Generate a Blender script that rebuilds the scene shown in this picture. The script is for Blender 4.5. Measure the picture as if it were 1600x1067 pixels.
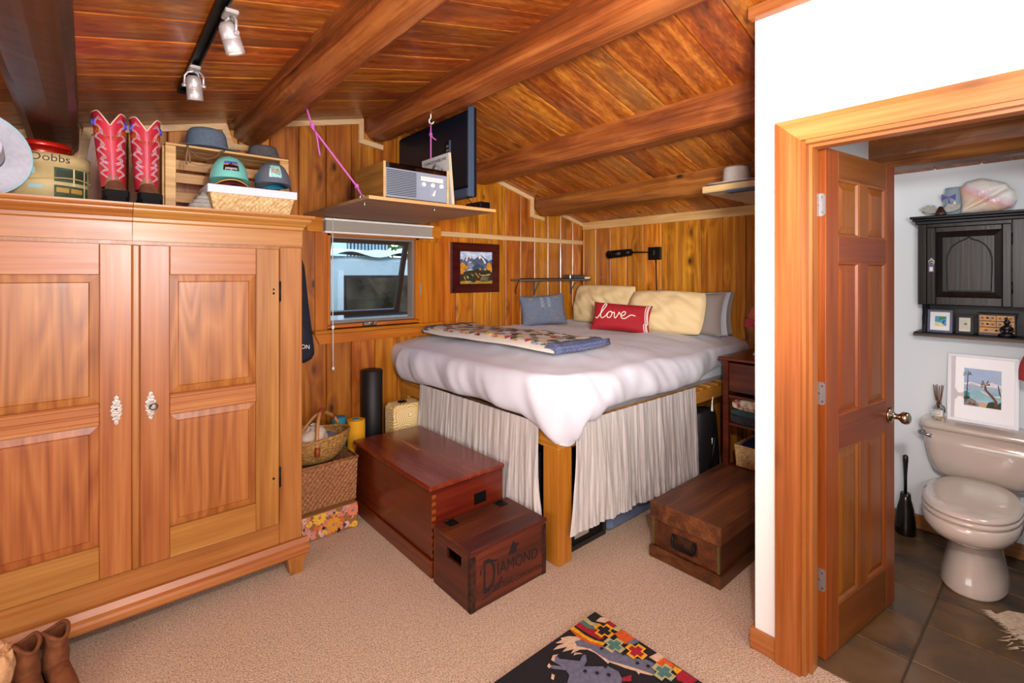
import bpy, bmesh, math, random
from mathutils import Vector, Matrix, noise, geometry
random.seed(7)
for o in list(bpy.data.objects): bpy.data.objects.remove(o, do_unlink=True)
C = bpy.context.scene.collection
PI = math.pi

# ------------------------------------------------------------------ camera
cd = bpy.data.cameras.new('camera'); cam = bpy.data.objects.new('camera', cd); C.objects.link(cam)
cd.sensor_width = 36.0; cd.lens = 765.0/1600.0*36.0; cd.shift_y = -103.5/1600.0; cd.clip_start = 0.02
AX = math.atan2(765, 880)                     # bearing of the window wall against the view
cam.location = (0, 0, 1.53); cam.rotation_euler = (PI/2, 0, -AX)
bpy.context.scene.camera = cam

# ------------------------------------------------------------------ light
sc = bpy.context.scene
sc.view_settings.view_transform = 'Standard'; sc.view_settings.look = 'None'
sc.view_settings.gamma = 1.0; sc.view_settings.use_curve_mapping = False
sc.view_settings.exposure = 0.14
w = bpy.data.worlds.new('sky'); sc.world = w; w.use_nodes = True
wn = w.node_tree; bg = wn.nodes['Background']
sky = wn.nodes.new('ShaderNodeTexSky'); sky.sky_type = 'NISHITA'
sky.sun_disc = False; sky.sun_elevation = math.radians(48); sky.sun_rotation = math.radians(200)
wn.links.new(sky.outputs[0], bg.inputs[0]); bg.inputs[1].default_value = 0.8

def lamp(name, kind, loc, energy, col=(1, 1, 1), size=0.1, size_y=None, rot=(0, 0, 0)):
    l = bpy.data.lights.new(name, kind); l.energy = energy; l.color = col
    if kind == 'AREA':
        l.shape = 'RECTANGLE'; l.size = size; l.size_y = size_y or size
    elif kind in ('POINT', 'SPOT'): l.shadow_soft_size = size
    o = bpy.data.objects.new(name, l); C.objects.link(o); o.location = loc; o.rotation_euler = rot
    return o
# photographer's flash held just above the camera, and added fill lamps out of view
lamp('camera_flash', 'POINT', (0.28, 0.0, 1.95), 105, (1.0, 0.98, 0.97), 0.045)
lamp('rear_fill', 'AREA', (0.2, -2.3, 1.45), 60, (0.96, 0.98, 1.0), 2.6, 1.4, (PI/2, 0, 0))  # added soft fill behind the camera; the rear wall has no window
lamp('side_fill', 'AREA', (-2.05, 0.6, 1.2), 34, (0.96, 0.98, 1.0), 2.6, 1.0, (PI/2, 0, -PI/2))  # added soft fill in front of the windowless eave wall
lamp('ceiling_fill', 'AREA', (0.25, -0.3, 1.62), 58, (1.0, 0.98, 0.96), .5, .5, tuple(Vector((1.0, 1.15, 1.5)).to_track_quat('-Z', 'Y').to_euler()))  # added fill aimed up and forward to brighten ceiling and beams
fs = lamp('far_fill_spot', 'SPOT', (0.2, -0.25, 1.75), 420, (1.0, 0.98, 0.96), .12, None, tuple(Vector((3.6, 3.1, .12)).to_track_quat('-Z', 'Y').to_euler()))  # added spot that lifts the far bed corner and pillow wall
fs.data.spot_size = math.radians(52); fs.data.spot_blend = 1.0
lamp('bath_fill', 'AREA', (2.95, -.55, 2.26), 8, (0.86, 0.94, 1.0), .5, .5, (0, 0, 0))  # added unseen fill standing in for bluish daylight in the bathroom

# ------------------------------------------------------------------ helpers
def lin(h):
    h = h.lstrip('#'); v = [int(h[i:i+2], 16)/255 for i in (0, 2, 4)]
    return tuple((x/12.92 if x <= .04045 else ((x+.055)/1.055)**2.4) for x in v)+(1.0,)
def N(x, y, z=0.0): return noise.noise(Vector((x, y, z)))

class MB:
    def __init__(s): s.v = []; s.f = []; s.m = []; s.sm = []
    def add(s, vs, fs, mi=0, smooth=False):
        b = len(s.v); s.v += [tuple(p) for p in vs]
        for f in fs: s.f.append([b+i for i in f]); s.m.append(mi); s.sm.append(smooth)
        return s
    def box(s, x0, x1, y0, y1, z0, z1, b=0.0, mi=0):
        if x0 > x1: x0, x1 = x1, x0
        if y0 > y1: y0, y1 = y1, y0
        if z0 > z1: z0, z1 = z1, z0
        if b <= 0:
            return s.add([(x0,y0,z0),(x1,y0,z0),(x1,y1,z0),(x0,y1,z0),(x0,y0,z1),(x1,y0,z1),(x1,y1,z1),(x0,y1,z1)],
                  [(0,3,2,1),(4,5,6,7),(0,1,5,4),(1,2,6,5),(2,3,7,6),(3,0,4,7)], mi)
        b = min(b, (x1-x0)*.45, (y1-y0)*.45, (z1-z0)*.45)
        vs = []; idx = {}
        for i, X in enumerate((x0, x1)):
            for j, Y in enumerate((y0, y1)):
                for k, Z in enumerate((z0, z1)):
                    sx, sy, sz = (1 if i == 0 else -1), (1 if j == 0 else -1), (1 if k == 0 else -1)
                    idx[i,j,k] = len(vs)
                    vs += [(X, Y+sy*b, Z+sz*b), (X+sx*b, Y, Z+sz*b), (X+sx*b, Y+sy*b, Z)]
        F = []
        q = lambda i,j,k,a: idx[i,j,k]+a
        F += [(q(0,0,0,0),q(0,0,1,0),q(0,1,1,0),q(0,1,0,0)), (q(1,0,0,0),q(1,1,0,0),q(1,1,1,0),q(1,0,1,0)),
              (q(0,0,0,1),q(1,0,0,1),q(1,0,1,1),q(0,0,1,1)), (q(0,1,0,1),q(0,1,1,1),q(1,1,1,1),q(1,1,0,1)),
              (q(0,0,0,2),q(0,1,0,2),q(1,1,0,2),q(1,0,0,2)), (q(0,0,1,2),q(1,0,1,2),q(1,1,1,2),q(0,1,1,2))]
        for i in (0,1):
            for j in (0,1): F.append((q(i,j,0,0),q(i,j,0,1),q(i,j,1,1),q(i,j,1,0)))
            for k in (0,1): F.append((q(i,0,k,0),q(i,0,k,2),q(i,1,k,2),q(i,1,k,0)))
        for j in (0,1):
            for k in (0,1): F.append((q(0,j,k,1),q(0,j,k,2),q(1,j,k,2),q(1,j,k,1)))
        for i in (0,1):
            for j in (0,1):
                for k in (0,1): F.append((q(i,j,k,0),q(i,j,k,1),q(i,j,k,2)))
        return s.add(vs, F, mi)
    def grid(s, fn, nu, nv, cu=False, cv=False, mi=0, smooth=True):
        vs = []; U = nu if cu else nu+1; V = nv if cv else nv+1
        for i in range(U):
            for j in range(V): vs.append(fn(i/nu, j/nv))
        fs = []
        for i in range(nu):
            for j in range(nv):
                a = (i % U)*V+j % V; b = ((i+1) % U)*V+j % V; c = ((i+1) % U)*V+(j+1) % V; d = (i % U)*V+(j+1) % V
                fs.append((a, b, c, d))
        return s.add(vs, fs, mi, smooth)
    def lathe(s, c, prof, n=24, mi=0, smooth=True, caps=True, M=None):
        vs = []; M = M or Matrix.Identity(3)
        for r, z in prof:
            for k in range(n):
                a = 2*PI*k/n; p = M @ Vector((r*math.cos(a), r*math.sin(a), z)); vs.append((c[0]+p.x, c[1]+p.y, c[2]+p.z))
        fs = []
        for i in range(len(prof)-1):
            for k in range(n): fs.append((i*n+k, i*n+(k+1) % n, (i+1)*n+(k+1) % n, (i+1)*n+k))
        s.add(vs, fs, mi, smooth)
        if caps:
            b = len(s.v)-len(vs)
            s.f.append([b+k for k in range(n)][::-1]); s.m.append(mi); s.sm.append(False)
            s.f.append([b+(len(prof)-1)*n+k for k in range(n)]); s.m.append(mi); s.sm.append(False)
        return s
    def cyl(s, p0, p1, r0, r1=None, n=12, mi=0, smooth=True, caps=True):
        p0 = Vector(p0); p1 = Vector(p1); d = p1-p0
        M = d.to_track_quat('Z', 'Y').to_matrix()
        return s.lathe(p0, [(r0, 0), (r0 if r1 is None else r1, d.length)], n, mi, smooth, caps, M)
    def tube(s, pts, r, n=6, mi=0, closed=False, caps=True):
        P = [Vector(p) for p in pts]; L = len(P); vs = []
        up = None
        for i, p in enumerate(P):
            a = P[i-1] if (i > 0 or closed) else P[i]; b = P[(i+1) % L] if (i < L-1 or closed) else P[i]
            t = (b-a).normalized()
            if up is None:
                up = Vector((0, 0, 1)) if abs(t.z) < .9 else Vector((1, 0, 0))
            x = up.cross(t)
            if x.length < 1e-6: x = Vector((1, 0, 0)).cross(t)
            x.normalize(); y = t.cross(x); up = y
            rr = r[i] if isinstance(r, (list, tuple)) else r
            for k in range(n):
                q = p+x*math.cos(2*PI*k/n)*rr+y*math.sin(2*PI*k/n)*rr; vs.append(q)
        fs = []
        for i in range(L if closed else L-1):
            j = (i+1) % L
            for k in range(n): fs.append((i*n+k, i*n+(k+1) % n, j*n+(k+1) % n, j*n+k))
        s.add(vs, fs, mi, True)
        if caps and not closed:
            b = len(s.v)-len(vs)
            s.f.append([b+k for k in range(n)][::-1]); s.m.append(mi); s.sm.append(False)
            s.f.append([b+(L-1)*n+k for k in range(n)]); s.m.append(mi); s.sm.append(False)
        return s
    def prism(s, poly, fn, d0, d1, mi=0, smooth=False):
        """poly 2D; fn(u,v,d) -> 3D; extruded from d0 to d1"""
        n = len(poly)
        vs = [fn(u, v, d0) for u, v in poly]+[fn(u, v, d1) for u, v in poly]
        tri = geometry.tessellate_polygon([[Vector((u, v, 0)) for u, v in poly]])
        fs = [tuple(t) for t in tri]+[tuple(n+i for i in t)[::-1] for t in tri]
        s.add(vs, fs, mi, False)
        b = len(s.v)-2*n
        for i in range(n):
            j = (i+1) % n
            s.f.append([b+i, b+j, b+n+j, b+n+i]); s.m.append(mi); s.sm.append(smooth)
        return s
    def loft(s, rings, mi=0, smooth=True, cap0=True, cap1=True):
        n = len(rings[0]); vs = [p for r in rings for p in r]; fs = []
        for i in range(len(rings)-1):
            for k in range(n): fs.append((i*n+k, i*n+(k+1) % n, (i+1)*n+(k+1) % n, (i+1)*n+k))
        s.add(vs, fs, mi, smooth); b = len(s.v)-len(vs)
        if cap0: s.f.append([b+k for k in range(n)][::-1]); s.m.append(mi); s.sm.append(smooth)
        if cap1: s.f.append([b+(len(rings)-1)*n+k for k in range(n)]); s.m.append(mi); s.sm.append(smooth)
        return s
    def xf(s, M, start=0):
        for i in range(start, len(s.v)): s.v[i] = tuple(M @ Vector(s.v[i]))
        return s

def chain(o):
    L = Vector((0, 0, 0))
    while o is not None: L += o.location; o = o.parent
    return L
def setp(o, label=None, cat=None, group=None, kind=None):
    if label: o['label'] = label
    if cat: o['category'] = cat
    if group: o['group'] = group
    if kind: o['kind'] = kind
    return o
def obj(name, mb, mat, parent=None, local=False, label=None, cat=None, group=None, kind=None, origin=None):
    me = bpy.data.meshes.new(name)
    off = Vector((0, 0, 0))
    if parent is not None and not local: off = chain(parent)
    loc = Vector((0, 0, 0))
    if origin is not None: loc = Vector(origin)-off
    sh = off+loc
    me.from_pydata([tuple(Vector(p)-sh) for p in mb.v], [], mb.f)
    mats = mat if isinstance(mat, (list, tuple)) else [mat]
    for m in mats: me.materials.append(m)
    me.polygons.foreach_set('material_index', mb.m); me.polygons.foreach_set('use_smooth', mb.sm)
    bm = bmesh.new(); bm.from_mesh(me); bmesh.ops.recalc_face_normals(bm, faces=bm.faces); bm.to_mesh(me); bm.free()
    me.update()
    o = bpy.data.objects.new(name, me); C.objects.link(o); o.location = loc
    if parent is not None: o.parent = parent
    return setp(o, label, cat, group, kind)
def thing(name, label, cat, loc, rz=0.0, group=None, kind=None):
    o = bpy.data.objects.new(name, None); C.objects.link(o); o.location = loc; o.rotation_euler = (0, 0, rz)
    o.empty_display_size = .05
    return setp(o, label, cat, group, kind)
def inst(name, src, parent, loc, rot=None, scale=None):
    o = src.copy(); C.objects.link(o); o.name = name; o.location = loc
    if parent is not None: o.parent = parent
    if rot: o.rotation_euler = rot
    if scale: o.scale = scale
    return o
def text_mesh(txt, size, extr=.0006, align='CENTER', shear=0, space=1.0):
    cu = bpy.data.curves.new('txt', 'FONT'); cu.body = txt; cu.size = size; cu.extrude = extr; cu.align_x = align
    cu.shear = shear; cu.space_character = space; cu.resolution_u = 3
    t = bpy.data.objects.new('txt', cu); C.objects.link(t)
    dg = bpy.context.evaluated_depsgraph_get()
    me = bpy.data.meshes.new_from_object(t.evaluated_get(dg))
    mb = MB(); mb.add([tuple(v.co) for v in me.vertices], [tuple(p.vertices) for p in me.polygons])
    bpy.data.objects.remove(t); bpy.data.curves.remove(cu); bpy.data.meshes.remove(me)
    return mb

# ------------------------------------------------------------------ materials
def nt(name):
    m = bpy.data.materials.new(name); m.use_nodes = True
    t = m.node_tree; b = t.nodes['Principled BSDF']; return m, t, b
def nd(t, typ, **k):
    n = t.nodes.new(typ)
    for a, v in k.items(): setattr(n, a, v)
    return n
def mth(t, op, a, b=None, clamp=False):
    n = t.nodes.new('ShaderNodeMath'); n.operation = op; n.use_clamp = clamp
    for i, v in enumerate((a, b)):
        if v is None: continue
        if isinstance(v, (int, float)): n.inputs[i].default_value = v
        else: t.links.new(v, n.inputs[i])
    return n.outputs[0]
def mixc(t, fac, a, b, mode='MIX'):
    n = t.nodes.new('ShaderNodeMix'); n.data_type = 'RGBA'; n.blend_type = mode
    for i, v in ((0, fac), (6, a), (7, b)):
        if isinstance(v, (int, float)): n.inputs[i].default_value = v
        elif isinstance(v, tuple): n.inputs[i].default_value = v
        else: t.links.new(v, n.inputs[i])
    return n.outputs[2]
def ramp(t, fac, stops):
    n = t.nodes.new('ShaderNodeValToRGB'); t.links.new(fac, n.inputs[0]); e = n.color_ramp.elements
    while len(e) < len(stops): e.new(.5)
    for i, (p, c) in enumerate(stops): e[i].position = p; e[i].color = c
    return n.outputs[0]
def coords(t, scale, rnd=True, out='Object'):
    tc = nd(t, 'ShaderNodeTexCoord'); src = tc.outputs[out]
    if rnd:
        oi = nd(t, 'ShaderNodeObjectInfo')
        cb = nd(t, 'ShaderNodeCombineXYZ')
        a = mth(t, 'MULTIPLY', oi.outputs['Random'], 37.0)
        b = mth(t, 'MULTIPLY', oi.outputs['Random'], 71.0)
        t.links.new(a, cb.inputs[0]); t.links.new(b, cb.inputs[1]); t.links.new(a, cb.inputs[2])
        ad = nd(t, 'ShaderNodeVectorMath', operation='ADD'); t.links.new(src, ad.inputs[0]); t.links.new(cb.outputs[0], ad.inputs[1]); src = ad.outputs[0]
    mp = nd(t, 'ShaderNodeMapping'); mp.inputs['Scale'].default_value = scale; t.links.new(src, mp.inputs[0])
    return mp.outputs[0]
def wood(name, dark, mid, light, axis='Z', rough=.38, knots=.5, ring=7.0, bump=.12, vary=.25, worn=None, spec=.5, flame=3.0, knotcol=None, coat=0.0, kscale=1.0, rw=.13, flat=None):
    m, t, b = nt(name); L = t.links
    al = {'X': 0, 'Y': 1, 'Z': 2}[axis]
    def sc3(ac, lg, fl=False):
        v = [ac, ac, ac]; v[al] = lg
        if fl and flat: v[{'X': 0, 'Y': 1, 'Z': 2}[flat]] = 0.0
        return tuple(v)
    n1 = nd(t, 'ShaderNodeTexNoise'); n1.inputs['Scale'].default_value = 5.0; n1.inputs['Detail'].default_value = 2; L.new(coords(t, sc3(1, .1, True)), n1.inputs[0])
    kf = None; src = n1.outputs[0]
    if knots > 0:
        vo = nd(t, 'ShaderNodeTexVoronoi'); vo.inputs['Scale'].default_value = 6.5*kscale; vo.inputs['Randomness'].default_value = 1.0
        L.new(coords(t, sc3(1, .5, True)), vo.inputs[0])
        sep = nd(t, 'ShaderNodeSeparateColor'); L.new(vo.outputs['Color'], sep.inputs[0])
        on = mth(t, 'GREATER_THAN', sep.outputs[0], 1-knots)
        kf = mth(t, 'MULTIPLY', ramp(t, vo.outputs['Distance'], [(.07, (1, 1, 1, 1)), (.11, (.5, .5, .5, 1)), (.17, (.16, .16, .16, 1)), (.3, (0, 0, 0, 1))]), on)
        halo = mth(t, 'MULTIPLY', ramp(t, vo.outputs['Distance'], [(.0, (1, 1, 1, 1)), (.42, (0, 0, 0, 1))]), on)
        src = mth(t, 'ADD', src, mth(t, 'MULTIPLY', halo, .17))
    # growth rings : contour lines of a stretched noise, bending round the knots
    rr = mth(t, 'FRACT', mth(t, 'MULTIPLY', src, ring*flame*.45))
    rr = mth(t, 'ABSOLUTE', mth(t, 'SUBTRACT', mth(t, 'MULTIPLY', rr, 2.0), 1.0))
    n2 = nd(t, 'ShaderNodeTexNoise'); n2.inputs['Scale'].default_value = 90.0; n2.inputs['Detail'].default_value = 4; L.new(coords(t, sc3(1, .025)), n2.inputs[0])
    n5 = nd(t, 'ShaderNodeTexNoise'); n5.inputs['Scale'].default_value = 26.0; n5.inputs['Detail'].default_value = 4; L.new(coords(t, sc3(1, .04)), n5.inputs[0])
    n3 = nd(t, 'ShaderNodeTexNoise'); n3.inputs['Scale'].default_value = 3.0; n3.inputs['Detail'].default_value = 5; L.new(coords(t, sc3(1, .25)), n3.inputs[0])
    f = mth(t, 'ADD', mth(t, 'MULTIPLY', rr, rw), mth(t, 'MULTIPLY', n2.outputs[0], .34))
    f = mth(t, 'ADD', f, mth(t, 'MULTIPLY', n5.outputs[0], .3))
    f = mth(t, 'ADD', f, mth(t, 'MULTIPLY', n3.outputs[0], .26))
    mm = rw*.5+.45
    col = ramp(t, f, [(mm-.19, dark), (mm, mid), (mm+.19, light)])
    if worn:
        n4 = nd(t, 'ShaderNodeTexNoise'); n4.inputs['Scale'].default_value = 4.0; n4.inputs['Detail'].default_value = 8; n4.inputs['Roughness'].default_value = .7
        L.new(coords(t, sc3(1.2, .22)), n4.inputs[0])
        wf = ramp(t, n4.outputs[0], [(.5, (0, 0, 0, 1)), (.66, (1, 1, 1, 1))])
        col = mixc(t, mth(t, 'MULTIPLY', wf, worn[1]), col, worn[0])
    if kf is not None:
        col = mixc(t, mth(t, 'MULTIPLY', kf, .92), col, knotcol or tuple([dark[i]*.25 for i in range(3)]+[1]))
    oi = nd(t, 'ShaderNodeObjectInfo')
    hs = nd(t, 'ShaderNodeHueSaturation'); L.new(col, hs.inputs['Color'])
    v = mth(t, 'ADD', mth(t, 'MULTIPLY', oi.outputs['Random'], vary*2), 1-vary); L.new(v, hs.inputs['Value'])
    L.new(mth(t, 'ADD', mth(t, 'MULTIPLY', mth(t, 'FRACT', mth(t, 'MULTIPLY', oi.outputs['Random'], 17.3)), .018), .491), hs.inputs['Hue'])
    L.new(hs.outputs[0], b.inputs['Base Color'])
    b.inputs['Specular IOR Level'].default_value = spec
    b.inputs['Coat Weight'].default_value = coat; b.inputs['Coat Roughness'].default_value = .15
    L.new(mth(t, 'ADD', mth(t, 'MULTIPLY', n5.outputs[0], .2), rough-.1), b.inputs['Roughness'])
    bp = nd(t, 'ShaderNodeBump'); bp.inputs['Strength'].default_value = bump; bp.inputs['Distance'].default_value = .004
    L.new(f, bp.inputs['Height']); L.new(bp.outputs[0], b.inputs['Normal'])
    return m
def plain(name, col, rough=.5, metal=0, spec=.5, var=0.0, vs=8.0, bump=0.0, bs=60.0, trans=0, alpha=1, coat=0, emit=None, es=0, sheen=0, var2=None, stretch=(1, 1, 1), detail=4):
    m, t, b = nt(name); L = t.links; col = lin(col) if isinstance(col, str) else col
    b.inputs['Base Color'].default_value = col
    b.inputs['Roughness'].default_value = rough; b.inputs['Metallic'].default_value = metal; b.inputs['Specular IOR Level'].default_value = spec
    b.inputs['Coat Weight'].default_value = coat; b.inputs['Transmission Weight'].default_value = trans; b.inputs['Alpha'].default_value = alpha
    b.inputs['Sheen Weight'].default_value = sheen
    if var > 0 or var2:
        n = nd(t, 'ShaderNodeTexNoise'); n.inputs['Scale'].default_value = vs; n.inputs['Detail'].default_value = detail; L.new(coords(t, stretch), n.inputs[0])
        c2 = (lin(var2) if isinstance(var2, str) else var2) if var2 else tuple([max(0, col[i]*(1-var)) for i in range(3)]+[1])
        c = ramp(t, n.outputs[0], [(.38, c2), (.62, col)]); L.new(c, b.inputs['Base Color'])
    if bump > 0:
        n = nd(t, 'ShaderNodeTexNoise'); n.inputs['Scale'].default_value = bs; n.inputs['Detail'].default_value = 4; L.new(coords(t, stretch), n.inputs[0])
        bp = nd(t, 'ShaderNodeBump'); bp.inputs['Strength'].default_value = bump; bp.inputs['Distance'].default_value = .006; L.new(n.outputs[0], bp.inputs['Height']); L.new(bp.outputs[0], b.inputs['Normal'])
    if emit: b.inputs['Emission Color'].default_value = lin(emit); b.inputs['Emission Strength'].default_value = es
    return m
M = {}
M['wall'] = wood('amber_pine_plank', lin('#6e3408'), lin('#ad6212'), lin('#d48e2a'), 'Z', .34, .75, 5, .15, .2, worn=(lin('#8a4a14'), .45), coat=.15, flat='Y')
M['wallb'] = wood('amber_pine_plank_headboard', lin('#6e3608'), lin('#b06a16'), lin('#d6942e'), 'Z', .34, .8, 5, .15, .16, worn=(lin('#8e5014'), .4), coat=.15, flat='X')
M['wallx'] = wood('amber_pine_trim', lin('#8a4408'), lin('#b8660f'), lin('#cf8020'), 'X', .35, .1, 5, .1, .06, flat='Y')
M['wallz'] = wood('amber_pine_trim_upright', lin('#8a4408'), lin('#b8660f'), lin('#cf8020'), 'Z', .35, .1, 5, .1, .06, flat='Y')
M['ceil'] = wood('ceiling_board_wood', lin('#4e2006'), lin('#9c4e12'), lin('#d08430'), 'X', .36, .4, 5, .2, .2, worn=(lin('#7c5030'), .65), coat=.25, flat='Z')
M['beam'] = wood('log_beam_wood', lin('#46200a'), lin('#844618'), lin('#aa6a30'), 'Y', .42, .4, 4, .6, .08, worn=(lin('#60341c'), .6), flat='X')
M['beamdark'] = wood('dark_beam_wood', lin('#200c06'), lin('#3c1a0c'), lin('#562814'), 'Y', .45, .2, 4, .3, .1)
M['palepine'] = wood('pale_pine_strip', lin('#b58a58'), lin('#d0a878'), lin('#dcbc90'), 'X', .5, .1, 4, .1, .08)
M['palepiney'] = wood('pale_pine_strip_across', lin('#a87a48'), lin('#c49660'), lin('#d4ac78'), 'Y', .5, .1, 4, .1, .08)
M['casez'] = wood('fir_casing_upright', lin('#743a12'), lin('#985420'), lin('#ae6e38'), 'Z', .4, .14, 3, .1, .04, flat='X', kscale=.8, rw=.06)
M['casey'] = wood('fir_casing_level', lin('#7c4018'), lin('#a26430'), lin('#b67e48'), 'Y', .4, .14, 3, .1, .04, flat='X', kscale=.8, rw=.06)
M['doorz'] = wood('fir_door_upright', lin('#5c2a08'), lin('#80400c'), lin('#965414'), 'Z', .36, 0, 3, .05, .06, coat=.06, rw=.05)
M['doorx'] = wood('fir_door_level', lin('#542408'), lin('#72360a'), lin('#884a12'), 'X', .36, 0, 3, .05, .06, coat=.06, rw=.05)
M['armz'] = wood('honey_pine_upright', lin('#7e4416'), lin('#9e622c'), lin('#b27c42'), 'Z', .36, .1, 3, .08, .05, flame=4, knotcol=lin('#6a3010'), flat='Y', rw=.08)
M['armx'] = wood('honey_pine_level', lin('#7e4416'), lin('#9e622c'), lin('#b27c42'), 'X', .36, .1, 3, .08, .05, flame=4, knotcol=lin('#6a3010'), flat='Y', rw=.08)
M['armp'] = wood('honey_pine_panel', lin('#743c14'), lin('#985a26'), lin('#ae7238'), 'Z', .36, .07, 6, .1, .04, flame=5, knotcol=lin('#5e280c'), rw=.17, flat='Y', kscale=.6)
M['chest'] = wood('red_chest_wood', lin('#451404'), lin('#66240c'), lin('#7a3414'), 'X', .3, .04, 4, .08, .05, coat=.2)
M['chesty'] = wood('red_chest_wood_side', lin('#451404'), lin('#5e200a'), lin('#702c10'), 'Y', .3, .04, 4, .08, .05, coat=.2)
M['crate'] = wood('dark_crate_wood', lin('#200a04'), lin('#521e0c'), lin('#763414'), 'X', .48, .08, 4, .2, .12, worn=(lin('#34120a'), .6))
M['tool'] = wood('brown_chest_wood', lin('#301404'), lin('#5c2e10'), lin('#764418'), 'X', .4, .08, 4, .2, .1, worn=(lin('#2a1206'), .6))
M['bedz'] = wood('bed_post_wood', lin('#8c5010'), lin('#b07020'), lin('#c08234'), 'Z', .36, .04, 4, .06, .04)
M['bedx'] = wood('bed_rail_wood', lin('#8a5014'), lin('#b8782a'), lin('#cc9040'), 'X', .36, .04, 4, .06, .04)
M['bedy'] = wood('bed_rail_wood_across', lin('#8a5014'), lin('#b8782a'), lin('#cc9040'), 'Y', .36, .04, 4, .06, .04)
M['night'] = wood('mahogany_wood', lin('#32100a'), lin('#5c2212'), lin('#74301a'), 'Y', .32, 0, 4, .06, .06, coat=.2)
M['ply'] = wood('shelf_plywood', lin('#7a543a'), lin('#9a7254'), lin('#b08a68'), 'X', .6, .0, 4, .1, .03)
M['plyedge'] = wood('shelf_pale_edge', lin('#b88448'), lin('#d4a468'), lin('#e0b880'), 'X', .5, 0, 3, .05, .03)
M['cabw'] = wood('black_brown_cabinet_wood', lin('#050303'), lin('#150e0b'), lin('#241914'), 'Z', .34, 0, 4, .3, .1, worn=(lin('#2a1a14'), .5), spec=.3)
M['cabdark'] = wood('ebony_shelf_wood', lin('#040404'), lin('#0a0a0c'), lin('#121317'), 'Y', .4, 0, 4, .2, .1, spec=.3)
M['slat'] = wood('crate_slat_pine', lin('#a06a34'), lin('#cc9a5e'), lin('#e0b880'), 'X', .55, .1, 4, .15, .1, worn=(lin('#8a6a4a'), .4))
M['radiowood'] = wood('radio_veneer', lin('#6a4418'), lin('#8c6024'), lin('#a4763a'), 'Y', .45, 0, 6, .03, .02)
M['plaster'] = plain('white_plaster', '#efede8', .75, bump=.04, bs=90)
M['bathpaint'] = plain('bath_white_paint', '#e6e9ec', .7, bump=.03, bs=90)
M['rearpaint'] = plain('rear_room_paint', '#d8c8b4', .8)
M['gap'] = plain('plank_gap_shadow', '#3a1c08', .9)
M['white'] = plain('white_gloss', '#f2f0ec', .35)
M['black'] = plain('black_plastic', '#060607', .45, spec=.25)
M['blackm'] = plain('black_iron', '#0a0a0b', .5, .3, spec=.3)
M['chrome'] = plain('brushed_nickel', '#b8b4ae', .22, 1.0)
M['steel'] = plain('grey_hinge_steel', '#a8aab0', .4, .8)
M['silver'] = plain('silver_paint', '#b4acac', .38, .55)
M['duvet'] = plain('white_cotton', '#cdccd6', .85, bump=.05, bs=25, sheen=.1)
M['sheet'] = plain('white_sheet', '#c9cdd6', .85)
M['tan'] = plain('tan_cotton', '#dcc190', .85, bump=.06, bs=20)
M['taupe'] = plain('taupe_cotton', '#8c8078', .85, bump=.06, bs=20)
M['redcloth'] = plain('red_canvas', '#9c0c1c', .8, bump=.1, bs=300)
M['bluecloth'] = plain('slate_blue_linen', '#6c7488', .9, var=.3, vs=120, bump=.2, bs=250)
M['skirt'] = plain('pale_linen_skirt', '#c9c2be', .9, var=.16, vs=30, bump=.3, bs=90, stretch=(1, 1, .12))
def carpet():
    m, t, b = nt('beige_loop_carpet'); L = t.links
    co = coords(t, (1, 1, 1), False)
    vo = nd(t, 'ShaderNodeTexVoronoi'); vo.inputs['Scale'].default_value = 230; L.new(co, vo.inputs[0])
    n = nd(t, 'ShaderNodeTexNoise'); n.inputs['Scale'].default_value = 150; n.inputs['Detail'].default_value = 6; L.new(co, n.inputs[0])
    c = ramp(t, n.outputs[0], [(.3, lin('#a88a72')), (.5, lin('#deC2a8')), (.7, lin('#eedac6'))])
    c = mixc(t, ramp(t, vo.outputs['Distance'], [(.35, (0, 0, 0, 1)), (.85, (.45, .45, .45, 1))]), c, lin('#8e6e56'))
    L.new(c, b.inputs['Base Color']); b.inputs['Roughness'].default_value = .95; b.inputs['Specular IOR Level'].default_value = .1
    bp = nd(t, 'ShaderNodeBump'); bp.inputs['Strength'].default_value = .8; bp.inputs['Distance'].default_value = .006; bp.invert = True
    L.new(vo.outputs['Distance'], bp.inputs['Height']); L.new(bp.outputs[0], b.inputs['Normal'])
    return m
M['carpet'] = carpet()
def slate():
    m, t, b = nt('brown_slate_tile'); L = t.links
    co = coords(t, (1, 1, 1), True)
    n = nd(t, 'ShaderNodeTexNoise'); n.inputs['Scale'].default_value = 3.0; n.inputs['Detail'].default_value = 8; n.inputs['Roughness'].default_value = .62; n.inputs['Distortion'].default_value = .8; L.new(co, n.inputs[0])
    c = ramp(t, n.outputs[0], [(.3, lin('#2e241c')), (.44, lin('#4e3a26')), (.55, lin('#6a4a24')), (.7, lin('#76604a'))])
    oi = nd(t, 'ShaderNodeObjectInfo'); c = mixc(t, mth(t, 'MULTIPLY', oi.outputs['Random'], .6), c, lin('#6a5a48'))
    L.new(c, b.inputs['Base Color']); b.inputs['Roughness'].default_value = .38
    bp = nd(t, 'ShaderNodeBump'); bp.inputs['Strength'].default_value = .4; bp.inputs['Distance'].default_value = .006; L.new(n.outputs[0], bp.inputs['Height']); L.new(bp.outputs[0], b.inputs['Normal'])
    return m
M['slate'] = slate()
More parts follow.
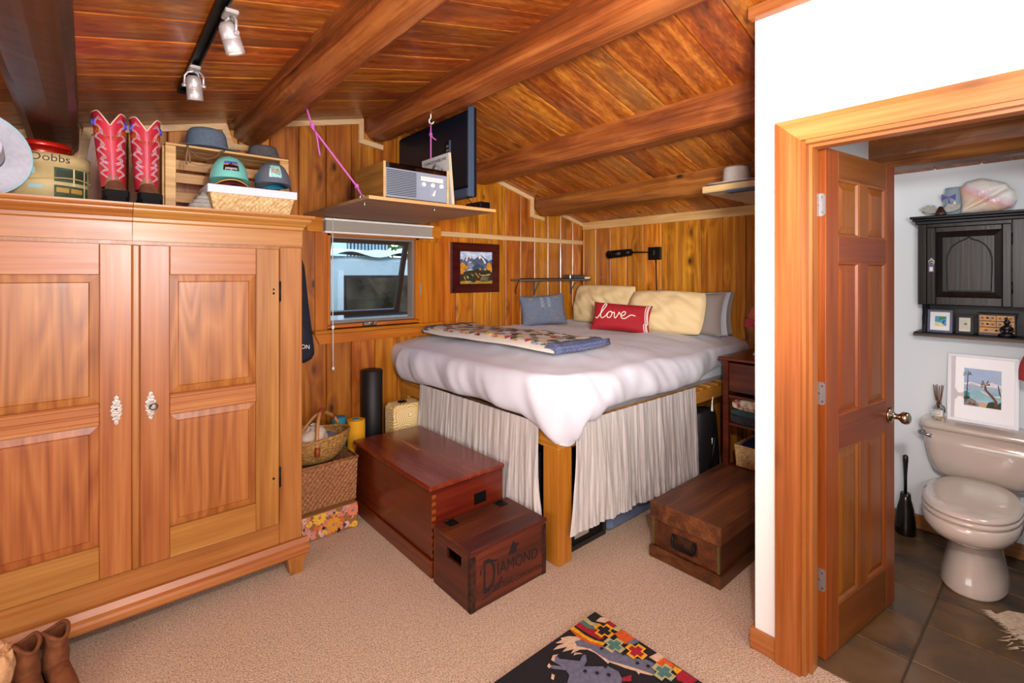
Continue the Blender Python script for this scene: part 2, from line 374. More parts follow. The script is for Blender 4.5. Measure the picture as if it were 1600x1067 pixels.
def glassm(name, col, rough=.02, fac=.85):
    m, t, b = nt(name); L = t.links
    t.nodes.remove(b); out = t.nodes['Material Output']
    tr = nd(t, 'ShaderNodeBsdfTransparent'); tr.inputs[0].default_value = lin(col)
    gl = nd(t, 'ShaderNodeBsdfGlossy'); gl.inputs['Roughness'].default_value = rough
    fr = nd(t, 'ShaderNodeFresnel'); fr.inputs[0].default_value = 1.5
    mx = nd(t, 'ShaderNodeMixShader'); L.new(fr.outputs[0], mx.inputs[0]); L.new(tr.outputs[0], mx.inputs[1]); L.new(gl.outputs[0], mx.inputs[2]); L.new(mx.outputs[0], out.inputs[0])
    return m
M['glass'] = glassm('window_glass', '#eef4f4')

# ------------------------------------------------------------------ the room
YA, XB, XW, XWb, YP = 3.5, 4.05, 2.075, 2.195, 0.863
RX_, RZ_, SL, SR = 1.70, 2.73, .24, .274
def cz(x): return RZ_-SL*(RX_-x) if x < RX_ else RZ_-SR*(x-RX_)
XL, YN = -2.2, -2.5                             # rear walls, behind the camera
floor = obj('floor', MB().box(XL, 2.16, YN, YA, -.06, 0).box(2.16, XB, YP-.05, YA, -.06, 0), M['carpet'], kind='structure')
setp(floor, 'beige speckled loop carpet covering the bedroom floor')
# window wall : backing round the window opening, planks in front
WX0, WX1, WZ0, WZ1 = 1.29, 2.03, 1.15, 1.84
wa = MB()
def slab(mb, x0, x1, z0, z1f, y0, y1):
    xs = [x0]+([RX_] if x0 < RX_ < x1 else [])+[x1]
    poly = [(x0, z0), (x1, z0)]+[(x, z1f(x)) for x in reversed(xs)]
    mb.prism(poly, lambda u, v, d: (u, d, v), y0, y1)
slab(wa, XL, WX0, 0, lambda x: cz(x)+.05, YA+.022, YA+.12)
slab(wa, WX1, XB+.1, 0, lambda x: cz(x)+.05, YA+.022, YA+.12)
slab(wa, WX0, WX1, 0, lambda x: WZ0, YA+.022, YA+.12)
slab(wa, WX0, WX1, WZ1, lambda x: cz(x)+.05, YA+.022, YA+.12)
wall_left = obj('wall_left', wa, M['gap'], kind='structure', label='amber knotty pine plank wall with the window')
def plank_v(parent, a0, a1, z0, ztop, plane, mat, name='plank'):
    """upright board with chamfered long edges; plane(u, d, z) maps to world, d = depth out of the wall"""
    g, b, th = .002, .005, .02
    mb = MB(); u0, u1 = a0+g, a1-g
    prof = [(u0, 0), (u0, th-b), (u0+b, th), (u1-b, th), (u1, th-b), (u1, 0)]
    n = len(prof); vs = []
    for top in (0, 1):
        for u, d in prof: vs.append(plane(u, d, ztop(u) if top else z0))
    fs = [(i, i+1, n+i+1, n+i) for i in range(n-1)]+[tuple(range(n))[::-1], tuple(range(n, 2*n))]
    mb.add(vs, fs)
    c = plane((u0+u1)/2, 0, z0)
    return obj(name, mb, mat, parent, origin=c)
plA = lambda u, d, z: (u, YA+.02-d, z)
k0 = -19
for k in range(k0, 15):
    a, b = 1.29+.186*k, 1.29+.186*(k+1)
    if b < -.6: continue
    b = min(b, XB)
    if b > WX0+.01 and a < WX1-.01:
        plank_v(wall_left, a, b, 0, lambda u: WZ0-.01, plA, M['wall'])
        plank_v(wall_left, a, b, WZ1+.01, cz, plA, M['wall'])
    else: plank_v(wall_left, a, b, 0, cz, plA, M['wall'])
# headboard wall
wall_far = obj('wall_far', MB().box(XB+.022, XB+.12, YP-.1, YA+.12, 0, 2.2), M['gap'], kind='structure', label='knotty pine plank wall behind the pillows')
plB = lambda u, d, z: (XB+.02-d, u, z)
ys = [3.5, 3.313, 3.121, 2.927, 2.73, 2.535, 2.34, 2.145, 1.953, 1.76, 1.567, 1.373, 1.18, .987, .863]
for i in range(len(ys)-1): plank_v(wall_far, ys[i+1], ys[i], 0, lambda u: 2.07, plB, M['wallb'])
# ceiling boards run from ridge to eave
ceilg = MB()
ceilg.prism([(XL, cz(XL)+.03), (RX_, cz(RX_)+.03), (XB+.1, cz(XB+.1)+.03), (XB+.1, cz(XB+.1)+.12), (RX_, cz(RX_)+.12), (XL, cz(XL)+.12)], lambda u, v, d: (u, d, v), YN, YA+.12)
ceiling = obj('ceiling', ceilg, M['gap'], kind='structure', label='sloping ceiling of varnished orange pine boards')
def ceil_board(y0, y1, x0, x1, mat):
    g, b = .0015, .006; mb = MB(); v0, v1 = y0+g, y1-g
    prof = [(v0, .03), (v0, b), (v0+b, 0), (v1-b, 0), (v1, b), (v1, .03)]; n = len(prof); vs = []
    for x in (x0, x1):
        for v, d in prof: vs.append((x, v, cz(x)+d))
    fs = [(i, i+1, n+i+1, n+i) for i in range(n-1)]+[tuple(range(n))[::-1], tuple(range(n, 2*n))]
    mb.add(vs, fs)
    return obj('ceiling_board', mb, mat, ceiling, origin=((x0+x1)/2, (y0+y1)/2, cz((x0+x1)/2)))
y = 3.5; k = 0
while y > YN+.01:
    y0 = max(YN, (3.365-.2013*k)); 
    ceil_board(y0, y, XL, RX_, M['ceil']); ceil_board(y0, y, RX_, XB+.02, M['ceil'])
    y = y0; k += 1
# log beams
def beam(name, prof, y0, y1, mat, label, wob=.006, crack=None, seed=0, closed_ends=True):
    """prof: list of (x, z) from the upper left edge round the belly to the upper right edge"""
    ny = 130; rings = []
    for j in range(ny+1):
        yy = y0+(y1-y0)*j/ny; r = []
        for i, (x, z) in enumerate(prof):
            dx = wob*N(yy*1.4+seed, i*.6, 1.3)*1.6+wob*.4*N(yy*7+seed, i*1.7, 4); dx += .0022*N(yy*22+seed, i*2.3, 2); dz = .0022*N(yy*24+seed, i*2.9, 5)+wob*N(yy*1.3+seed, i*.7, 9.1)*1.6+wob*.4*N(yy*6+seed, i*1.9, 14)
            if i in (0, len(prof)-1): dz = 0
            if crack is not None and i == crack: dx += .016; dz += .014
            r.append((x+dx, yy, z+dz))
        rings.append(r)
    mb = MB(); mb.loft(rings, smooth=False)
    o = obj(name, mb, mat, kind='structure'); o['label'] = label
    return o
def bprof(x0, x1, zb, ch, n=5, flat=.55):
    """log with flat hewn sides and a rounded belly"""
    zl, zr = cz(x0)+.02, cz(x1)+.02; p = [(x0, zl), (x0, zb+(zl-zb)*flat)]
    zside = zb+ch; wd = x1-x0; d = zside-zb
    p = [(x0, zl), (x0-.002, (zl+zside)/2), (x0, zside), (x0+.006, zside-.012), (x0+.11*wd, zside-.6*d), (x0+.2*wd, zside-.86*d), (x0+.33*wd, zb), ((x0+x1)/2, zb-.002),
         (x1-.33*wd, zb), (x1-.2*wd, zside-.86*d), (x1-.11*wd, zside-.6*d), (x1-.006, zside-.012), (x1, zside), (x1+.002, (zr+zside)/2), (x1, zr)]
    return p
beam('ceiling_beam', [(-.215, cz(-.215)+.02), (-.213, 2.2), (-.182, 2.165), (-.11, 2.16), (-.05, 2.166), (-.03, 2.2), (-.03, cz(-.03)+.02)], YN, YA+.02, M['beamdark'], 'dark flat-bottomed ceiling beam above the hat box', .003, seed=3)
bp2 = bprof(.68, .90, 2.375, .07, 5)
beam('ceiling_beam', bp2, YN, YA+.02, M['beam'], 'cracked log beam beside the track light', .010, crack=3, seed=11)
beam('ceiling_beam', bprof(1.575, 1.80, 2.555, .055, 5), YN, YA+.02, M['beam'], 'ridge log beam running above the black television', .006, seed=21)
beam('ceiling_beam', bprof(2.515, 2.78, 2.345, .07, 5), YN, YA+.02, M['beam'], 'log beam below the ridge beam, second from the pillow wall', .006, seed=31)
beam('ceiling_beam', bprof(3.33, 3.60, 2.125, .07, 5), YN, YA+.02, M['beam'], 'lowest log beam, nearest the pillow wall, running on over the toilet', .006, seed=41)
# pale trim along the gable top, stepping round the beam ends
def strip(name, pts, wdt, y0, y1, mat, lab):
    """mitred flat strip in the plane of the window wall, pts = [(x,z)] along its upper edge"""
    t = thing(name, lab, None, ((pts[0][0]+pts[-1][0])/2, y0, pts[0][1]), kind='structure')
    P = [Vector((p[0], p[1])) for p in pts]
    def nrm(i):
        a = (P[i+1]-P[i]).normalized() if i < len(P)-1 else None
        b = (P[i]-P[i-1]).normalized() if i > 0 else None
        na = Vector((a.y, -a.x)) if a else None; nb = Vector((b.y, -b.x)) if b else None
        if na and nb:
            m_ = (na+nb); m_.normalize(); return m_/max(.35, m_.dot(na))
        return na or nb
    for i in range(len(P)-1):
        n0, n1 = nrm(i), nrm(i+1)
        q = [P[i], P[i+1], P[i+1]+n1*wdt, P[i]+n0*wdt]
        mb = MB().prism([(a.x, a.y) for a in q], lambda u, v, d: (u, d, v), y0, y1)
        obj('trim_strip', mb, mat, t)
    return t
ty0, ty1 = YA-.022, YA-.001
strip('trim_1', [(-.6, cz(-.6)), (-.235, cz(-.235)), (-.235+.03, 2.15-.012), (-.03-.01, 2.15-.012), (-.012, cz(-.01)), (.66, cz(.66)), (.70, 2.36), (.78, 2.36)], .036, ty0, ty1, M['palepine'], 'pale pine strip edging the wall top by the dark beam')
strip('trim_2', [(.915, cz(.915)), (1.56, cz(1.56)), (1.56, 2.545), (1.72, 2.525)], .036, ty0, ty1, M['palepine'], 'pale pine strip edging the wall top left of the ridge beam')
strip('trim_3', [(2.82, cz(2.82)), (3.31, cz(3.31)), (3.31, 2.13), (3.46, 2.105)], .036, ty0, ty1, M['palepine'], 'pale pine strip stepping round the lowest beam end')
strip('trim_4', [(3.62, cz(3.62)), (4.04, cz(4.04))], .036, ty0, ty1, M['palepine'], 'short pale pine strip at the wall corner')
obj('trim_5', MB().box(2.232, XB, YA-.02, YA-.001, 1.857, 1.9, .003), M['palepine'], kind='structure', label='level pale batten above the mountain painting')
obj('trim_6', MB().prism([(3.478, 2.015), (.87, 2.015), (.87, 2.095), (3.478, 2.095)], lambda u, v, d: (d, u, v), XB-.022, XB-.001), M['palepiney'], kind='structure', label='pale board along the top of the pillow wall')
obj('trim_7', MB().box(XB-.02, XB-.001, YA-.04, YA-.022, 0.9, 2.014, .002), M['wallz'], kind='structure', label='slim upright strip in the bedroom corner')
# white wall with the bathroom doorway
DY0, DY1, DH = 0.0, .686, 2.045
zt = lambda x: cz(x)-.002
ww = MB()
def wslab(y0, y1, z0):
    ww.prism([(XW, z0), (XWb, z0), (XWb, zt(XWb)+.03), (XW, zt(XW)+.03)], lambda u, v, d: (u, d, v), y0, y1)
wslab(DY1, YP, 0); wslab(DY0, DY1, DH); wslab(YN, DY0, 0)
obj('wall_right', ww, M['plaster'], kind='structure', label='white plaster wall around the bathroom doorway')
pw = MB(); pw.prism([(XWb, 0), (XB, 0), (XB, cz(XB)+.02), (XWb, cz(XWb)+.02)], lambda u, v, d: (u, d, v), YP-.098, YP)
obj('wall_partition', pw, M['bathpaint'], kind='structure', label='bathroom partition wall behind the open door')
bw = MB(); bw.prism([(-1.3, 0), (YP-.098, 0), (YP-.098, 2.2), (-1.3, 2.2)], lambda u, v, d: (d, u, v), 3.8, 3.9)
obj('wall_bath', bw, M['bathpaint'], kind='structure', label='pale bathroom wall behind the toilet')
be = MB(); be.prism([(XWb, 0), (3.9, 0), (3.9, cz(3.9)+.02), (XWb, cz(XWb)+.02)], lambda u, v, d: (u, d, v), -1.4, -1.3)
obj('wall_bath_end', be, M['bathpaint'], kind='structure', label='bathroom end wall')
re = MB(); re.prism([(XL, 0), (XW, 0), (XW, cz(XW)+.03), (RX_, cz(RX_)+.03), (XL, cz(XL)+.03)], lambda u, v, d: (u, d, v), YN-.1, YN)
obj('wall_near', re, M['rearpaint'], kind='structure', label='rear bedroom wall')
obj('wall_rear', MB().box(XL-.1, XL, YN, YA, 0, cz(XL)+.05), M['rearpaint'], kind='structure', label='low eave wall')
obj('trim_8', MB().box(XW-.045, XW-.001, YN, YP+.012, zt(XW)-.055, zt(XW)-.006, .003), M['casey'], kind='structure', label='pine strip along the top of the white wall')
obj('baseboard_right', MB().box(XW-.018, XW-.001, .779, YP+.016, .001, .085, .003).box(XW-.001, 2.3, YP+.001, YP+.016, .001, .085, .003), M['casey'], kind='structure', label='short pine baseboard left of the bathroom door')
# door casing and jamb
cs = thing('trim_9', 'fir casing round the bathroom doorway', None, (XW, .35, 0), kind='structure')
cx0, cx1 = XW-.025, XW-.001
def pr(poly, x0, x1): return MB().prism(poly, lambda u, v, d: (d, u, v), x0, x1)
obj('casing_upright', pr([(.777, .001), (.686, .001), (.686, 2.043), (.777, 2.128)], cx0, cx1), M['casez'], cs)
obj('casing_upright', pr([(DY0, .001), (DY0-.091, .001), (DY0-.091, 2.128), (DY0, 2.043)], cx0, cx1), M['casez'], cs)
obj('casing_head', pr([(.777, 2.1285), (.6865, 2.0435), (DY0-.0005, 2.0435), (DY0-.091, 2.1285)], cx0, cx1), M['casey'], cs)
obj('jamb', MB().box(XW-.012, XWb+.005, .672, .6858, .001, 2.042), M['casez'], cs)
obj('door_stop', MB().box(XW+.02, XWb-.045, .660, .6718, .001, 2.031), M['casez'], cs)
obj('jamb', MB().box(XW-.012, XWb+.005, DY0+.0002, DY0+.014, .001, 2.042), M['casez'], cs)
obj('jamb_head', MB().box(XW-.012, XWb+.005, DY0+.014, .672, 2.03, 2.0446), M['casey'], cs)
obj('door_stop', MB().box(XW+.02, XWb-.045, DY0+.014, .660, 2.019, 2.0298), M['casey'], cs)
# bathroom slate floor, tile by tile
bf = obj('floor_bath', MB().box(2.16, 3.9, -1.3, YP-.098, -.06, -.006), plain('grout', '#4a3e32', .9), kind='structure', label='brown slate tile floor of the bathroom')
tile = None; TX = .295
colx = [2.16, 2.475, 2.77, 3.055, 3.35, 3.645, 3.8]
for i in range(len(colx)-1):
    yy = .765; first = True
    while yy > -1.29:
        y1 = .43 if first else yy-.44; first = False
        y1 = max(y1-(0 if yy > .7 else .0), -1.3)
        mb = MB().box(colx[i]+.003, colx[i+1]-.003, y1+.003, yy-.003, -.02, 0.0+random.uniform(-.001, .0012), .003)
        obj('tile', mb, M['slate'], bf, origin=((colx[i]+colx[i+1])/2, (y1+yy)/2, 0)); yy = y1
obj('baseboard_bath', MB().box(3.782, 3.7995, -1.29, .763, .002, .085, .003), M['casey'], kind='structure', label='pine baseboard behind the toilet')
# ------------------------------------------------------------------ window, blind, outside
win = thing('window_1', 'small awning window with orange pine casing', None, (1.66, YA, WZ0), kind='structure')
wy0 = YA-.022
obj('casing_upright', MB().box(1.205, 1.292, wy0, YA-.001, 1.142, 1.8345, .003), M['wallz'], win)
obj('casing_upright', MB().box(2.03, 2.21, wy0, YA-.001, 1.142, 1.80, .003), M['wallz'], win)
obj('casing_head', MB().box(1.15, 2.24, wy0, YA-.001, 1.835, 1.94, .003), M['wallx'], win)
obj('jamb_liner', MB().box(1.292, 1.31, YA-.021, YA+.115, 1.17, 1.832), M['wallz'], win)
obj('jamb_liner', MB().box(2.0, 2.029, YA-.021, YA+.115, 1.17, 1.832), M['wallz'], win)
obj('jamb_liner', MB().box(1.292, 2.029, YA-.021, YA+.115, 1.815, 1.8345), M['wallx'], win)
obj('jamb_liner', MB().box(1.292, 2.029, YA-.021, YA+.115, 1.152, 1.175), M['wallx'], win)
obj('sill', MB().box(1.19, 2.235, YA-.062, YA-.0005, 1.118, 1.143, .006), M['wallx'], win)
ap = MB().prism([(1.2, 1.117), (1.235, 1.045), (2.19, 1.045), (2.225, 1.117)], lambda u, v, d: (u, d, v), YA-.024, YA-.001)
obj('apron', ap, M['wallx'], win)
M['alu'] = plain('taupe_window_metal', '#8c7c70', .5, .2)
M['sashm'] = plain('dark_bronze_sash', '#33231a', .5)
fr = MB()
for a in ((1.3105, 1.325, 1.18, 1.814), (1.983, 1.9995, 1.18, 1.814), (1.325, 1.983, 1.798, 1.814), (1.325, 1.983, 1.18, 1.198)):
    fr.box(a[0], a[1], YA+.01, YA+.08, a[2], a[3])
obj('window_frame', fr, M['alu'], win)
# sash swings out at the bottom
sash = MB(); L_ = .6; th = math.atan2(.175, .6)
def sp(u, v, d): return (u, YA+.06+math.sin(th)*v+d*math.cos(th), 1.797-math.cos(th)*v+d*math.sin(th))
def sbar(u0, u1, v0, v1):
    sash.add([sp(u, v, d) for d in (0, .03) for v in (v0, v1) for u in (u0, u1)], [(0, 1, 3, 2), (4, 6, 7, 5), (0, 4, 5, 1), (2, 3, 7, 6), (0, 2, 6, 4), (1, 5, 7, 3)])
sbar(1.327, 1.981, 0, .028); sbar(1.327, 1.981, L_-.028, L_); sbar(1.327, 1.355, .028, L_-.028); sbar(1.945, 1.981, .028, L_-.028)
so = obj('sash', sash, M['sashm'], win)
obj('pane', MB().add([sp(u, v, d) for d in (.012, .018) for v in (.028, L_-.028) for u in (1.355, 1.945)], [(0, 1, 3, 2), (4, 6, 7, 5), (0, 4, 5, 1), (2, 3, 7, 6), (0, 2, 6, 4), (1, 5, 7, 3)]), M['glass'], so)
cr = MB().box(1.55, 1.66, YA-.035, YA-.0215, 1.152, 1.185, .006).cyl((1.615, YA-.035, 1.17), (1.615, YA-.055, 1.172), .012)
cr.tube([(1.615, YA-.05, 1.172), (1.63, YA-.06, 1.18), (1.645, YA-.06, 1.175)], .006)
obj('window_crank', cr, M['chrome'], win)
obj('latch', MB().box(2.036, 2.046, YA-.034, YA-.022, 1.36, 1.47, .004), M['steel'], win)
# roller blind
M['blindf'] = plain('grey_blind_fabric', '#a49c92', .9, var=.15, vs=200)
rb = thing('roller_blind', 'rolled grey fabric blind in a white cassette above the window', 'blind', (1.688, YA-.05, 1.828))
obj('blind_fabric', MB().box(1.258, 2.12, YA-.082, YA-.0235, 1.84, 1.915, .004), M['blindf'], rb)
obj('cassette_rail', MB().box(1.25, 2.127, YA-.088, YA-.0225, 1.915, 1.93, .003), M['white'], rb)
obj('cassette_rail', MB().box(1.25, 2.127, YA-.088, YA-.0225, 1.826, 1.8395, .003), M['white'], rb)
ch = MB(); ch.tube([(1.30, YA-.092, 1.925), (1.30, YA-.094, 1.4), (1.302, YA-.094, 1.0), (1.303, YA-.094, .885)], .003)
obj('pull_cord', ch, M['white'], rb)
obj('cord_bead', MB().lathe((1.301, YA-.094, 1.165), [(.002, -.014), (.009, -.01), (.011, 0), (.009, .012), (.003, .016)], 10), M['white'], rb)
cb_ = MB().lathe((1.303, YA-.094, .878), [(.002, -.014), (.008, -.008), (.010, 0), (.006, .01), (.002, .014)], 10)
obj('cord_bead', cb_, M['white'], rb)
# outside : camper parked by the window, neighbouring building, tree
M['camper'] = plain('pale_camper_shell', '#b9cdd2', .55, var=.06, vs=3)
M['tinted'] = plain('tinted_camper_window', '#5e5644', .12, var2='#26241a', vs=3.0, detail=6, spec=.7)
cp = thing('camper_trailer', 'pale camper parked outside the window', 'camper', (2.6, 5.2, 0))
cbm = MB(); cbm.box(-.5, 6.5, 5.2, 7.2, .35, 1.74, .05); obj('camper_body', cbm, M['camper'], cp)
rf = MB(); rf.grid(lambda u, v: (-.5+7*u, 5.16+2.0*v, 1.76+.03*math.sin(u*70)*(1 if v < .5 else 1)+.14*v*(1.0)), 140, 3)
obj('camper_roof', rf, plain('white_roof_edge', '#d6e2e4', .5), cp)
cw = MB().box(2.1, 2.98, 5.185, 5.199, 1.07, 1.53, .01); obj('camper_window_frame', cw, plain('camper_window_rim', '#2a2a2a', .4), cp)
obj('camper_window', MB().box(2.13, 2.95, 5.180, 5.187, 1.1, 1.50), M['tinted'], cp)
obj('camper_window_trim', MB().box(2.04, 2.10, 5.188, 5.1995, 1.0, 1.58), plain('camper_trim', '#d2e0e4', .5), cp)
obj('camper_wheel', MB().cyl((3.6, 5.19, .33), (3.6, 5.36, .33), .33, n=20), M['black'], cp)
nb = thing('neighbour_house', 'pale blue building beyond the camper roof', 'building', (3.2, 9.0, 0))
obj('siding', MB().box(-2, 3.7, 9.0, 10, 0, 4.2), plain('pale_blue_siding', '#a7c4d0', .7), nb)
glv = plain('grey_louvre', '#7d96a2', .6)
for k in range(12): obj('louvre', MB().box(3.72+.07*k, 3.755+.07*k, 8.98, 9.02, 1.5, 2.75), glv, nb)
obj('louvre_back', MB().box(3.7, 4.56, 9.03, 9.2, 0, 4), plain('dark_louvre_gap', '#1d2830', .8), nb)
tr_ = thing('outdoor_tree', 'green leafy tree glimpsed through the top of the window', 'tree', (6.6, 10.5, 0))
obj('trunk', MB().cyl((6.6, 10.5, 0), (6.6, 10.5, 2.2), .14, .1), M['beamdark'], tr_)
lf = MB()
for k in range(900):
    p = Vector((random.gauss(0, 1), random.gauss(0, .7), random.gauss(0, 1))); p = p.normalized()*random.uniform(.3, 1)
    c = Vector((6.4+p.x*1.7, 10.5+p.y*1.3, 2.9+p.z*1.5)); a = Vector((random.uniform(-1, 1), random.uniform(-1, 1), random.uniform(-1, 1))).normalized()*.12; b_ = a.orthogonal().normalized()*.07
    lf.add([c-a, c+b_, c+a, c-b_], [(0, 1, 2, 3)])
obj('foliage', lf, plain('leaf_green', '#4e7a34', .6, var=.4, vs=20), tr_, kind='stuff')
obj('ground_outside', MB().box(-6, 12, YA+.13, 14, -.25, -.05), plain('outdoor_gravel', '#8f897c', .9, var=.3, vs=20), kind='structure', label='gravel ground outside the window')

# ------------------------------------------------------------------ bathroom door
dr = thing('door_1', 'glossy six panel fir door standing open into the bathroom', None, (2.203, .646, 0), -math.radians(8.03), kind='structure')
T = .035
def dpart(name, x0, x1, z0, z1, mat, b=.0015): return obj(name, MB().box(x0, x1, 0, T, z0, z1, b), mat, dr, local=True)
dpart('stile', 0, .105, .008, 2.036, M['doorz']); dpart('stile', .565, .655, .008, 2.036, M['doorz'])
rails = [(.008, .19), (.82, .955), (1.585, 1.69), (1.925, 2.036)]
for a, b_ in rails: dpart('rail', .1052, .5648, a, b_, M['doorx'])
rows = [(.19, .82), (.955, 1.585), (1.69, 1.925)]
for a, b_ in rows:
    dpart('mullion', .298, .378, a+.0002, b_-.0002, M['doorz'])
    for x0, x1 in ((.1052, .2978), (.3782, .5648)):
        mb = MB(); e = .012
        # sticking, sunk field edge, raised field (both faces)
        for sgn, ys_ in ((1, 0.0), (-1, T)):
            def ring(i, d): return [(x0+i, ys_+sgn*d, a+i), (x1-i, ys_+sgn*d, a+i), (x1-i, ys_+sgn*d, b_-i), (x0+i, ys_+sgn*d, b_-i)]
            R = [ring(0, .002), ring(.008, .004), ring(.014, .013), ring(.04, .006), ring(.042, .005)]
            vs = [p for r in R for p in r]; fs = []
            for i in range(len(R)-1):
                for k in range(4): fs.append((i*4+k, i*4+(k+1) % 4, (i+1)*4+(k+1) % 4, (i+1)*4+k))
            fs.append(tuple(range((len(R)-1)*4, len(R)*4))); mb.add(vs, fs)
        obj('panel', mb, M['doorz'], dr, local=True)
for z in (1.81, 1.06, .32):
    hb = MB()
    def leaf(u, v, d): return (d, u, v)
    rc = [(.002, z-.045), (.026, z-.045), (.034, z-.037), (.034, z+.037), (.026, z+.045), (.002, z+.045)]
    hb.prism([(T-.034+T-p-.004+0, q) if False else (T-p, q) for p, q in rc], lambda u, v, d: (d, u, v), -.003, -.0005)
    hb.cyl((-.008, T+.004, z-.045), (-.008, T+.004, z+.045), .006, n=8)
    hb.prism([(T+.004, z-.045), (T+.022, z-.045), (T+.022, z+.045), (T+.004, z+.045)], lambda u, v, d: (d, u, v), -.012, -.009)
    h = obj('hinge', hb, M['steel'], dr, local=True)
    sb = MB()
    for q in (-.03, 0, .03): sb.cyl((-.0045, T-.018+.006*(1 if q == 0 else -1), z+q), (-.003, T-.018+.006*(1 if q == 0 else -1), z+q), .004, n=8)
    obj('screw', sb, M['chrome'], h, local=True)
kb = MB(); Mk = Matrix.Rotation(PI/2, 3, 'X')
kb.lathe((.6, 0, .885), [(.036, 0), (.036, .006), (.028, .012), (.014, .016), (.012, .034), (.018, .042), (.026, .05), (.028, .06), (.026, .072), (.016, .078)], 20, M=Mk)
ko = obj('door_knob', kb, plain('antique_nickel', '#b9a58e', .18, 1.0), dr, local=True)

# ------------------------------------------------------------------ armoire
AF = 2.63; AL, AR = -.55, .845
ar = thing('armoire', 'large honey pine two door armoire with moulded cornice', 'armoire', ((AL+AR)/2, 2.92, 0))
bd = MB(); bd.box(AL, AL+.025, AF+.02, 3.25, .16, 1.675).box(AR-.025, AR, AF+.02, 3.25, .16, 1.675).box(AL, AR, 3.23, 3.25, .16, 1.675).box(AL, AR, AF+.03, 3.25, .145, .18).box(AL, AR, AF+.01, 3.25, 1.66, 1.70)
obj('carcass', bd, M['armz'], ar)
obj('corner_post', MB().box(.735, AR, AF, AF+.03, .175, 1.672, .004), M['armz'], ar)
obj('corner_post', MB().box(AL, AL+.1, AF, AF+.03, .175, 1.672, .004), M['armz'], ar)
obj('bottom_rail', MB().box(AL+.1, .7345, AF, AF+.03, .175, .282, .003), M['armx'], ar)
def armoire_door(x0, x1, handed):
    d = obj('door', MB().box(x0, x1, AF-.002, AF+.02, .285, 1.66), M['armz'], ar); f0, f1 = AF-.018, AF-.0022
    s0 = .105; L0 = x0+s0; R0 = x1-s0
    obj('stile', MB().box(x0, L0, f0, f1, .286, 1.66, .003), M['armz'], d); obj('stile', MB().box(R0, x1, f0, f1, .286, 1.66, .003), M['armz'], d)
    obj('rail', MB().box(L0+.0005, R0-.0005, f0, f1, 1.533, 1.66, .002), M['armx'], d)
    obj('rail', MB().box(L0+.0005, R0-.0005, f0, f1, .286, .42, .002), M['armx'], d)
    mr = MB().box(L0+.0005, R0-.0005, f0, f1, .916, 1.007, .002)
    mr.box(L0+.0005, R0-.0005, f0-.006, f0-.0001, .99, 1.004, .003).box(L0+.0005, R0-.0005, f0-.004, f0-.0001, .955, .965, .002).box(L0+.0005, R0-.0005, f0-.006, f0-.0001, .918, .934, .003)
    obj('moulded_rail', mr, M['armx'], d)
    for a, b_ in ((1.007, 1.533), (.42, .916)):
        mb = MB()
        def ring(i, dd): return [(L0+i, f1-dd, a+i), (R0-i, f1-dd, a+i), (R0-i, f1-dd, b_-i), (L0+i, f1-dd, b_-i)]
        R = [ring(.0008, .0005), ring(.0008, .003), ring(.030, .008), ring(.034, .012), ring(.05, .0125)]
        vs = [p for r in R for p in r]; fs = []
        for i in range(len(R)-1):
            for k in range(4): fs.append((i*4+k, i*4+(k+1) % 4, (i+1)*4+(k+1) % 4, (i+1)*4+k))
        fs.append(tuple(range((len(R)-1)*4, len(R)*4))); mb.add(vs, fs)
        obj('panel', mb, M['armp'], d)
    return d
d1 = armoire_door(-.44, .145, 1); d2 = armoire_door(.172, .728, -1)
obj('centre_strip', MB().box(.1455, .1715, AF-.024, AF+.02, .286, 1.66, .005), M['armz'], d2)
M['esc'] = plain('antique_silver_plate', '#a8a09a', .35, .8, bump=.3, bs=120)
def esc(x, par):
    pts = []; zz = .97
    prof = [(0, .062), (.008, .052), (.006, .044), (.014, .036), (.010, .028), (.019, .018), (.015, .008), (.021, 0)]
    right = [(x+a, zz+b) for a, b in prof]+[(x+a, zz-b) for a, b in prof[::-1][1:]]
    left = [(2*x-a, b) for a, b in right[1:-1]][::-1]
    mb = MB().prism(right+left, lambda u, v, d: (u, d, v), AF-.0215, AF-.0185)
    e = obj('escutcheon', mb, M['esc'], par)
    return e
esc(.094, d1); e2 = esc(.209, d2)
obj('keyhole', MB().prism([(.094+.004*math.cos(a), .974+.004*math.sin(a)) for a in [k*PI/4 for k in range(8)]], lambda u, v, d: (u, d, v), AF-.0222, AF-.0215), M['black'], d1)
obj('key', MB().tube([(.209, AF-.0215, .972), (.209, AF-.045, .972)], .0035).tube([(.209+.014*math.cos(a)+.008, AF-.046, .968+.012*math.sin(a)) for a in [k*PI/5 for k in range(10)]], .003, closed=True), plain('iron_key', '#4a423a', .4, .8), d2)
for z in (1.449, .521):
    obj('door_hinge', MB().cyl((.7315, AF-.021, z-.04), (.7315, AF-.021, z+.04), .0045, n=8).lathe((.7315, AF-.021, z+.04), [(.004, 0), (.006, .004), (.002, .012)], 8).lathe((.7315, AF-.021, z-.052), [(.002, 0), (.006, .008), (.004, .012)], 8), M['blackm'], ar)
obj('peg', MB().cyl((.702, AF-.0195, .52), (.702, AF-.018, .52), .006, n=8).cyl((.702, AF-.0195, 1.44), (.702, AF-.018, 1.44), .006, n=8).cyl((.702, AF-.0195, 1.46), (.702, AF-.018, 1.46), .005, n=8), M['blackm'], ar)
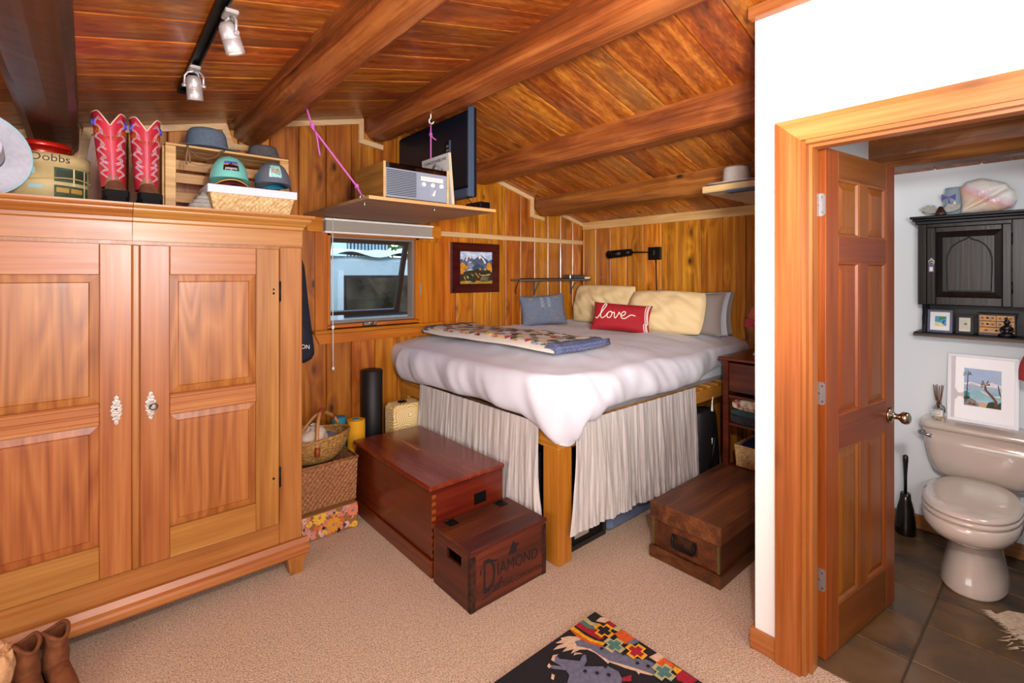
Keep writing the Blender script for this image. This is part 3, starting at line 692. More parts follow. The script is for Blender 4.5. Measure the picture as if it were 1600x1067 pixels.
# base moulding and feet
bmp = [(0, .1), (-.04, .1), (-.044, .108), (-.044, .128), (-.036, .138), (-.024, .148), (-.012, .172), (0, .1745)]
bm_ = MB(); bm_.prism(bmp, lambda u, v, d: (d, AF+u+.005, v), AL-.03, AR+.025); bm_.box(AL-.03, AR+.025, AF+.005, 3.25, .1, .145)
obj('base_moulding', bm_, M['armx'], ar)
def foot(x0, x1, y0, y1):
    cx_, cy_ = (x0+x1)/2, (y0+y1)/2; k = .6; mb = MB()
    vs = [(cx_+(x-cx_)*k, cy_+(y_-cy_)*k, .001) for x, y_ in ((x0, y0), (x1, y0), (x1, y1), (x0, y1))]+[(x, y_, .0995) for x, y_ in ((x0, y0), (x1, y0), (x1, y1), (x0, y1))]
    mb.add(vs, [(0, 3, 2, 1), (4, 5, 6, 7), (0, 1, 5, 4), (1, 2, 6, 5), (2, 3, 7, 6), (3, 0, 4, 7)])
    obj('foot', mb, M['armz'], ar)
foot(.765, .86, 2.6, 2.69); foot(AL-.02, AL+.075, 2.6, 2.69); foot(.765, .86, 3.15, 3.24); foot(AL-.02, AL+.075, 3.15, 3.24)
# cornice in two halves
cpf = [(.02, 1.677), (-.008, 1.677), (-.008, 1.755), (-.014, 1.762), (-.014, 1.775), (-.022, 1.779), (-.03, 1.789), (-.045, 1.799), (-.05, 1.806), (-.05, 1.812), (-.06, 1.816), (-.066, 1.824), (-.066, 1.832), (.62, 1.832), (.62, 1.677)]
for x0, x1 in ((AL-.045, .1465), (.1485, AR+.045)):
    mb = MB()
    # profile swept along the front; ends stepped in with the profile
    n = len(cpf); vs = []
    for e_, xe in enumerate((x0, x1)):
        for u, v in cpf:
            back = max(0, .066+u) if u < 0 else .066
            xx = xe
            if xe == x1 and x1 > .5: xx = xe-min(.058, back)*.8
            vs.append((xx, AF+u+.004, v))
    mb.add(vs, [(i, (i+1) % n, n+(i+1) % n, n+i) for i in range(n)])
    tri = geometry.tessellate_polygon([[Vector((u, v, 0)) for u, v in cpf]])
    mb.add(vs, [tuple(t) for t in tri]+[tuple(n+i for i in t)[::-1] for t in tri])
    obj('cornice', mb, M['armx'], ar)
ATOP = 1.833
# ------------------------------------------------------------------ things on top of the armoire
def hat(name, label, loc, crown_r, crown_h, brim_r, brim_sx, mat, bandmat, tilt=None, dent=.3, curl=.02, taper=.86, rz=0, droop=0.0, dome=False):
    t = thing(name, label, 'hat', loc)
    Mx = (tilt or Matrix.Identity(3)).to_4x4() @ Matrix.Rotation(rz, 4, 'Z')
    def crown(u, v):
        a = 2*PI*u
        if v < .72:
            k = v/.72; r = crown_r*(1-(1-taper)*k**1.5); z = crown_h*k
        else:
            k = (v-.72)/.28; r = crown_r*taper*math.cos(k*PI/2)**.7 if k < 1 else .001; z = crown_h+crown_h*.12*math.sin(k*PI)-(dent*crown_h*k)
        if dome: r = crown_r*max(.001, 1-v**3.2)**.5; z = crown_h*1.15*math.sin(min(1, v*1.02)*PI/2)
        x, y_ = r*math.cos(a)*1.12, r*math.sin(a)*.92
        if v > .72 and not dome: z -= dent*crown_h*.5*max(0, 1-abs(y_)/(crown_r*.5))*((v-.72)/.28)
        return tuple(Mx @ Vector((x, y_, z)))
    obj('crown', MB().grid(crown, 32, 14, cu=True), mat, t, local=True)
    def brim(top):
        def f(u, v):
            a = 2*PI*u; r = crown_r*.98+(brim_r-crown_r*.98)*v
            x = r*math.cos(a)*(1.12+(brim_sx-1.12)*v); y_ = r*math.sin(a)*(.92+.08*v)
            z = curl*v*v*abs(math.sin(a))**2*2-droop*v*abs(math.cos(a))+(.004 if top else 0)
            return tuple(Mx @ Vector((x, y_, z)))
        return f
    bm_ = MB().grid(brim(True), 40, 6, cu=True).grid(brim(False), 40, 6, cu=True)
    ed = lambda u, v: tuple(Vector(brim(False)(u, 1))*(1-v)+Vector(brim(True)(u, 1))*v)
    bm_.grid(ed, 40, 1, cu=True)
    obj('brim', bm_, mat, t, local=True)
    bd_ = lambda u, v: tuple(Mx @ Vector((crown_r*1.012*(1-.02*v)*math.cos(2*PI*u)*1.12, crown_r*1.012*(1-.02*v)*math.sin(2*PI*u)*.92, .004+.016*v)))
    obj('hat_band', MB().grid(bd_, 32, 1, cu=True), bandmat, t, local=True)
    return t
M['felt_pale'] = plain('pale_silver_felt', '#b9b8c4', .9, var=.1, vs=60, bump=.1, bs=150)
M['felt_blue'] = plain('slate_felt', '#5d6b7c', .9, var=.25, vs=150, bump=.15, bs=200)
M['felt_grey'] = plain('charcoal_felt', '#5a5657', .9, var=.25, vs=60, bump=.15, bs=200)
M['felt_taupe'] = plain('taupe_felt', '#a79a92', .9, var=.08, vs=60, bump=.1, bs=150)
M['ribbon'] = plain('dark_hat_ribbon', '#3a3236', .7)
# pale western hat standing on its brim edge, leaning back on the hat box
h1 = hat('western_hat', 'pale silver felt western hat propped on edge at far left', (-.335, 2.735, 1.99), .085, .12, .172, 1.0, M['felt_pale'], M['ribbon'],
         tilt=Matrix.Rotation(math.radians(80), 3, 'X') @ Matrix.Rotation(math.radians(8), 3, 'Y'), curl=.012)
tb = MB().tube([tuple((Matrix.Rotation(math.radians(80), 3, 'X') @ Matrix.Rotation(math.radians(8), 3, 'Y')) @ Vector((.172*math.cos(a), .172*math.sin(a), .002+.024*math.sin(a)**2))) for a in [2*PI*k/40 for k in range(40)]], .004, closed=True)
obj('brim_binding', tb, plain('pale_blue_binding', '#9cc4d4', .6), h1, local=True)
# oval hat box with shop print
M['hatbox'] = plain('cream_hatbox_card', '#c8b07c', .6, var=.18, vs=12)
hb = thing('hat_box', 'oval cream hat box printed with old shop fronts', 'box', (-.135, 2.955, ATOP+.001))
def oval(rx, ry, z0, z1, mb, mi=0, n=40): mb.loft([[(rx*math.cos(2*PI*k/n), ry*math.sin(2*PI*k/n), z) for k in range(n)] for z in (z0, z1)], mi); return mb
obj('box_body', oval(.145, .125, 0, .17, MB()), M['hatbox'], hb, local=True)
obj('box_lid', oval(.149, .129, .165, .212, MB()), M['hatbox'], hb, local=True)
PRM = [plain('print_green', '#3c5436', .7, var=.4, vs=40), plain('print_dark', '#2c3628', .7), plain('print_red', '#a8321e', .7), plain('print_ochre', '#b08a3e', .7), plain('print_blue', '#9cc0c4', .7), plain('print_lilac', '#a890c0', .7), plain('print_cream', '#e4d2a0', .7)]
def wrap(mb, a0, a1, z0, z1, rr, mi=0, n=6):
    mb.grid(lambda u, v: ((.145+rr)*math.cos(a0+(a1-a0)*u), (.125+rr)*math.sin(a0+(a1-a0)*u), z0+(z1-z0)*v), n, 1, mi=mi); return mb
A0 = -PI*.62
for a0, a1, z0, z1, mi in ((-1.35, -.35, .095, .155, 0), (-1.35, -.3, .02, .08, 0), (-1.3, -.85, .105, .145, 1), (-.8, -.4, .105, .145, 1), (-1.3, -1.0, .05, .07, 3), (-.95, -.6, .05, .07, 3), (-1.3, -1.1, .005, .03, 2), (-1.0, -.3, .005, .03, 3),
                            (-1.95, -1.75, .12, .145, 4), (-1.9, -1.6, .06, .075, 4), (-1.85, -1.6, .0, .03, 5), (-.55, -.5, .02, .155, 6), (-.9, -.86, .08, .155, 6)):
    obj('shopfront_print', wrap(MB(), a0, a1, z0, z1, .0006+.0004*mi), PRM[mi], hb, local=True)
def wraptext(txt, size, amid, z, rx, ry, mat, name, par, squash=1.0):
    mb = text_mesh(txt, size, .0004); out = []
    for x, y_, zz in mb.v:
        a = amid+x/((rx+ry)/2); out.append((( rx+.0008+zz)*math.cos(a), (ry+.0008+zz)*math.sin(a), z+y_))
    mb.v = out; return obj(name, mb, mat, par, local=True)
wraptext('Dobbs', .045, -1.42, .177, .149, .129, plain('print_ink', '#3a2a22', .7), 'lettering', hb)
wraptext('TE', .03, -.85, .004, .146, .126, plain('print_red_ink', '#b04030', .7), 'lettering', hb)
sg = MB().tube([(.153*math.cos(a), .133*math.sin(a), .1+.012*math.sin((a+1.7)*2)) for a in [-2.2+2.1*k/16 for k in range(17)]], .0025); obj('box_cord', sg, plain('jute_cord', '#c8a870', .8), hb, local=True)
tn = thing('round_tin', 'low round red tin sitting on the hat box lid', 'tin', (-.15, 2.955, ATOP+.2135))
obj('tin_base', MB().lathe((0, 0, 0), [(.098, 0), (.1, .004), (.1, .03), (.096, .032)], 36), plain('red_tin_metal', '#9c1c10', .25, .5), tn, local=True)
obj('tin_lid', MB().lathe((0, 0, .0322), [(.102, 0), (.104, .004), (.104, .018), (.098, .022), (.01, .024)], 36), plain('bright_red_lid', '#c02012', .22, .4), tn, local=True)

# cowboy boots
M['bootred'] = plain('crimson_boot_leather', '#c02a40', .35, var=.25, vs=14, bump=.1, bs=60)
M['bootbrown'] = plain('tan_boot_leather', '#8a5f40', .5, var=.3, vs=20, bump=.15, bs=80)
M['bootsole'] = plain('black_boot_rubber', '#0a090b', .8, spec=.2)
M['st_or'] = plain('orange_stitching', '#d86a18', .6); M['st_bl'] = plain('blue_stitching', '#8fa4e8', .6)
def boot(label, x, y_, lean):
    t = thing('cowboy_boot', label, 'boot', (x, y_, ATOP+.001), group='pair of crimson cowboy boots')
    sx, sy = .055, .07; Hs = .41
    def top(a):    # scalloped top: dips at the front (-y) and back
        return Hs-.062*max(0, 1-abs(math.cos(a))*1.5)**1.0
    def shaft(a, k, off=0):
        z = .085+(top(a)-.085)*k
        zz = (z-.085)/(Hs-.085)
        rx = (.043+(.0155)*zz**.8)+off; ry = (.062+.02*zz)+off
        return (rx*math.cos(a)+lean*(z), ry*math.sin(a)+.035, z)
    mb = MB().grid(lambda u, v: shaft(2*PI*u, v), 48, 14, cu=True).grid(lambda u, v: shaft(2*PI*u, 1-.5*v, -.004), 48, 6, cu=True)
    sh = obj('shaft', mb, M['bootred'], t, local=True)
    rim = MB().tube([shaft(2*PI*k/48, 1.0) for k in range(48)], .0028, closed=True); obj('top_binding', rim, plain('pale_piping', '#dcc0ac', .5), sh, local=True)
    # seam down the front, flame stitching
    se = MB().tube([shaft(-PI/2, k/10, .002) for k in range(11)], .004); obj('front_seam', se, plain('pink_seam', '#e05a74', .4), sh, local=True)
    for i, (mat, off_) in enumerate((('st_or', 0), ('st_bl', .075), ('st_bl', -.075), ('st_or', .17), ('st_or', -.15))):
        st = MB()
        for sgn in (-1, 1):
            for fl in range(4):
                pts = []
                for j in range(15):
                    k = j/14; kk = .12+.2*fl+.24*k
                    aa = -PI/2+sgn*(.3+off_*.9+(.95-.12*fl)*math.sin(k*PI)*(.55+.45*math.sin(k*9+fl))+.08*fl)
                    pts.append(shaft(aa, min(.93, kk), .0014))
                st.tube(pts, .0015, 5)
            pts = [shaft(-PI/2+sgn*(.05+1.2*j/12), .74+.04*math.sin(j*1.7), .0014) for j in range(13)]; st.tube(pts, .0023, 5)
        obj('stitching', st, M[mat], sh, local=True)
    pl = MB()
    for sgn in (-1, 1):
        c = Vector(shaft(-PI/2+sgn*1.15, .86, .003))
        nrm_ = Vector((math.cos(-PI/2+sgn*1.15), math.sin(-PI/2+sgn*1.15), 0)); sx_ = nrm_.orthogonal().normalized(); sy_ = nrm_.cross(sx_)
        pl.tube([c+sx_*.011*math.cos(q)+sy_*.014*math.sin(q) for q in [2*PI*k/14 for k in range(14)]], .0034, 6, closed=True)
    obj('pull_hole', pl, plain('violet_binding', '#4a48c0', .5), sh, local=True)
    # foot
    sec = []
    for yy, wx, hz, z0 in ((.105, .028, .085, .012), (.085, .034, .1, .012), (.04, .036, .115, .012), (0, .036, .118, .012), (-.05, .04, .095, .012), (-.1, .044, .072, .012), (-.14, .042, .055, .014), (-.165, .036, .045, .016), (-.176, .03, .036, .018)):
        sec.append([(wx*math.cos(a)*(1.0 if math.sin(a) < 0 else .9), yy, z0+hz*.5+hz*.5*math.copysign(abs(math.sin(a))**.8, math.sin(a))) for a in [2*PI*k/16 for k in range(16)]])
    obj('vamp', MB().loft(sec), M['bootbrown'], t, local=True)
    tg = MB().grid(lambda u, v: shaft(-PI/2+(u-.5)*(1.5-1.05*v), .02+.17*v, .003), 10, 4); obj('tongue', tg, M['bootbrown'], t, local=True)
    so_ = MB()
    pts = [(-.03, .108), (-.036, .07), (-.033, .03), (-.036, -.03), (-.047, -.09), (-.044, -.15), (-.03, -.184), (.03, -.184), (.044, -.15), (.047, -.09), (.036, -.03), (.033, .03), (.036, .07), (.03, .108)]
    so_.prism(pts, lambda u, v, d: (u, v, d), 0, .024); so_.box(-.032, .032, .03, .108, 0, .03)
    so_.prism([(-.046, -.13), (-.036, -.186), (.036, -.186), (.046, -.13)], lambda u, v, d: (u, v, d), .024, .052)
    obj('sole', so_, M['bootsole'], t, local=True)
boot('crimson stitched cowboy boot nearer the hat box', .095, 2.80, -.05)
boot('crimson stitched cowboy boot nearer the wooden crate', .212, 2.805, -.015)

# slatted wooden crate on its side
ct = thing('wooden_crate', 'slatted pine crate on the armoire carrying felt hats', 'crate', (.583, 3.1, ATOP+.001))
cz0, cz1 = ATOP+.001, 2.19
for x0 in (.294, .828):
    for y0 in (2.955, 3.215): obj('corner_post', MB().box(x0, x0+.045, y0, y0+.025, cz0+.0105, cz1-.012, .002), M['slat'], ct)
for z0, z1 in ((1.85, 1.905), (1.933, 1.99), (2.04, 2.094), (2.112, 2.165)): obj('slat', MB().box(.30, .868, 3.2405, 3.25, z0, z1, .002), M['slat'], ct)
for y0 in (2.95, 3.05, 3.15): obj('slat', MB().box(.294, .873, y0, y0+.096, cz1-.0115, cz1, .002), M['slat'], ct)
obj('slat', MB().box(.294, .873, 2.955, 3.24, cz0, cz0+.01, .002), M['slat'], ct)
for y0 in (2.98, 3.11):
    for xx in (.284, .8735): obj('slat', MB().box(xx, xx+.0095, y0, y0+.1, cz0+.02, cz1-.012, .002), M['slat'], ct)
hat('felt_hat', 'slate blue felt hat with thin leather band on top of the crate', (.492, 3.08, cz1+.006), .086, .108, .172, 1.05, M['felt_blue'], plain('brown_leather_band', '#4a3428', .6), dome=True, curl=.0, droop=.004)
tie = thing('leather_cord', 'knotted brown leather cord hanging over the crate edge', 'cord', (.383, 2.94, cz1))
TM = Matrix.Translation((-.0+.011, .105, .028))
obj('cord_loop', MB().tube([(.37, 2.842, 2.15), (.39, 2.835, 2.13), (.42, 2.832, 2.105), (.46, 2.832, 2.10), (.50, 2.834, 2.12), (.52, 2.838, 2.15), (.54, 2.842, 2.158)], .004).xf(TM), plain('hide_cord', '#6a4c34', .8), tie)
obj('cord_tail', MB().tube([(.375, 2.842, 2.16), (.374, 2.834, 2.13), (.368, 2.832, 2.09), (.37, 2.832, 2.06)], .005).tube([(.378, 2.834, 2.135), (.384, 2.832, 2.1), (.383, 2.832, 2.07)], .005).xf(TM), plain('hide_cord_pale', '#7c5c40', .8), tie)
hat('felt_hat', 'charcoal grey felt hat with crushed crown at the back of the crate', (.815, 3.24, 2.205), .085, .1, .125, 1.05, M['felt_grey'], M['felt_grey'], dent=.5, curl=.01, taper=.8, tilt=Matrix.Rotation(math.radians(-8), 3, 'X'))
# pale woven sun hat squeezed beside the basket
M['straw'] = plain('pale_grey_straw', '#b4ada4', .9, var=.3, vs=90, bump=.4, bs=160, stretch=(1, 1, 3))
sh_ = thing('straw_hat', 'pale grey woven hat slumped beside the white basket', 'hat', (.44, 2.83, ATOP+.001))
def strawf(u, v):
    a = 2*PI*u; k = v
    r = .088*(1-k)**.55+.004; z = .125*k
    return (r*math.cos(a)*1.0+.035*k, r*math.sin(a)*.55, z+.004*math.sin(k*40))
obj('crown', MB().grid(strawf, 30, 26, cu=True), M['straw'], sh_, local=True)
obj('brim', MB().lathe((0, 0, 0), [(.092, .0005), (.092, .004)], 30).xf(Matrix.Diagonal((1, .58, 1, 1))), M['straw'], sh_, local=True)

# wicker tray basket with white liner
def weave(mb, fn, nu, nv, cells_u, cells_v, amp, mi=0):
    """fn(u,v) -> (point, normal); woven relief"""
    def f(u, v):
        p, n = fn(u, v); i = math.floor(v*cells_v-1e-6); ph = PI*(i % 2)
        d = amp*(math.sin(u*cells_u*2*PI+ph))*abs(math.sin(v*cells_v*PI))**.5
        return tuple(Vector(p)+Vector(n)*d)
    mb.grid(f, nu, nv, mi=mi)
def tapered_basket(name, mats, par, x0, x1, y0, y1, z0, z1, inset, cu, cv, amp, nuv=(60, 24)):
    """four woven walls, x0..y1 at the rim, inset at the base"""
    mb = MB()
    def wall(ax, ay, bx, by, nx, ny):
        def f(u, v):
            k = 1-v; px = ax+(bx-ax)*u; py = ay+(by-ay)*u
            cx_, cy_ = (x0+x1)/2, (y0+y1)/2
            sx = 1-inset*k/((x1-x0)/2); sy = 1-inset*k/((y1-y0)/2)
            return ((cx_+(px-cx_)*sx, cy_+(py-cy_)*sy, z0+(z1-z0)*v), (nx, ny, 0))
        ln = math.hypot(bx-ax, by-ay)
        weave(mb, f, max(8, int(nuv[0]*ln/(x1-x0))), nuv[1], max(2, round(cu*ln/(x1-x0))), cv, amp)
    wall(x0, y0, x1, y0, 0, -1); wall(x1, y0, x1, y1, 1, 0); wall(x1, y1, x0, y1, 0, 1); wall(x0, y1, x0, y0, -1, 0)
    mb.box(x0+inset, x1-inset, y0+inset, y1-inset, z0, z0+.006)
    return obj(name, mb, mats, par)
M['wick_pale'] = plain('pale_wicker', '#d8b884', .6, var2='#b8905a', vs=60, var=.3)
M['wick_brown'] = plain('brown_seagrass', '#a87448', .65, var2='#7a4a28', vs=60, var=.4, stretch=(1, 1, 3))
bk = thing('wicker_basket', 'pale wicker tray with white cloth liner holding caps', 'basket', (.64, 2.83, ATOP+.001))
tapered_basket('woven_body', M['wick_pale'], bk, .441, .843, 2.72, 2.95, ATOP+.001, 1.962, .03, 16, 10, .003, (90, 30))
ln_ = MB(); 
ln_.box(.437, .847, 2.716, 2.721, 1.93, 1.97, .002).box(.437, .847, 2.949, 2.954, 1.93, 1.97, .002).box(.437, .442, 2.721, 2.949, 1.93, 1.97, .002).box(.842, .847, 2.721, 2.949, 1.93, 1.97, .002)
lo = obj('liner_cuff', ln_, plain('white_liner', '#d4d0d8', .85), bk)
def cap(label, loc, rz, front, mesh_, brimc, tiltx=0):
    t = thing('baseball_cap', label, 'cap', loc, rz)
    Rm = Matrix.Rotation(tiltx, 4, 'X')
    def dome(a, k, off=0):
        r = .088*math.cos(k*PI/2)**.8 if k < 1 else .0005
        return Rm @ Vector(((r+off)*math.cos(a), (r+off)*1.12*math.sin(a), .125*math.sin(k*PI/2)**1.15+.0))
    obj('front_panel', MB().grid(lambda u, v: tuple(dome(-PI/2+(u-.5)*PI*.78, v, .0015)), 24, 12), front, t, local=True)
    obj('mesh_back', MB().grid(lambda u, v: tuple(dome(PI/2+(u-.5)*PI*1.24, v)), 24, 12), mesh_, t, local=True)
    def vis(u, v):
        a = -PI/2+(u-.5)*PI*.86; r0 = .089; x = r0*math.cos(a); y0_ = r0*1.12*math.sin(a)
        ext = .07*math.sin(u*PI)**.6*v
        return tuple(Rm @ Vector((x*(1+.05*v), y0_-ext, .006-.035*v*(x/.089)**2-.018*v)))
    vb = MB().grid(vis, 20, 6).grid(lambda u, v: tuple(Vector(vis(u, v))-Vector((0, 0, .004))), 20, 6)
    vo = obj('visor', vb, brimc, t, local=True)
    obj('button', MB().lathe(tuple(Rm @ Vector((0, 0, .124))), [(.008, 0), (.007, .004), (.002, .006)], 10), front, t, local=True)
    return t, dome, vis
c1, dm, vis = cap('teal trucker cap with mountain badge in the wicker tray', (.557, 2.865, 2.015), -.1, plain('teal_cap_cloth', '#6fb9ae', .8, bump=.05), plain('pale_teal_mesh', '#bfe2dc', .8, bump=.3, bs=300), plain('teal_visor', '#4f9a90', .8))
ob = MB().tube([Vector(vis(k/20, 1))-Vector((0, 0, .006)) for k in range(21)], .003); obj('visor_edge', ob, plain('orange_edge', '#d8943c', .6), c1, local=True)
def patch(par, dome, a0, a1, k0, k1, off, mat, name='badge', n=6):
    return obj(name, MB().grid(lambda u, v: tuple(dome(-PI/2+a0+(a1-a0)*u, k0+(k1-k0)*v, off)), n, n), mat, par, local=True)
patch(c1, dm, -.42, .42, .24, .53, .004, plain('badge_navy', '#15151f', .6))
patch(c1, dm, -.40, .40, .44, .51, .0048, plain('badge_violet', '#5a5ab8', .6), 'badge_band'); patch(c1, dm, -.40, .40, .40, .44, .0048, plain('badge_orange', '#d88048', .6), 'badge_band')
mt = MB()
for j, (a, hh) in enumerate(((-.28, .08), (-.12, .12), (0, .2), (.14, .12), (.28, .09))):
    q = [dm(-PI/2+a-.12, .35, .0055), dm(-PI/2+a+.12, .35, .0055), dm(-PI/2+a, .35+hh*.8, .0062)]; mt.add(q, [(0, 1, 2)])
obj('badge_mountain', mt, M['black'], c1, local=True)
def dometext(txt, size, par, dome, k, off, mat):
    mb = text_mesh(txt, size, 0); mb.v = [tuple(dome(-PI/2+x/.09, k+y_*7.5, off)) for x, y_, z in mb.v]; return obj('lettering', mb, mat, par, local=True)
dometext('patagonia', .0145, c1, dm, .27, .006, M['white'])
c2, dm2, _v = cap('grey and bright blue trucker cap with square fish badge', (.762, 2.85, 2.012), -.12, plain('charcoal_cap_cloth', '#5a5e6a', .85), plain('bright_blue_mesh', '#22a4cc', .8, bump=.3, bs=300), plain('charcoal_visor', '#4a4e5a', .85), tiltx=0)
patch(c2, dm2, -.36, .36, .2, .6, .004, plain('teal_badge', '#4fa8ac', .6, var2='#bfe6e0', vs=60), 'badge')
patch(c2, dm2, -.26, .26, .32, .48, .0055, plain('salmon_fish', '#c06a50', .6, var2='#7fb4a8', vs=80), 'badge_motif')
obj('packed_caps', MB().box(.47, .82, 2.74, 2.93, 1.86, 1.96, .03), plain('navy_caps', '#20222e', .9), bk)
c3, _d, _v2 = cap('dark cap with red underside beneath the teal cap', (.567, 2.885, 1.992), -.1, plain('navy_cap_cloth', '#23242e', .85), plain('navy_mesh', '#1c1e28', .85), plain('red_visor_under', '#b83a40', .7))

# ------------------------------------------------------------------ track light
tl = thing('track_light', 'black ceiling track with two silver spot heads', 'light', (.33, 2.2, cz(.33)))
tz = lambda x: cz(x)-.001
trk = MB()
for (xa, xb, dz0, dz1) in ((.305, .311, 0, .022), (.337, .343, 0, .022), (.311, .337, 0, .008)):
    trk.add([(x+(.012*(yy-1.75)), yy, tz(x)-d) for yy in (.55, 2.72) for x in (xa, xb) for d in (dz0, dz1)], [(0, 1, 3, 2), (4, 6, 7, 5), (0, 4, 5, 1), (2, 3, 7, 6), (0, 2, 6, 4), (1, 5, 7, 3)])
obj('track_rail', trk, M['black'], tl)
obj('end_cap', MB().box(.317, .356, 2.72, 2.728, tz(.33)-.026, tz(.33)+.0, .002), M['black'], tl)
def head(px, py, aim, lit):
    z0 = tz(px)-.0225
    ad = MB().box(px-.02, px+.02, py-.035, py+.035, z0-.014, z0-.0002, .003); a = obj('adapter', ad, M['silver'], tl)
    pv = Vector((px, py, z0-.075)); d = Vector(aim).normalized()
    sd = d.cross(Vector((0, 0, 1))).normalized(); 
    yk = MB()
    top_ = Vector((px, py, z0-.016))
    for s_ in (-1, 1):
        yk.tube([top_, top_+sd*.022*s_+Vector((0, 0, -.004)), top_+sd*.034*s_+Vector((0, 0, -.02)), pv+sd*.034*s_], .0045, 6)
        yk.cyl(pv+sd*.027*s_, pv+sd*.042*s_, .007, n=10)
    obj('yoke', yk, M['silver'], tl)
    Mq = d.to_track_quat('Z', 'Y').to_matrix()
    hd = MB().lathe(pv, [(.006, -.04), (.018, -.038), (.026, -.026), (.028, -.01), (.0285, .012), (.0275, .013), (.0285, .014), (.0295, .055), (.0275, .057), (.0265, .05)], 24, caps=False, M=Mq)
    h = obj('lamp_head', hd, M['silver'], tl)
    bl = MB().lathe(pv, [(.0265, .049), (.02, .052), (.002, .053)], 20, M=Mq)
    obj('lamp_face', bl, plain('lit_bulb_face', '#fff0c8', .4, emit='#ffeebb', es=6) if lit else plain('unlit_bulb_face', '#ddd8cc', .3), h)
    wr = MB().tube([top_, top_+Vector((.012, -.01, -.012)), top_+Vector((.02, 0, -.03)), pv-d*.036], .003, 6); obj('flex', wr, plain('pale_blue_flex', '#8cb4c4', .5), tl)
head(.352, 1.80, (.35, .12, -1), True)
head(.332, 2.36, (.12, .25, -1), False)

# ------------------------------------------------------------------ rope hung shelf and the things on it
SZ = 1.955
sf = thing('hanging_shelf', 'broad plywood shelf hung from the beams on pink cord', 'shelf', (1.56, 2.98, SZ-.018))
obj('shelf_board', MB().box(1.13, 1.995, 2.462, YA-.0015, SZ-.018, SZ), M['ply'], sf)
obj('front_lipping', MB().box(1.13, 1.995, 2.452, 2.4618, SZ-.019, SZ, .002), M['plyedge'], sf)
ey = MB()
for x, yy in ((1.18, 2.62), (1.60, 2.56)): 
    ey.cyl((x, yy, SZ-.036), (x, yy, SZ-.0182), .007, n=8).cyl((x, yy, SZ-.0225), (x, yy, SZ-.0182), .012, n=8)
obj('bolt', ey, M['chrome'], sf)
eb = MB().tube([(1.165+.011*math.cos(a), 2.62, SZ+.014+.013*math.sin(a)) for a in [2*PI*k/14 for k in range(14)]], .003, closed=True); obj('eye_bolt', eb, M['chrome'], sf)
M['pink'] = plain('pink_paracord', '#c45cb4', .6, var=.2, vs=200)
rp = thing('pink_cord', 'knotted pink cord tied from beam down to shelf corner', 'cord', (1.165, 2.62, SZ))
obj('cord_line', MB().tube([(.865, 2.62, 2.395), (.895, 2.62, 2.30), (1.13, 2.62, 2.03), (1.165, 2.62, SZ+.02)], .0055, 8), M['pink'], rp)
def knot(c, s): 
    mb = MB()
    for k in range(3): mb.tube([(c[0]+s*math.cos(a)*.8, c[1]+s*math.sin(a), c[2]+(k-1)*s*.7+s*.3*math.sin(a*2)) for a in [2*PI*j/10 for j in range(10)]], s*.55, 6, closed=True)
    return mb
obj('knot', knot((.893, 2.62, 2.315), .009), M['pink'], rp); obj('knot', knot((1.135, 2.62, 2.025), .009), M['pink'], rp)
obj('cord_tail', MB().tube([(.9, 2.618, 2.305), (.915, 2.612, 2.25), (.922, 2.612, 2.2), (.93, 2.612, 2.16)], .0045, 6), M['pink'], rp)
r2 = thing('pink_cord', 'straight pink cord hanging from a white hook in the ridge beam', 'cord', (1.66, 2.70, SZ))
hk = MB().tube([(1.66, 2.70, 2.60), (1.66, 2.70, 2.535), (1.652, 2.706, 2.52), (1.652, 2.704, 2.505), (1.66, 2.70, 2.497), (1.672, 2.692, 2.502), (1.675, 2.69, 2.512)], .0042, 8)
obj('hook', hk, M['white'], r2)
obj('cord_line', MB().tube([(1.66, 2.70, 2.5), (1.66, 2.70, 2.44), (1.66, 2.70, SZ+.002)], .005, 8), M['pink'], r2)
obj('knot', knot((1.66, 2.70, 2.43), .008), M['pink'], r2)
obj('cord_tail', MB().tube([(1.66, 2.70, 2.425), (1.675, 2.692, 2.405), (1.69, 2.682, 2.395)], .004, 6), M['pink'], r2)
# record player radio
rd = thing('table_radio', 'retro wood and white radio phonograph under a smoked lid', 'radio', (1.43, 2.67, SZ+.0005))
x0, x1, y0, y1, z0 = 1.222, 1.645, 2.475, 2.85, SZ+.0005
obj('side_panel', MB().box(x0, x0+.012, y0, y1, z0, z0+.2, .001), M['radiowood'], rd); obj('side_panel', MB().box(x1-.012, x1, y0, y1, z0, z0+.2, .001), M['radiowood'], rd)
obj('side_edge', MB().box(x0-.0005, x0+.0125, y0-.003, y0-.0001, z0, z0+.2), M['plyedge'], rd); obj('side_edge', MB().box(x1-.0125, x1+.0005, y0-.003, y0-.0001, z0, z0+.2), M['plyedge'], rd)
M['radiograin'] = plain('pale_grey_facia', '#8a93a6', .5)
obj('chassis', MB().box(x0+.0122, x1-.0122, y0+.008, y1, z0+.01, z0+.165), M['radiograin'], rd)
fa = obj('facia', MB().box(x0+.0125, x1-.0125, y0+.002, y0+.0078, z0+.008, z0+.168), M['radiograin'], rd)
gl_ = MB()
for k in range(15): gl_.box(x0+.02, x0+.205, y0+.0008, y0+.0019, z0+.02+k*.0096, z0+.0245+k*.0096)
obj('speaker_slot', gl_, plain('slot_dark', '#20242c', .7), fa)
obj('tuning_dial', MB().box(x0+.235, x0+.385, y0+.0005, y0+.0019, z0+.122, z0+.146), plain('dial_white', '#eee6dc', .4), fa)
obj('dial_line', MB().box(x0+.24, x0+.38, y0-.0003, y0+.0004, z0+.134, z0+.1355), plain('dial_red', '#b04038', .5), fa)
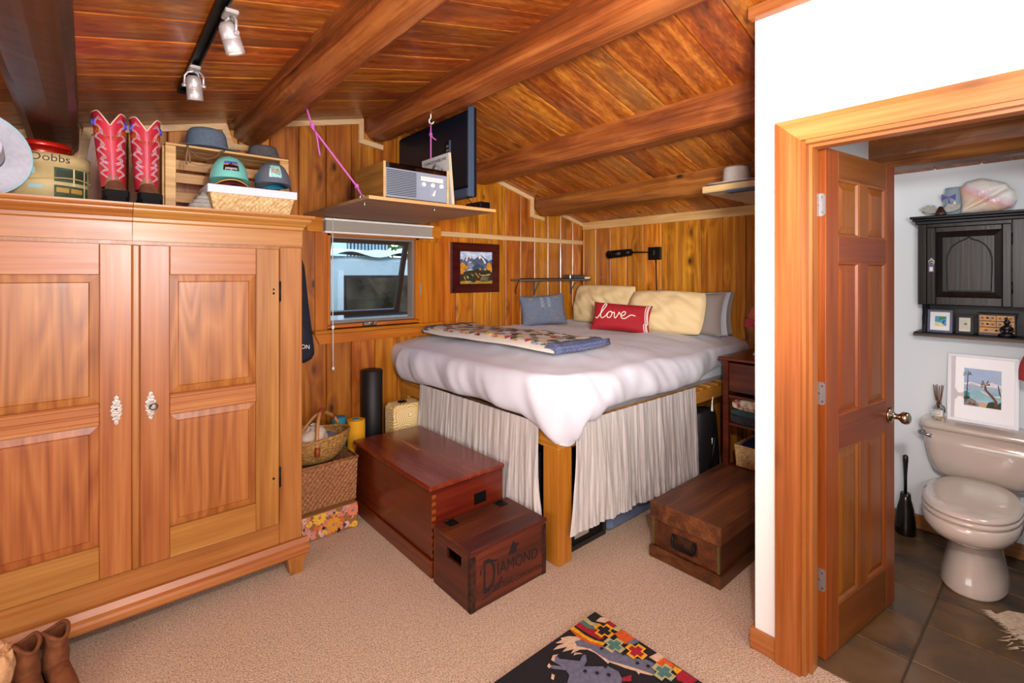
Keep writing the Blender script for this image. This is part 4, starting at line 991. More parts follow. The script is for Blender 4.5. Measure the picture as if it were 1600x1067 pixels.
for kx, kz in ((.25, .1), (.31, .1), (.37, .1)): obj('knob', MB().lathe((x0+kx, y0+.0018, z0+kz), [(.014, 0), (.013, .012), (.01, .014)], 16, M=Matrix.Rotation(PI/2, 3, 'X')), M['white'], rd)
obj('pointer_knob', MB().prism([(x0+.305, z0+.04), (x0+.318, z0+.036), (x0+.328, z0+.075)], lambda u, v, d: (u, d, v), y0-.012, y0+.0018), M['white'], rd)
M['smoke'] = glassm('smoked_acrylic', '#d8c0b0', .05)
obj('lid', MB().box(x0+.0125, x1-.0125, y0+.002, y1-.002, z0+.17, z0+.198), M['smoke'], rd)
# record sleeve leaning on the television
rc_ = thing('record_sleeve', 'grey record sleeve propped between radio and television', 'record', (1.66, 2.62, SZ+.0005))
Ml = Matrix.Translation((1.662, 0, SZ+.0015)) @ Matrix.Rotation(math.radians(-5), 4, 'Y')
sl = MB().box(0, .006, 2.46, 2.77, 0, .31, .001).xf(Ml); s_ = obj('sleeve', sl, plain('grey_sleeve_card', '#b9b8b6', .5), rc_)
sl2 = MB().box(.007, .014, 2.455, 2.765, 0, .31, .001).xf(Ml); obj('second_sleeve', sl2, plain('cream_card', '#d8c09a', .6), rc_)
bl = MB()
for (a, b_, ra, rb_, mi) in ((2.615, .2, .075, .06, 0), (2.595, .215, .045, .04, 1), (2.635, .17, .05, .03, 1), (2.65, .12, .05, .03, 0)):
    bl.add([tuple(Ml @ Vector((-.0006-.0002*mi, a+ra*math.cos(q)*(1+.2*math.sin(3*q)), b_+rb_*math.sin(q)*(1+.2*math.cos(4*q))))) for q in [2*PI*k/18 for k in range(18)]], [tuple(range(18))], mi)
obj('cover_picture', bl, [plain('ink_dark', '#3c3c40', .6, var2='#9a9a9c', vs=30), plain('ink_mid', '#77777a', .6, var2='#c8c8c8', vs=40)], s_)
tx = text_mesh('CHANGESONEBOWIE', .026, .0003); tx.v = [tuple(Ml @ Vector((-.001-z_, 2.615-x, .272+y_))) for x, y_, z_ in tx.v]; obj('lettering', tx, plain('sleeve_ink', '#2a2224', .6), s_)
# television seen from behind
tv = thing('television', 'black flat television seen from behind under the ridge beam', 'television', (1.86, 3.0, 2.015))
M['tvback'] = plain('blue_black_plastic', '#0b111c', .4, bump=.05, bs=200, spec=.35)
obj('screen_panel', MB().box(1.86, 1.885, 2.51, 3.46, 2.03, 2.6, .004), M['tvback'], tv)
obj('rear_cover', MB().box(1.83, 1.8598, 2.53, 3.44, 2.09, 2.585, .012), M['tvback'], tv)
obj('rear_ledge', MB().box(1.82, 1.8598, 2.52, 3.45, 2.03, 2.088, .006), plain('slate_plastic', '#39465a', .4), tv)
obj('bezel', MB().box(1.818, 1.8598, 2.505, 2.5195, 2.028, 2.603, .003), plain('slate_bezel', '#3c4c62', .35), tv)
obj('port_recess', MB().box(1.8275, 1.8299, 2.74, 2.80, 2.26, 2.42), M['black'], tv)
pp = MB()
for k in range(5): pp.box(1.826, 1.8274, 2.75, 2.775, 2.275+.028*k, 2.29+.028*k)
obj('port', pp, M['steel'], tv)
obj('recess_rim', MB().box(1.824, 1.8298, 2.728, 2.739, 2.255, 2.428), plain('slate_rim', '#4a5a70', .35), tv)
obj('stand', MB().box(1.845, 1.872, 2.9, 3.05, SZ+.009, 2.0299).box(1.82, 1.90, 2.78, 3.17, SZ+.0005, SZ+.009, .003), M['black'], tv)
bx_ = thing('media_box', 'small glossy black box at the right end of the hanging shelf', 'box', (1.94, 2.58, SZ+.0005))
obj('box_body', MB().box(1.905, 1.99, 2.50, 2.67, SZ+.0005, SZ+.05, .008), plain('gloss_black', '#0a0a0c', .15), bx_)
obj('cable', MB().tube([(1.896, 2.56, SZ+.03), (1.86, 2.55, SZ+.05), (1.845, 2.57, SZ+.08)], .003), M['black'], bx_)

# ------------------------------------------------------------------ on the walls
gb = thing('carry_bag', 'dark navy padded carry bag hanging beside the armoire', 'bag', (1.08, 3.42, .93))
bagp = [(.93, 1.60), (1.06, 1.66), (1.10, 1.655), (1.12, 1.6), (1.145, 1.35), (1.185, 1.03), (1.188, .985), (1.17, .955), (1.13, .935), (.95, .92), (.93, .95)]
M['navy'] = plain('navy_nylon', '#1d2233', .7, bump=.1, bs=300)
def puff(poly, fn, d0, d1, mat, name, par):
    mb = MB(); cx_ = sum(p[0] for p in poly)/len(poly); cy_ = sum(p[1] for p in poly)/len(poly); n = len(poly)
    rings = [[fn(cx_+(u-cx_)*s_, cy_+(v-cy_)*s_, d) for u, v in poly] for s_, d in ((.97, d0), (1, d0+(d1-d0)*.3), (1, d0+(d1-d0)*.7), (.93, d1))]
    mb.loft(rings); return obj(name, mb, mat, par)
puff(bagp, lambda u, v, d: (u, d, v), YA-.0015, YA-.075, M['navy'], 'bag_body', gb)
puff([(.95, 1.20), (1.10, 1.22), (1.13, 1.2), (1.15, 1.1), (1.17, 1.0), (1.12, .955), (.95, .94)], lambda u, v, d: (u, d, v), YA-.07, YA-.092, M['navy'], 'pocket', gb)
obj('pocket_zip', MB().tube([(.95, YA-.09, 1.20), (1.09, YA-.092, 1.205), (1.125, YA-.09, 1.17), (1.145, YA-.088, 1.07), (1.165, YA-.084, .99)], .003), M['black'], gb)
tx = text_mesh('ION', .04, .0004, 'RIGHT'); tx.v = [(1.145+x*.9, YA-.0925-z_, 1.03+y_-.12*x) for x, y_, z_ in tx.v]; obj('lettering', tx, M['white'], gb)
obj('hanging_loop', MB().tube([(1.06, YA-.04, 1.655), (1.085, YA-.03, 1.70), (1.10, YA-.04, 1.652)], .005), M['black'], gb)
# mountain painting
pt = thing('framed_painting', 'small mountain landscape painting in a dark red wood frame', 'painting', (2.603, YA-.02, 1.385))
M['redframe'] = wood('oxblood_frame', lin('#240404'), lin('#3c0808'), lin('#4e1210'), 'X', .3, 0, 3, .05, .05)
fx0, fx1, fz0, fz1 = 2.343, 2.860, 1.378, 1.812; ix0, ix1, iz0, iz1 = 2.425, 2.783, 1.455, 1.737
fy0, fy1 = YA-.034, YA-.0015
P2 = lambda u, v, d: (u, d, v)
for q in ([(fx0, fz0), (ix0, iz0), (ix0, iz1), (fx0, fz1)], [(fx1, fz0), (fx1, fz1), (ix1, iz1), (ix1, iz0)], [(fx0, fz1), (ix0, iz1), (ix1, iz1), (fx1, fz1)], [(fx0, fz0), (fx1, fz0), (ix1, iz0), (ix0, iz0)]):
    obj('frame_rail', MB().prism(q, P2, fy0, fy1), M['redframe'], pt)
cv = obj('canvas', MB().box(ix0, ix1, YA-.02, YA-.012, iz0, iz1), plain('paint_sky', '#8fb0d8', .6, var2='#d4dcea', vs=14, stretch=(1, 1, 2.5)), pt)
def art(par, rect, plane, layers, name='painted_scene', step=.00035):
    x0, x1, z0, z1 = rect; mb = MB(); mats = []; key = {}
    for i, (col, poly) in enumerate(layers):
        if col not in key: key[col] = len(mats); mats.append(plain('paint_'+col.strip('#'), col, .6, var=.35, vs=26))
        P = [(x0+(x1-x0)*u, z0+(z1-z0)*v) for u, v in poly]
        tri = geometry.tessellate_polygon([[Vector((a, b, 0)) for a, b in P]])
        mb.add([plane(a, b, (i+1)*step) for a, b in P], [tuple(t) for t in tri], key[col])
    return obj(name, mb, mats, par)
L = [('#5a6480', [(0, .68), (.06, .78), (.12, .72), (.2, .86), (.27, .96), (.34, .86), (.42, .76), (.5, .8), (.56, .86), (.64, .94), (.72, .86), (.8, .8), (.9, .72), (1, .78), (1, .4), (0, .4)]),
     ('#e4e6ee', [(.2, .86), (.27, .96), (.32, .9), (.36, .8), (.32, .78), (.29, .86), (.25, .8), (.22, .68), (.18, .74)]), ('#e4e6ee', [(.56, .84), (.64, .94), (.74, .86), (.82, .76), (.8, .64), (.76, .62), (.72, .72), (.66, .82), (.6, .76)]), ('#3c4664', [(.64, .93), (.68, .88), (.8, .78), (.86, .68), (.82, .66), (.74, .78), (.66, .86)]), ('#cfd4e2', [(.26, .68), (.34, .7), (.36, .66), (.3, .64)]),
     ('#8c94ae', [(.24, .66), (.4, .62), (.5, .54), (.6, .5), (.44, .46), (.24, .5)]), ('#34506e', [(.42, .76), (.5, .68), (.62, .6), (.74, .54), (.7, .42), (.3, .42), (.44, .56), (.5, .6), (.46, .68)]), ('#c8d4da', [(.18, .4), (.3, .48), (.42, .44), (.44, .38), (.2, .36)]),
     ('#33301c', [(.06, .34), (.2, .4), (.36, .42), (.5, .46), (.7, .42), (.86, .44), (1, .36), (1, 0), (0, 0), (0, .26)]), ('#d8901c', [(0, .56), (.06, .66), (.14, .64), (.18, .56), (.26, .52), (.22, .46), (.14, .42), (.1, .3), (.02, .3), (0, .34)]), ('#e09820', [(.8, .5), (.84, .62), (.9, .68), (.96, .62), (.98, .5), (1, .46), (.96, .4), (.86, .44)]),
     ('#c8a066', [(.58, .34), (.64, .28), (.78, .28), (.94, .32), (.92, .26), (.68, .24), (.6, .28)]), ('#b4803c', [(.48, .36), (.52, .3), (.6, .2), (.56, .18), (.5, .26), (.46, .32)]), ('#a89254', [(.14, .26), (.18, .14), (.16, .12), (.12, .2)]), ('#c8aa6a', [(.22, .26), (.28, .18), (.24, .16), (.2, .22)]), ('#8a7c4c', [(.3, .32), (.42, .28), (.4, .22), (.36, .26)]), ('#6a6a48', [(.64, .22), (.88, .22), (.86, .08), (.62, .1)]),
     ('#b08a20', [(0, .08), (.2, .1), (.4, .04), (.6, .08), (.8, .06), (1, .1), (1, 0), (0, 0)]), ('#c87a30', [(.5, .1), (.64, .08), (.6, .03), (.46, .05)]), ('#9a9684', [(.16, .06), (.32, .1), (.34, .04), (.2, .02)]), ('#d88a50', [(.58, .48), (.62, .5), (.64, .44), (.6, .42)]), ('#e8c020', [(.74, .48), (.78, .48), (.8, .42), (.76, .42)])]
art(cv, (ix0, ix1, iz0, iz1), lambda a, b, d: (a, YA-.02-d, b), L)
# little corner shelf with brackets
ws = thing('wall_shelf', 'narrow dark wall shelf on metal brackets in the corner', 'shelf', (3.5, 3.42, 1.475))
obj('shelf_board', MB().box(3.02, 4.028, 3.36, YA-.0015, 1.475, 1.493, .004), wood('driftwood_board', lin('#2c221a'), lin('#54473a'), lin('#6e6254'), 'X', .6, 0), ws)
for x in (3.33, 3.86):
    b_ = MB().box(x-.01, x+.01, YA-.005, YA-.0015, 1.33, 1.475).box(x-.01, x+.01, 3.38, YA-.005, 1.470, 1.4748); b_.tube([(x, 3.40, 1.47), (x, 3.44, 1.44), (x, 3.48, 1.38), (x, 3.494, 1.35)], .005)
    obj('bracket', b_, plain('grey_bracket', '#5a5c60', .5, .5), ws)
rt = thing('router_box', 'flat black device on the corner wall shelf', 'device', (3.86, 3.42, 1.4935))
obj('device_case', MB().box(3.72, 3.95, 3.375, 3.47, 1.4935, 1.535, .006), plain('device_black', '#0d0d10', .2), rt)
bo = thing('small_book', 'thin white and orange booklet beside the black device', 'book', (3.99, 3.42, 1.4935))
obj('pages', MB().box(3.955, 4.022, 3.37, 3.47, 1.4935, 1.512), M['white'], bo); obj('cover', MB().box(3.954, 4.023, 3.369, 3.471, 1.5122, 1.517), plain('orange_cover', '#b8502a', .5), bo)
cbl = MB().tube([(3.70, 3.40, 1.4985), (3.5, 3.385, 1.499), (3.3, 3.39, 1.4985), (3.1, 3.38, 1.4985), (3.035, 3.37, 1.4985), (3.008, 3.37, 1.47), (3.01, 3.40, 1.42), (3.04, 3.45, 1.385), (3.06, 3.46, 1.36)], .004)
obj('shelf_cable', cbl, M['black'], None, label='thin black cable draped off the corner wall shelf', cat='cable')
# swing arm wall lamp
wl = thing('wall_lamp', 'black swing arm reading lamp on the pillow wall', 'lamp', (XB-.01, 2.59, 1.68))
obj('wall_plate', MB().box(XB-.03, XB-.001, 2.53, 2.66, 1.675, 1.795, .004), M['black'], wl)
obj('plate_switch', MB().box(XB-.036, XB-.0302, 2.585, 2.598, 1.72, 1.76), plain('switch_grey', '#3a3a3e', .4), wl)
obj('swing_arm', MB().tube([(XB-.032, 2.62, 1.745), (XB-.07, 2.66, 1.748), (XB-.1, 2.80, 1.75)], .007), M['black'], wl)
obj('lamp_head', MB().cyl((XB-.1, 2.80, 1.752), (XB-.1, 2.9, 1.745), .032, .036, 16).cyl((XB-.1, 2.9, 1.745), (XB-.1, 3.07, 1.735), .036, .04, 16), M['black'], wl)
obj('lamp_knob', MB().cyl((XB-.1, 2.79, 1.752), (XB-.1, 2.80, 1.752), .018, n=12), M['blackm'], wl)
obj('cord', MB().tube([(XB-.012, 2.585, 1.675), (XB-.010, 2.58, 1.5), (XB-.010, 2.575, 1.2)], .006), M['black'], wl)
# hat shelf by the partition
hs_ = thing('corner_board', 'rough pale board shelf under the lowest beam by the white wall', 'shelf', (3.2, 1.17, 2.02))
obj('shelf_board', MB().box(2.8, 3.62, YP+.001, 1.475, 2.022, 2.062, .003), wood('rough_plywood', lin('#8a6a42'), lin('#b0905e'), lin('#c8b088'), 'Y', .7, 0, worn=(lin('#9aa0a4'), .5)), hs_)
obj('blue_strap', MB().box(2.797, 2.7995, YP+.001, 1.33, 2.012, 2.024).box(2.797, 2.86, YP+.001, 1.33, 2.0095, 2.0118), plain('blue_strap', '#27384e', .5), hs_)
hat('felt_hat', 'taupe flat topped felt hat on the board by the white wall', (2.93, 1.325, 2.064), .082, .1, .172, 1.0, M['felt_taupe'], plain('pale_hat_band', '#c9c4c8', .7), dent=.1, curl=.008, taper=.93)
# ------------------------------------------------------------------ bed
BX0, BX1, BY0, BY1 = 1.86, 4.02, 1.77, 3.47; BZ = .712
bed = thing('bed', 'tall pine platform bed with square corner post', 'bed', (2.9, 2.6, 0))
def post(x, y_): obj('bed_post', MB().box(x, x+.105, y_, y_+.115, .001, .6095, .004), M['bedz'], bed)
post(BX0, BY0); post(BX0, BY1-.115); post(BX1-.105, BY0); post(BX1-.105, BY1-.115)
obj('side_rail', MB().box(BX0+.0402, BX1, BY0, BY0+.04, .61, BZ-.018, .003), M['bedx'], bed); obj('side_rail', MB().box(BX0+.0402, BX1, BY1-.04, BY1, .61, BZ-.018, .003), M['bedx'], bed)
obj('foot_rail', MB().box(BX0, BX0+.04, BY0, BY1, .61, BZ-.018, .003), M['bedy'], bed); obj('head_rail', MB().box(BX1-.04, BX1, BY0+.041, BY1-.041, .61, BZ-.018, .003), M['bedy'], bed)
x = BX0+.005
while x < BX1-.06:
    obj('slat', MB().box(x, x+.075, BY0+.001, BY1, BZ-.0175, BZ+.002, .004), M['bedy'], bed); x += .115
mt_ = thing('mattress', 'white mattress under the duvet', 'mattress', (2.95, 2.63, BZ+.003))
obj('mattress_body', MB().box(BX0+.05, XB-.005, BY0+.02, YA-.006, BZ+.003, .955, .05), M['sheet'], mt_)
# duvet : lofted from the wall corner outwards over the L shaped edge, then down the sides
Kx, Ky = XB-.008, YA-.004
FX, FY = 1.86, 1.775            # top edge lines of foot and side
def perim(u, R=.12):
    """u 0..1 from window wall along the foot edge, round the corner, along the side to the pillow wall"""
    L1 = Ky-FY; L2 = Kx-FX; s = u*(L1+L2)
    if s < L1-R: return (FX, Ky-s, -1.0, 0.0, 0)
    if s < L1+R:
        k = (s-(L1-R))/(2*R); a = k*PI/2
        return (FX+R-R*math.cos(a), FY+R-R*math.sin(a), -math.cos(a), -math.sin(a), math.sin(k*PI))
    return (FX+(s-L1), FY, 0.0, -1.0, 0)
LF, LS = Ky-FY, Kx-FX
def bottom_z(u):
    s = u*(LF+LS)
    if s <= LF:
        pts = [(0, .80), (.1, .735), (.27, .735), (.5, .755), (.8, .755), (1.08, .775), (1.43, .755), (LF-.25, .755), (LF-.12, .70), (LF, .65)]
    else:
        pts = [(LF, .65), (LF+.06, .63), (LF+.13, .64), (LF+.17, .735), (LF+.24, .73), (LF+.31, .785), (LF+.6, .785), (LF+1.1, .775), (LF+1.4, .785), (LF+1.7, .83), (LF+LS, .86)]
    for (a, za), (b, zb) in zip(pts, pts[1:]):
        if a <= s <= b: return za+(zb-za)*(s-a)/(b-a)
    return pts[-1][1]
NT, NS, NU = 40, 26, 190
def duv(u, v):
    kk_ = max(0, (v*(NT+NS)-NT)/NS)
    px, py, nx, ny, c = perim(u, .22-.17*kk_); s = u*(LF+LS)
    if v <= NT/(NT+NS):
        k = v*(NT+NS)/NT; x_ = Kx+(px-Kx)*k; y_ = Ky+(py-Ky)*k
        edge = (1-k)*min(LF, LS)
        z = 1.05+.018*N(x_*2.1, y_*2.1, 3)+.010*N(x_*6, y_*5, 8)-.055*max(0, (k-.72)/.28)**2
        rid = N(x_*9+y_*3, y_*2.2-x_*1.2, 5); z += .012*max(0, 1-abs(rid)*5)*min(1, edge*6)*.6
        return (x_, y_, z)
    k = (v*(NT+NS)-NT)/NS
    zt_ = 1.05+.018*N(px*2.1, py*2.1, 3)+.010*N(px*6, py*5, 8)-.055
    zb = bottom_z(u); a = k*PI*.92
    bul = .105+.02*N(s*2.2, 7)+.015*N(s*6, 1); bul *= (1-.5*math.exp(-((s-LF)/.2)**2))
    if s < .15: bul *= .75
    bul *= 1-.62*min(1, max(0, (s-LF-1.3)/.3))
    out = bul*math.sin(min(a, PI*.92))**.75
    z = zb+(zt_-zb)*(.5+.5*math.cos(a/.92))
    tuck = -.02*k**3
    fold = N(s*5+z*2.5, z*3.0-s*1.5, 2.0); fold2 = N(s*14+z*6, z*3, 6.0)
    env = math.sin(k*PI)**.6*.9+.25*k
    out += (.035*fold+.010*fold2)*env
    cw_ = math.exp(-((s-LF-.05)/.14)**2)       # hanging corner
    out += cw_*.018*k*math.sin(s*34)
    out = max(out, cw_*.04)
    return (px+nx*(out+tuck), py+ny*(out+tuck), z)
dv = thing('duvet', 'puffy white duvet hanging over the bed edge', 'duvet', (2.9, 2.6, .97))
ob_ = obj('duvet_cover', MB().grid(duv, NU, NT+NS), M['duvet'], dv)
hem = MB().tube([Vector(duv(k/NU, 1.0)) for k in range(NU+1)], .007, 6); obj('hem', hem, M['duvet'], dv)
# gathered linen skirts
def skirt(name, label, p0, p1, z1, zb, nx, ny, seed, flare0=0, flare1=0, lean=0):
    t = thing(name, label, 'bed skirt', ((p0[0]+p1[0])/2, (p0[1]+p1[1])/2, zb(0.5)), group='linen skirts round the bed')
    Ln = math.hypot(p1[0]-p0[0], p1[1]-p0[1])
    def f(u, v):
        k = 1-v; z = zb(u)+(z1-zb(u))*v
        uu = u+(flare1*max(0, (u-.8)/.2)-flare0*max(0, (.2-u)/.2))*k**2*.1+lean*k*.03
        wob = .012*N(u*Ln*30, k*1.2, seed)+.007*N(u*Ln*75, k*2.5, seed+3)+.02*N(u*Ln*8, k, seed+5)*k
        wob += .003*N(u*Ln*60, z*60, seed+9)
        o = .012+.03*k+wob*(.35+.9*k)
        return (p0[0]+(p1[0]-p0[0])*uu+nx*o, p0[1]+(p1[1]-p0[1])*uu+ny*o, z)
    obj('skirt_cloth', MB().grid(f, 260, 34), M['skirt'], t); return t
skirt('bed_skirt', 'wrinkled pale linen skirt hanging behind the red chest', (BX0-.004, 3.15), (BX0-.004, 1.9), .735, lambda u: .17+.02*N(u*6, 2), -1, 0, 3.0, flare1=.5)
skirt('bed_skirt', 'wrinkled pale linen skirt hanging between bed post and nightstand', (1.975, BY0-.004), (3.24, BY0-.004), .74, lambda u: .165-.045*u+.018*N(u*11, 5), 0, -1, 17.0, flare0=.6)
# pillows
def cushion(name, label, cat, w_, h_, t_, mat, loc, rot, seed=0, n=26, crinkle=.006, flange=0.0, group=None, exp=2.6, rnd_=0.0):
    """local: x width, z height, y thickness; origin at the bottom centre"""
    th = thing(name, label, cat, loc, group=group); th.rotation_euler = rot
    def surf(s):
        def f(u, v):
            a, b = u*2-1, v*2-1
            e = (max(0, 1-abs(a)**exp)*max(0, 1-abs(b)**exp))**.45
            if rnd_: a, b = a*math.sqrt(1-rnd_*b*b), b*math.sqrt(1-rnd_*a*a)
            pin = 1-.07*(1-abs(b)**2)*abs(a)**4-.0; pin2 = 1-.09*(1-abs(a)**2)*abs(b)**4
            d = s*t_/2*e+s*crinkle*e*(N(a*2.2+seed, b*2.2, seed)*1.2+N(a*6+b*4+seed, b*2-a, seed+4)*.7)
            return (a*w_/2*pin, d, h_/2+b*h_/2*pin2)
        return f
    obj('cushion_cover', MB().grid(surf(-1), n, n).grid(surf(1), n, n), mat, th, local=True)
    return th, surf(-1)
D = math.radians
# facing -X (toward foot of bed) : local -y must point to -X  => rotate by -90 about Z
ZB = 1.055
cushion('pillow', 'large tan pillow against the pillow wall, nearer the corner shelf', 'pillow', .78, .42, .2, M['tan'], (3.80, 3.06, ZB-.015), (D(-14), 0, D(-90)), 2, 40, .024, exp=2.2, rnd_=.2)
cushion('pillow', 'large tan pillow against the pillow wall, nearer the nightstand', 'pillow', .74, .40, .2, M['tan'], (3.62, 2.27, ZB-.02), (D(-20), 0, D(-86)), 9, 40, .024, exp=2.2, rnd_=.24)
cushion('pillow', 'taupe pillow directly behind the tan pillow beside the nightstand', 'pillow', .70, .36, .13, M['taupe'], (3.80, 2.19, ZB-.02), (D(-12), 0, D(-88)), 5, 24, .006, exp=3)
cushion('pillow', 'white edged pillow sandwiched between the two taupe ones', 'pillow', .72, .36, .045, M['sheet'], (3.90, 2.20, ZB-.02), (D(-9), 0, D(-88)), 6, 20, .004, exp=4)
cushion('pillow', 'taupe pillow rearmost against the planks beside the nightstand', 'pillow', .70, .36, .09, M['taupe'], (3.978, 2.18, ZB-.015), (D(-6), 0, D(-90)), 7, 24, .006, exp=3)
bc, bs_ = cushion('throw_pillow', 'square slate blue cushion with pale stitched crosses', 'cushion', .44, .30, .13, M['bluecloth'], (3.265, 3.28, ZB), (D(-14), D(-4), D(-32)), 12, 26, .005, exp=2.4)
OCH = plain('ochre_stitch', '#a08658', .8)
cr_ = MB()
for dx in (-.045, .02):
    for k in range(3):
        zc = .165+.035*k
        for sx in (-1, 1):
            a = [bs_(.5+(dx+.03-sx*.016+sx*.032*q)/.44, (zc+.032*q)/.3) for q in (0, .5, 1)]; cr_.tube([Vector(p)+Vector((0, -.002, 0)) for p in a], .0022, 5)
obj('cross_stitch', cr_, plain('pale_stitch', '#b4bac8', .8), bc, local=True)
for dx, zz in ((-.13, .06), (.12, .05), (-.12, .25), (.13, .25)):
    go_ = MB()
    for q in range(3):
        a = [bs_(.5+(dx-.02+.04*k)/.44, (zz+.008*q-(.008*abs(k-.5)))/.3) for k in (0, .5, 1)]; go_.tube([Vector(p)+Vector((0, -.0015, 0)) for p in a], .0018, 5)
    obj('gold_stitch', go_, OCH, bc, local=True)
rc2, rs_ = cushion('throw_pillow', 'red lumbar cushion embroidered with the word love', 'cushion', .50, .25, .13, M['redcloth'], (3.37, 2.51, ZB+.002), (D(-24), D(3), D(-66)), 15, 26, .003, exp=2.6)
# cursive word as cord
def bez(pts, n=8):
    out = []
    for i in range(len(pts)-1):
        p0 = Vector(pts[max(0, i-1)]); p1 = Vector(pts[i]); p2 = Vector(pts[i+1]); p3 = Vector(pts[min(len(pts)-1, i+2)])
        for k in range(n):
            t_ = k/n; out.append(.5*((2*p1)+(-p0+p2)*t_+(2*p0-5*p1+4*p2-p3)*t_*t_+(-p0+3*p1-3*p2+p3)*t_**3))
    out.append(Vector(pts[-1])); return out
love = [(.02, .30), (.06, .26), (.12, .36), (.22, .66), (.26, .84), (.22, .88), (.18, .74), (.15, .42), (.19, .27), (.27, .34), (.33, .50), (.39, .55), (.42, .46), (.39, .32), (.33, .30), (.31, .42), (.36, .54), (.44, .50), (.47, .52), (.48, .36), (.51, .30), (.56, .44), (.58, .54), (.60, .48), (.66, .40), (.71, .46), (.72, .56), (.67, .57), (.63, .44), (.66, .31), (.74, .32), (.84, .46), (.95, .45)]
lw = MB().tube([Vector(rs_(.06+.74*p.x, .12+.88*p.y))+Vector((0, -.004, 0)) for p in bez([(a, b, 0) for a, b in love], 6)], .0042, 6); obj('cord_lettering', lw, plain('cream_cord', '#e8e2d2', .7), rc2, local=True)
bt = MB()
for du in (.955, .925, .975):
    bt.tube([Vector(rs_(du+.012*math.sin(v*PI*2)*(1 if v > .3 else -1), v))+Vector((0, -.003, 0)) for v in [.02+.96*k/20 for k in range(21)]], .0032, 6)
obj('border_braid', bt, plain('white_braid', '#efeae0', .7), rc2, local=True)
# folded patchwork quilt
ql = thing('folded_quilt', 'folded patchwork quilt with blue binding lying on the duvet', 'quilt', (2.32, 2.7, 1.08))
q0 = (2.02, 3.44); NUQ = 30
def qz(x_, y_): return 1.05+.018*N(x_*2.1, y_*2.1, 3)+.03
QW, QL = .50, 1.42
def qpt(u, v, o=0):     # u across (X), v along (-Y)
    x_ = 2.03+QW*u+.03*v-.0; y_ = 3.42-QL*v
    e = min(1, max(0, min(u, 1-u)*14))**.5; e2 = min(1, max(0, min(v, 1-v)*26))**.5
    return (x_, y_, qz(x_, y_)+.012+.03*e*e2+.006*N(u*6, v*12, 2)+o)
qb = MB().grid(lambda u, v: qpt(u, v), 24, 50).grid(lambda u, v: (qpt(u, v)[0], qpt(u, v)[1], qz(qpt(u, v)[0], qpt(u, v)[1])-.004), 6, 6)
for s_ in (0, 1):
    qb.grid(lambda u, v, s_=s_: tuple(Vector(qpt(s_, u))*(v)+Vector((qpt(s_, u)[0], qpt(s_, u)[1], qz(qpt(s_, u)[0], qpt(s_, u)[1])-.004))*(1-v)), 30, 3)
    qb.grid(lambda u, v, s_=s_: tuple(Vector(qpt(u, s_))*(v)+Vector((qpt(u, s_)[0], qpt(u, s_)[1], qz(qpt(u, s_)[0], qpt(u, s_)[1])-.004))*(1-v)), 16, 3)
obj('quilt_ground', qb, plain('quilt_cream', '#cfc4b8', .9, bump=.2, bs=60), ql)
cols = ['#6e1020', '#c88820', '#7088b0', '#d87850', '#8a9a78', '#4a2a30', '#e8c860', '#b0404a', '#9aa8c8', '#5a6a50']
pm = [plain('patch_'+c.strip('#'), c, .9, var=.3, vs=80) for c in cols]; pbm = MB(); rq = random.Random(4)
for iv in range(7):
    for iu in range(3):
        cu_, cv_ = .14+.34*iu, .1+.135*iv
        r1, r2 = .19, .066
        for k in range(8):       # double wedding ring like arcs of wedges
            a0 = k*PI/4+.1; a1 = a0+PI/4-.16; mi = rq.randrange(len(cols))
            if rq.random() < .22: continue
            P = []
            for rr in (.55, 1.0):
                for a in ((a0, (a0+a1)/2, a1) if rr < .9 else (a1, (a0+a1)/2, a0)): P.append(qpt(min(.98, max(.02, cu_+r1*rr*math.cos(a))), min(.955, max(.055, cv_+r2*rr*math.sin(a))), .0045))
            pbm.add(P, [tuple(range(6))], mi)
for k in range(0):
    v0 = .03+k*.031; mi = rq.randrange(len(cols))
    if rq.random() < .35: continue
    P = [(qpt(0, v0)[0]-.003, qpt(0, v0)[1], qz(2.03, qpt(0, v0)[1])+.004), (qpt(0, v0+.02)[0]-.003, qpt(0, v0+.02)[1], qz(2.03, qpt(0, v0)[1])+.002), tuple(Vector(qpt(.02, v0+.022, .003))), tuple(Vector(qpt(.02, v0, .003)))]
    pbm.add(P, [(0, 1, 2, 3)], mi)
obj('patchwork', pbm, pm, ql, kind='stuff')
M['qblue'] = plain('navy_print_binding', '#3a4468', .9, var2='#6a7090', vs=120)
be_ = MB()
be_.grid(lambda u, v: (qpt(u, 1-.055*(1-v))[0], qpt(u, 1-.055*(1-v))[1]-(.012 if v > .99 else 0), qpt(u, .94)[2]+.006-.05*max(0, v-.7)), 14, 6)
be_.grid(lambda u, v: (qpt(u, 1)[0]+.0, qpt(u, 1)[1]-.012-.01*math.sin(v*PI), qz(qpt(u, 1)[0], qpt(u, 1)[1])+.028*v-.002), 14, 6)
be_.tube([(qpt(k/10, 1)[0], qpt(k/10, 1)[1]-.016, qz(qpt(k/10, 1)[0], qpt(k/10, 1)[1])+.006) for k in range(11)], .012, 8)
be_.tube([(qpt(k/10, 1)[0], qpt(k/10, 1)[1]-.012, qz(qpt(k/10, 1)[0], qpt(k/10, 1)[1])+.026) for k in range(11)], .012, 8)
obj('blue_binding', be_, M['qblue'], ql); be_ = MB()
be_.grid(lambda u, v: (qpt(u, .05*v)[0], qpt(u, .05*v)[1], qpt(u, .07)[2]+.004), 14, 4)
be_.tube([(qpt(k/10, 0)[0], qpt(k/10, 0)[1]+.004, qpt(k/10, .07)[2]-.014) for k in range(11)], .017, 8)
obj('blue_binding', be_, M['qblue'], ql)
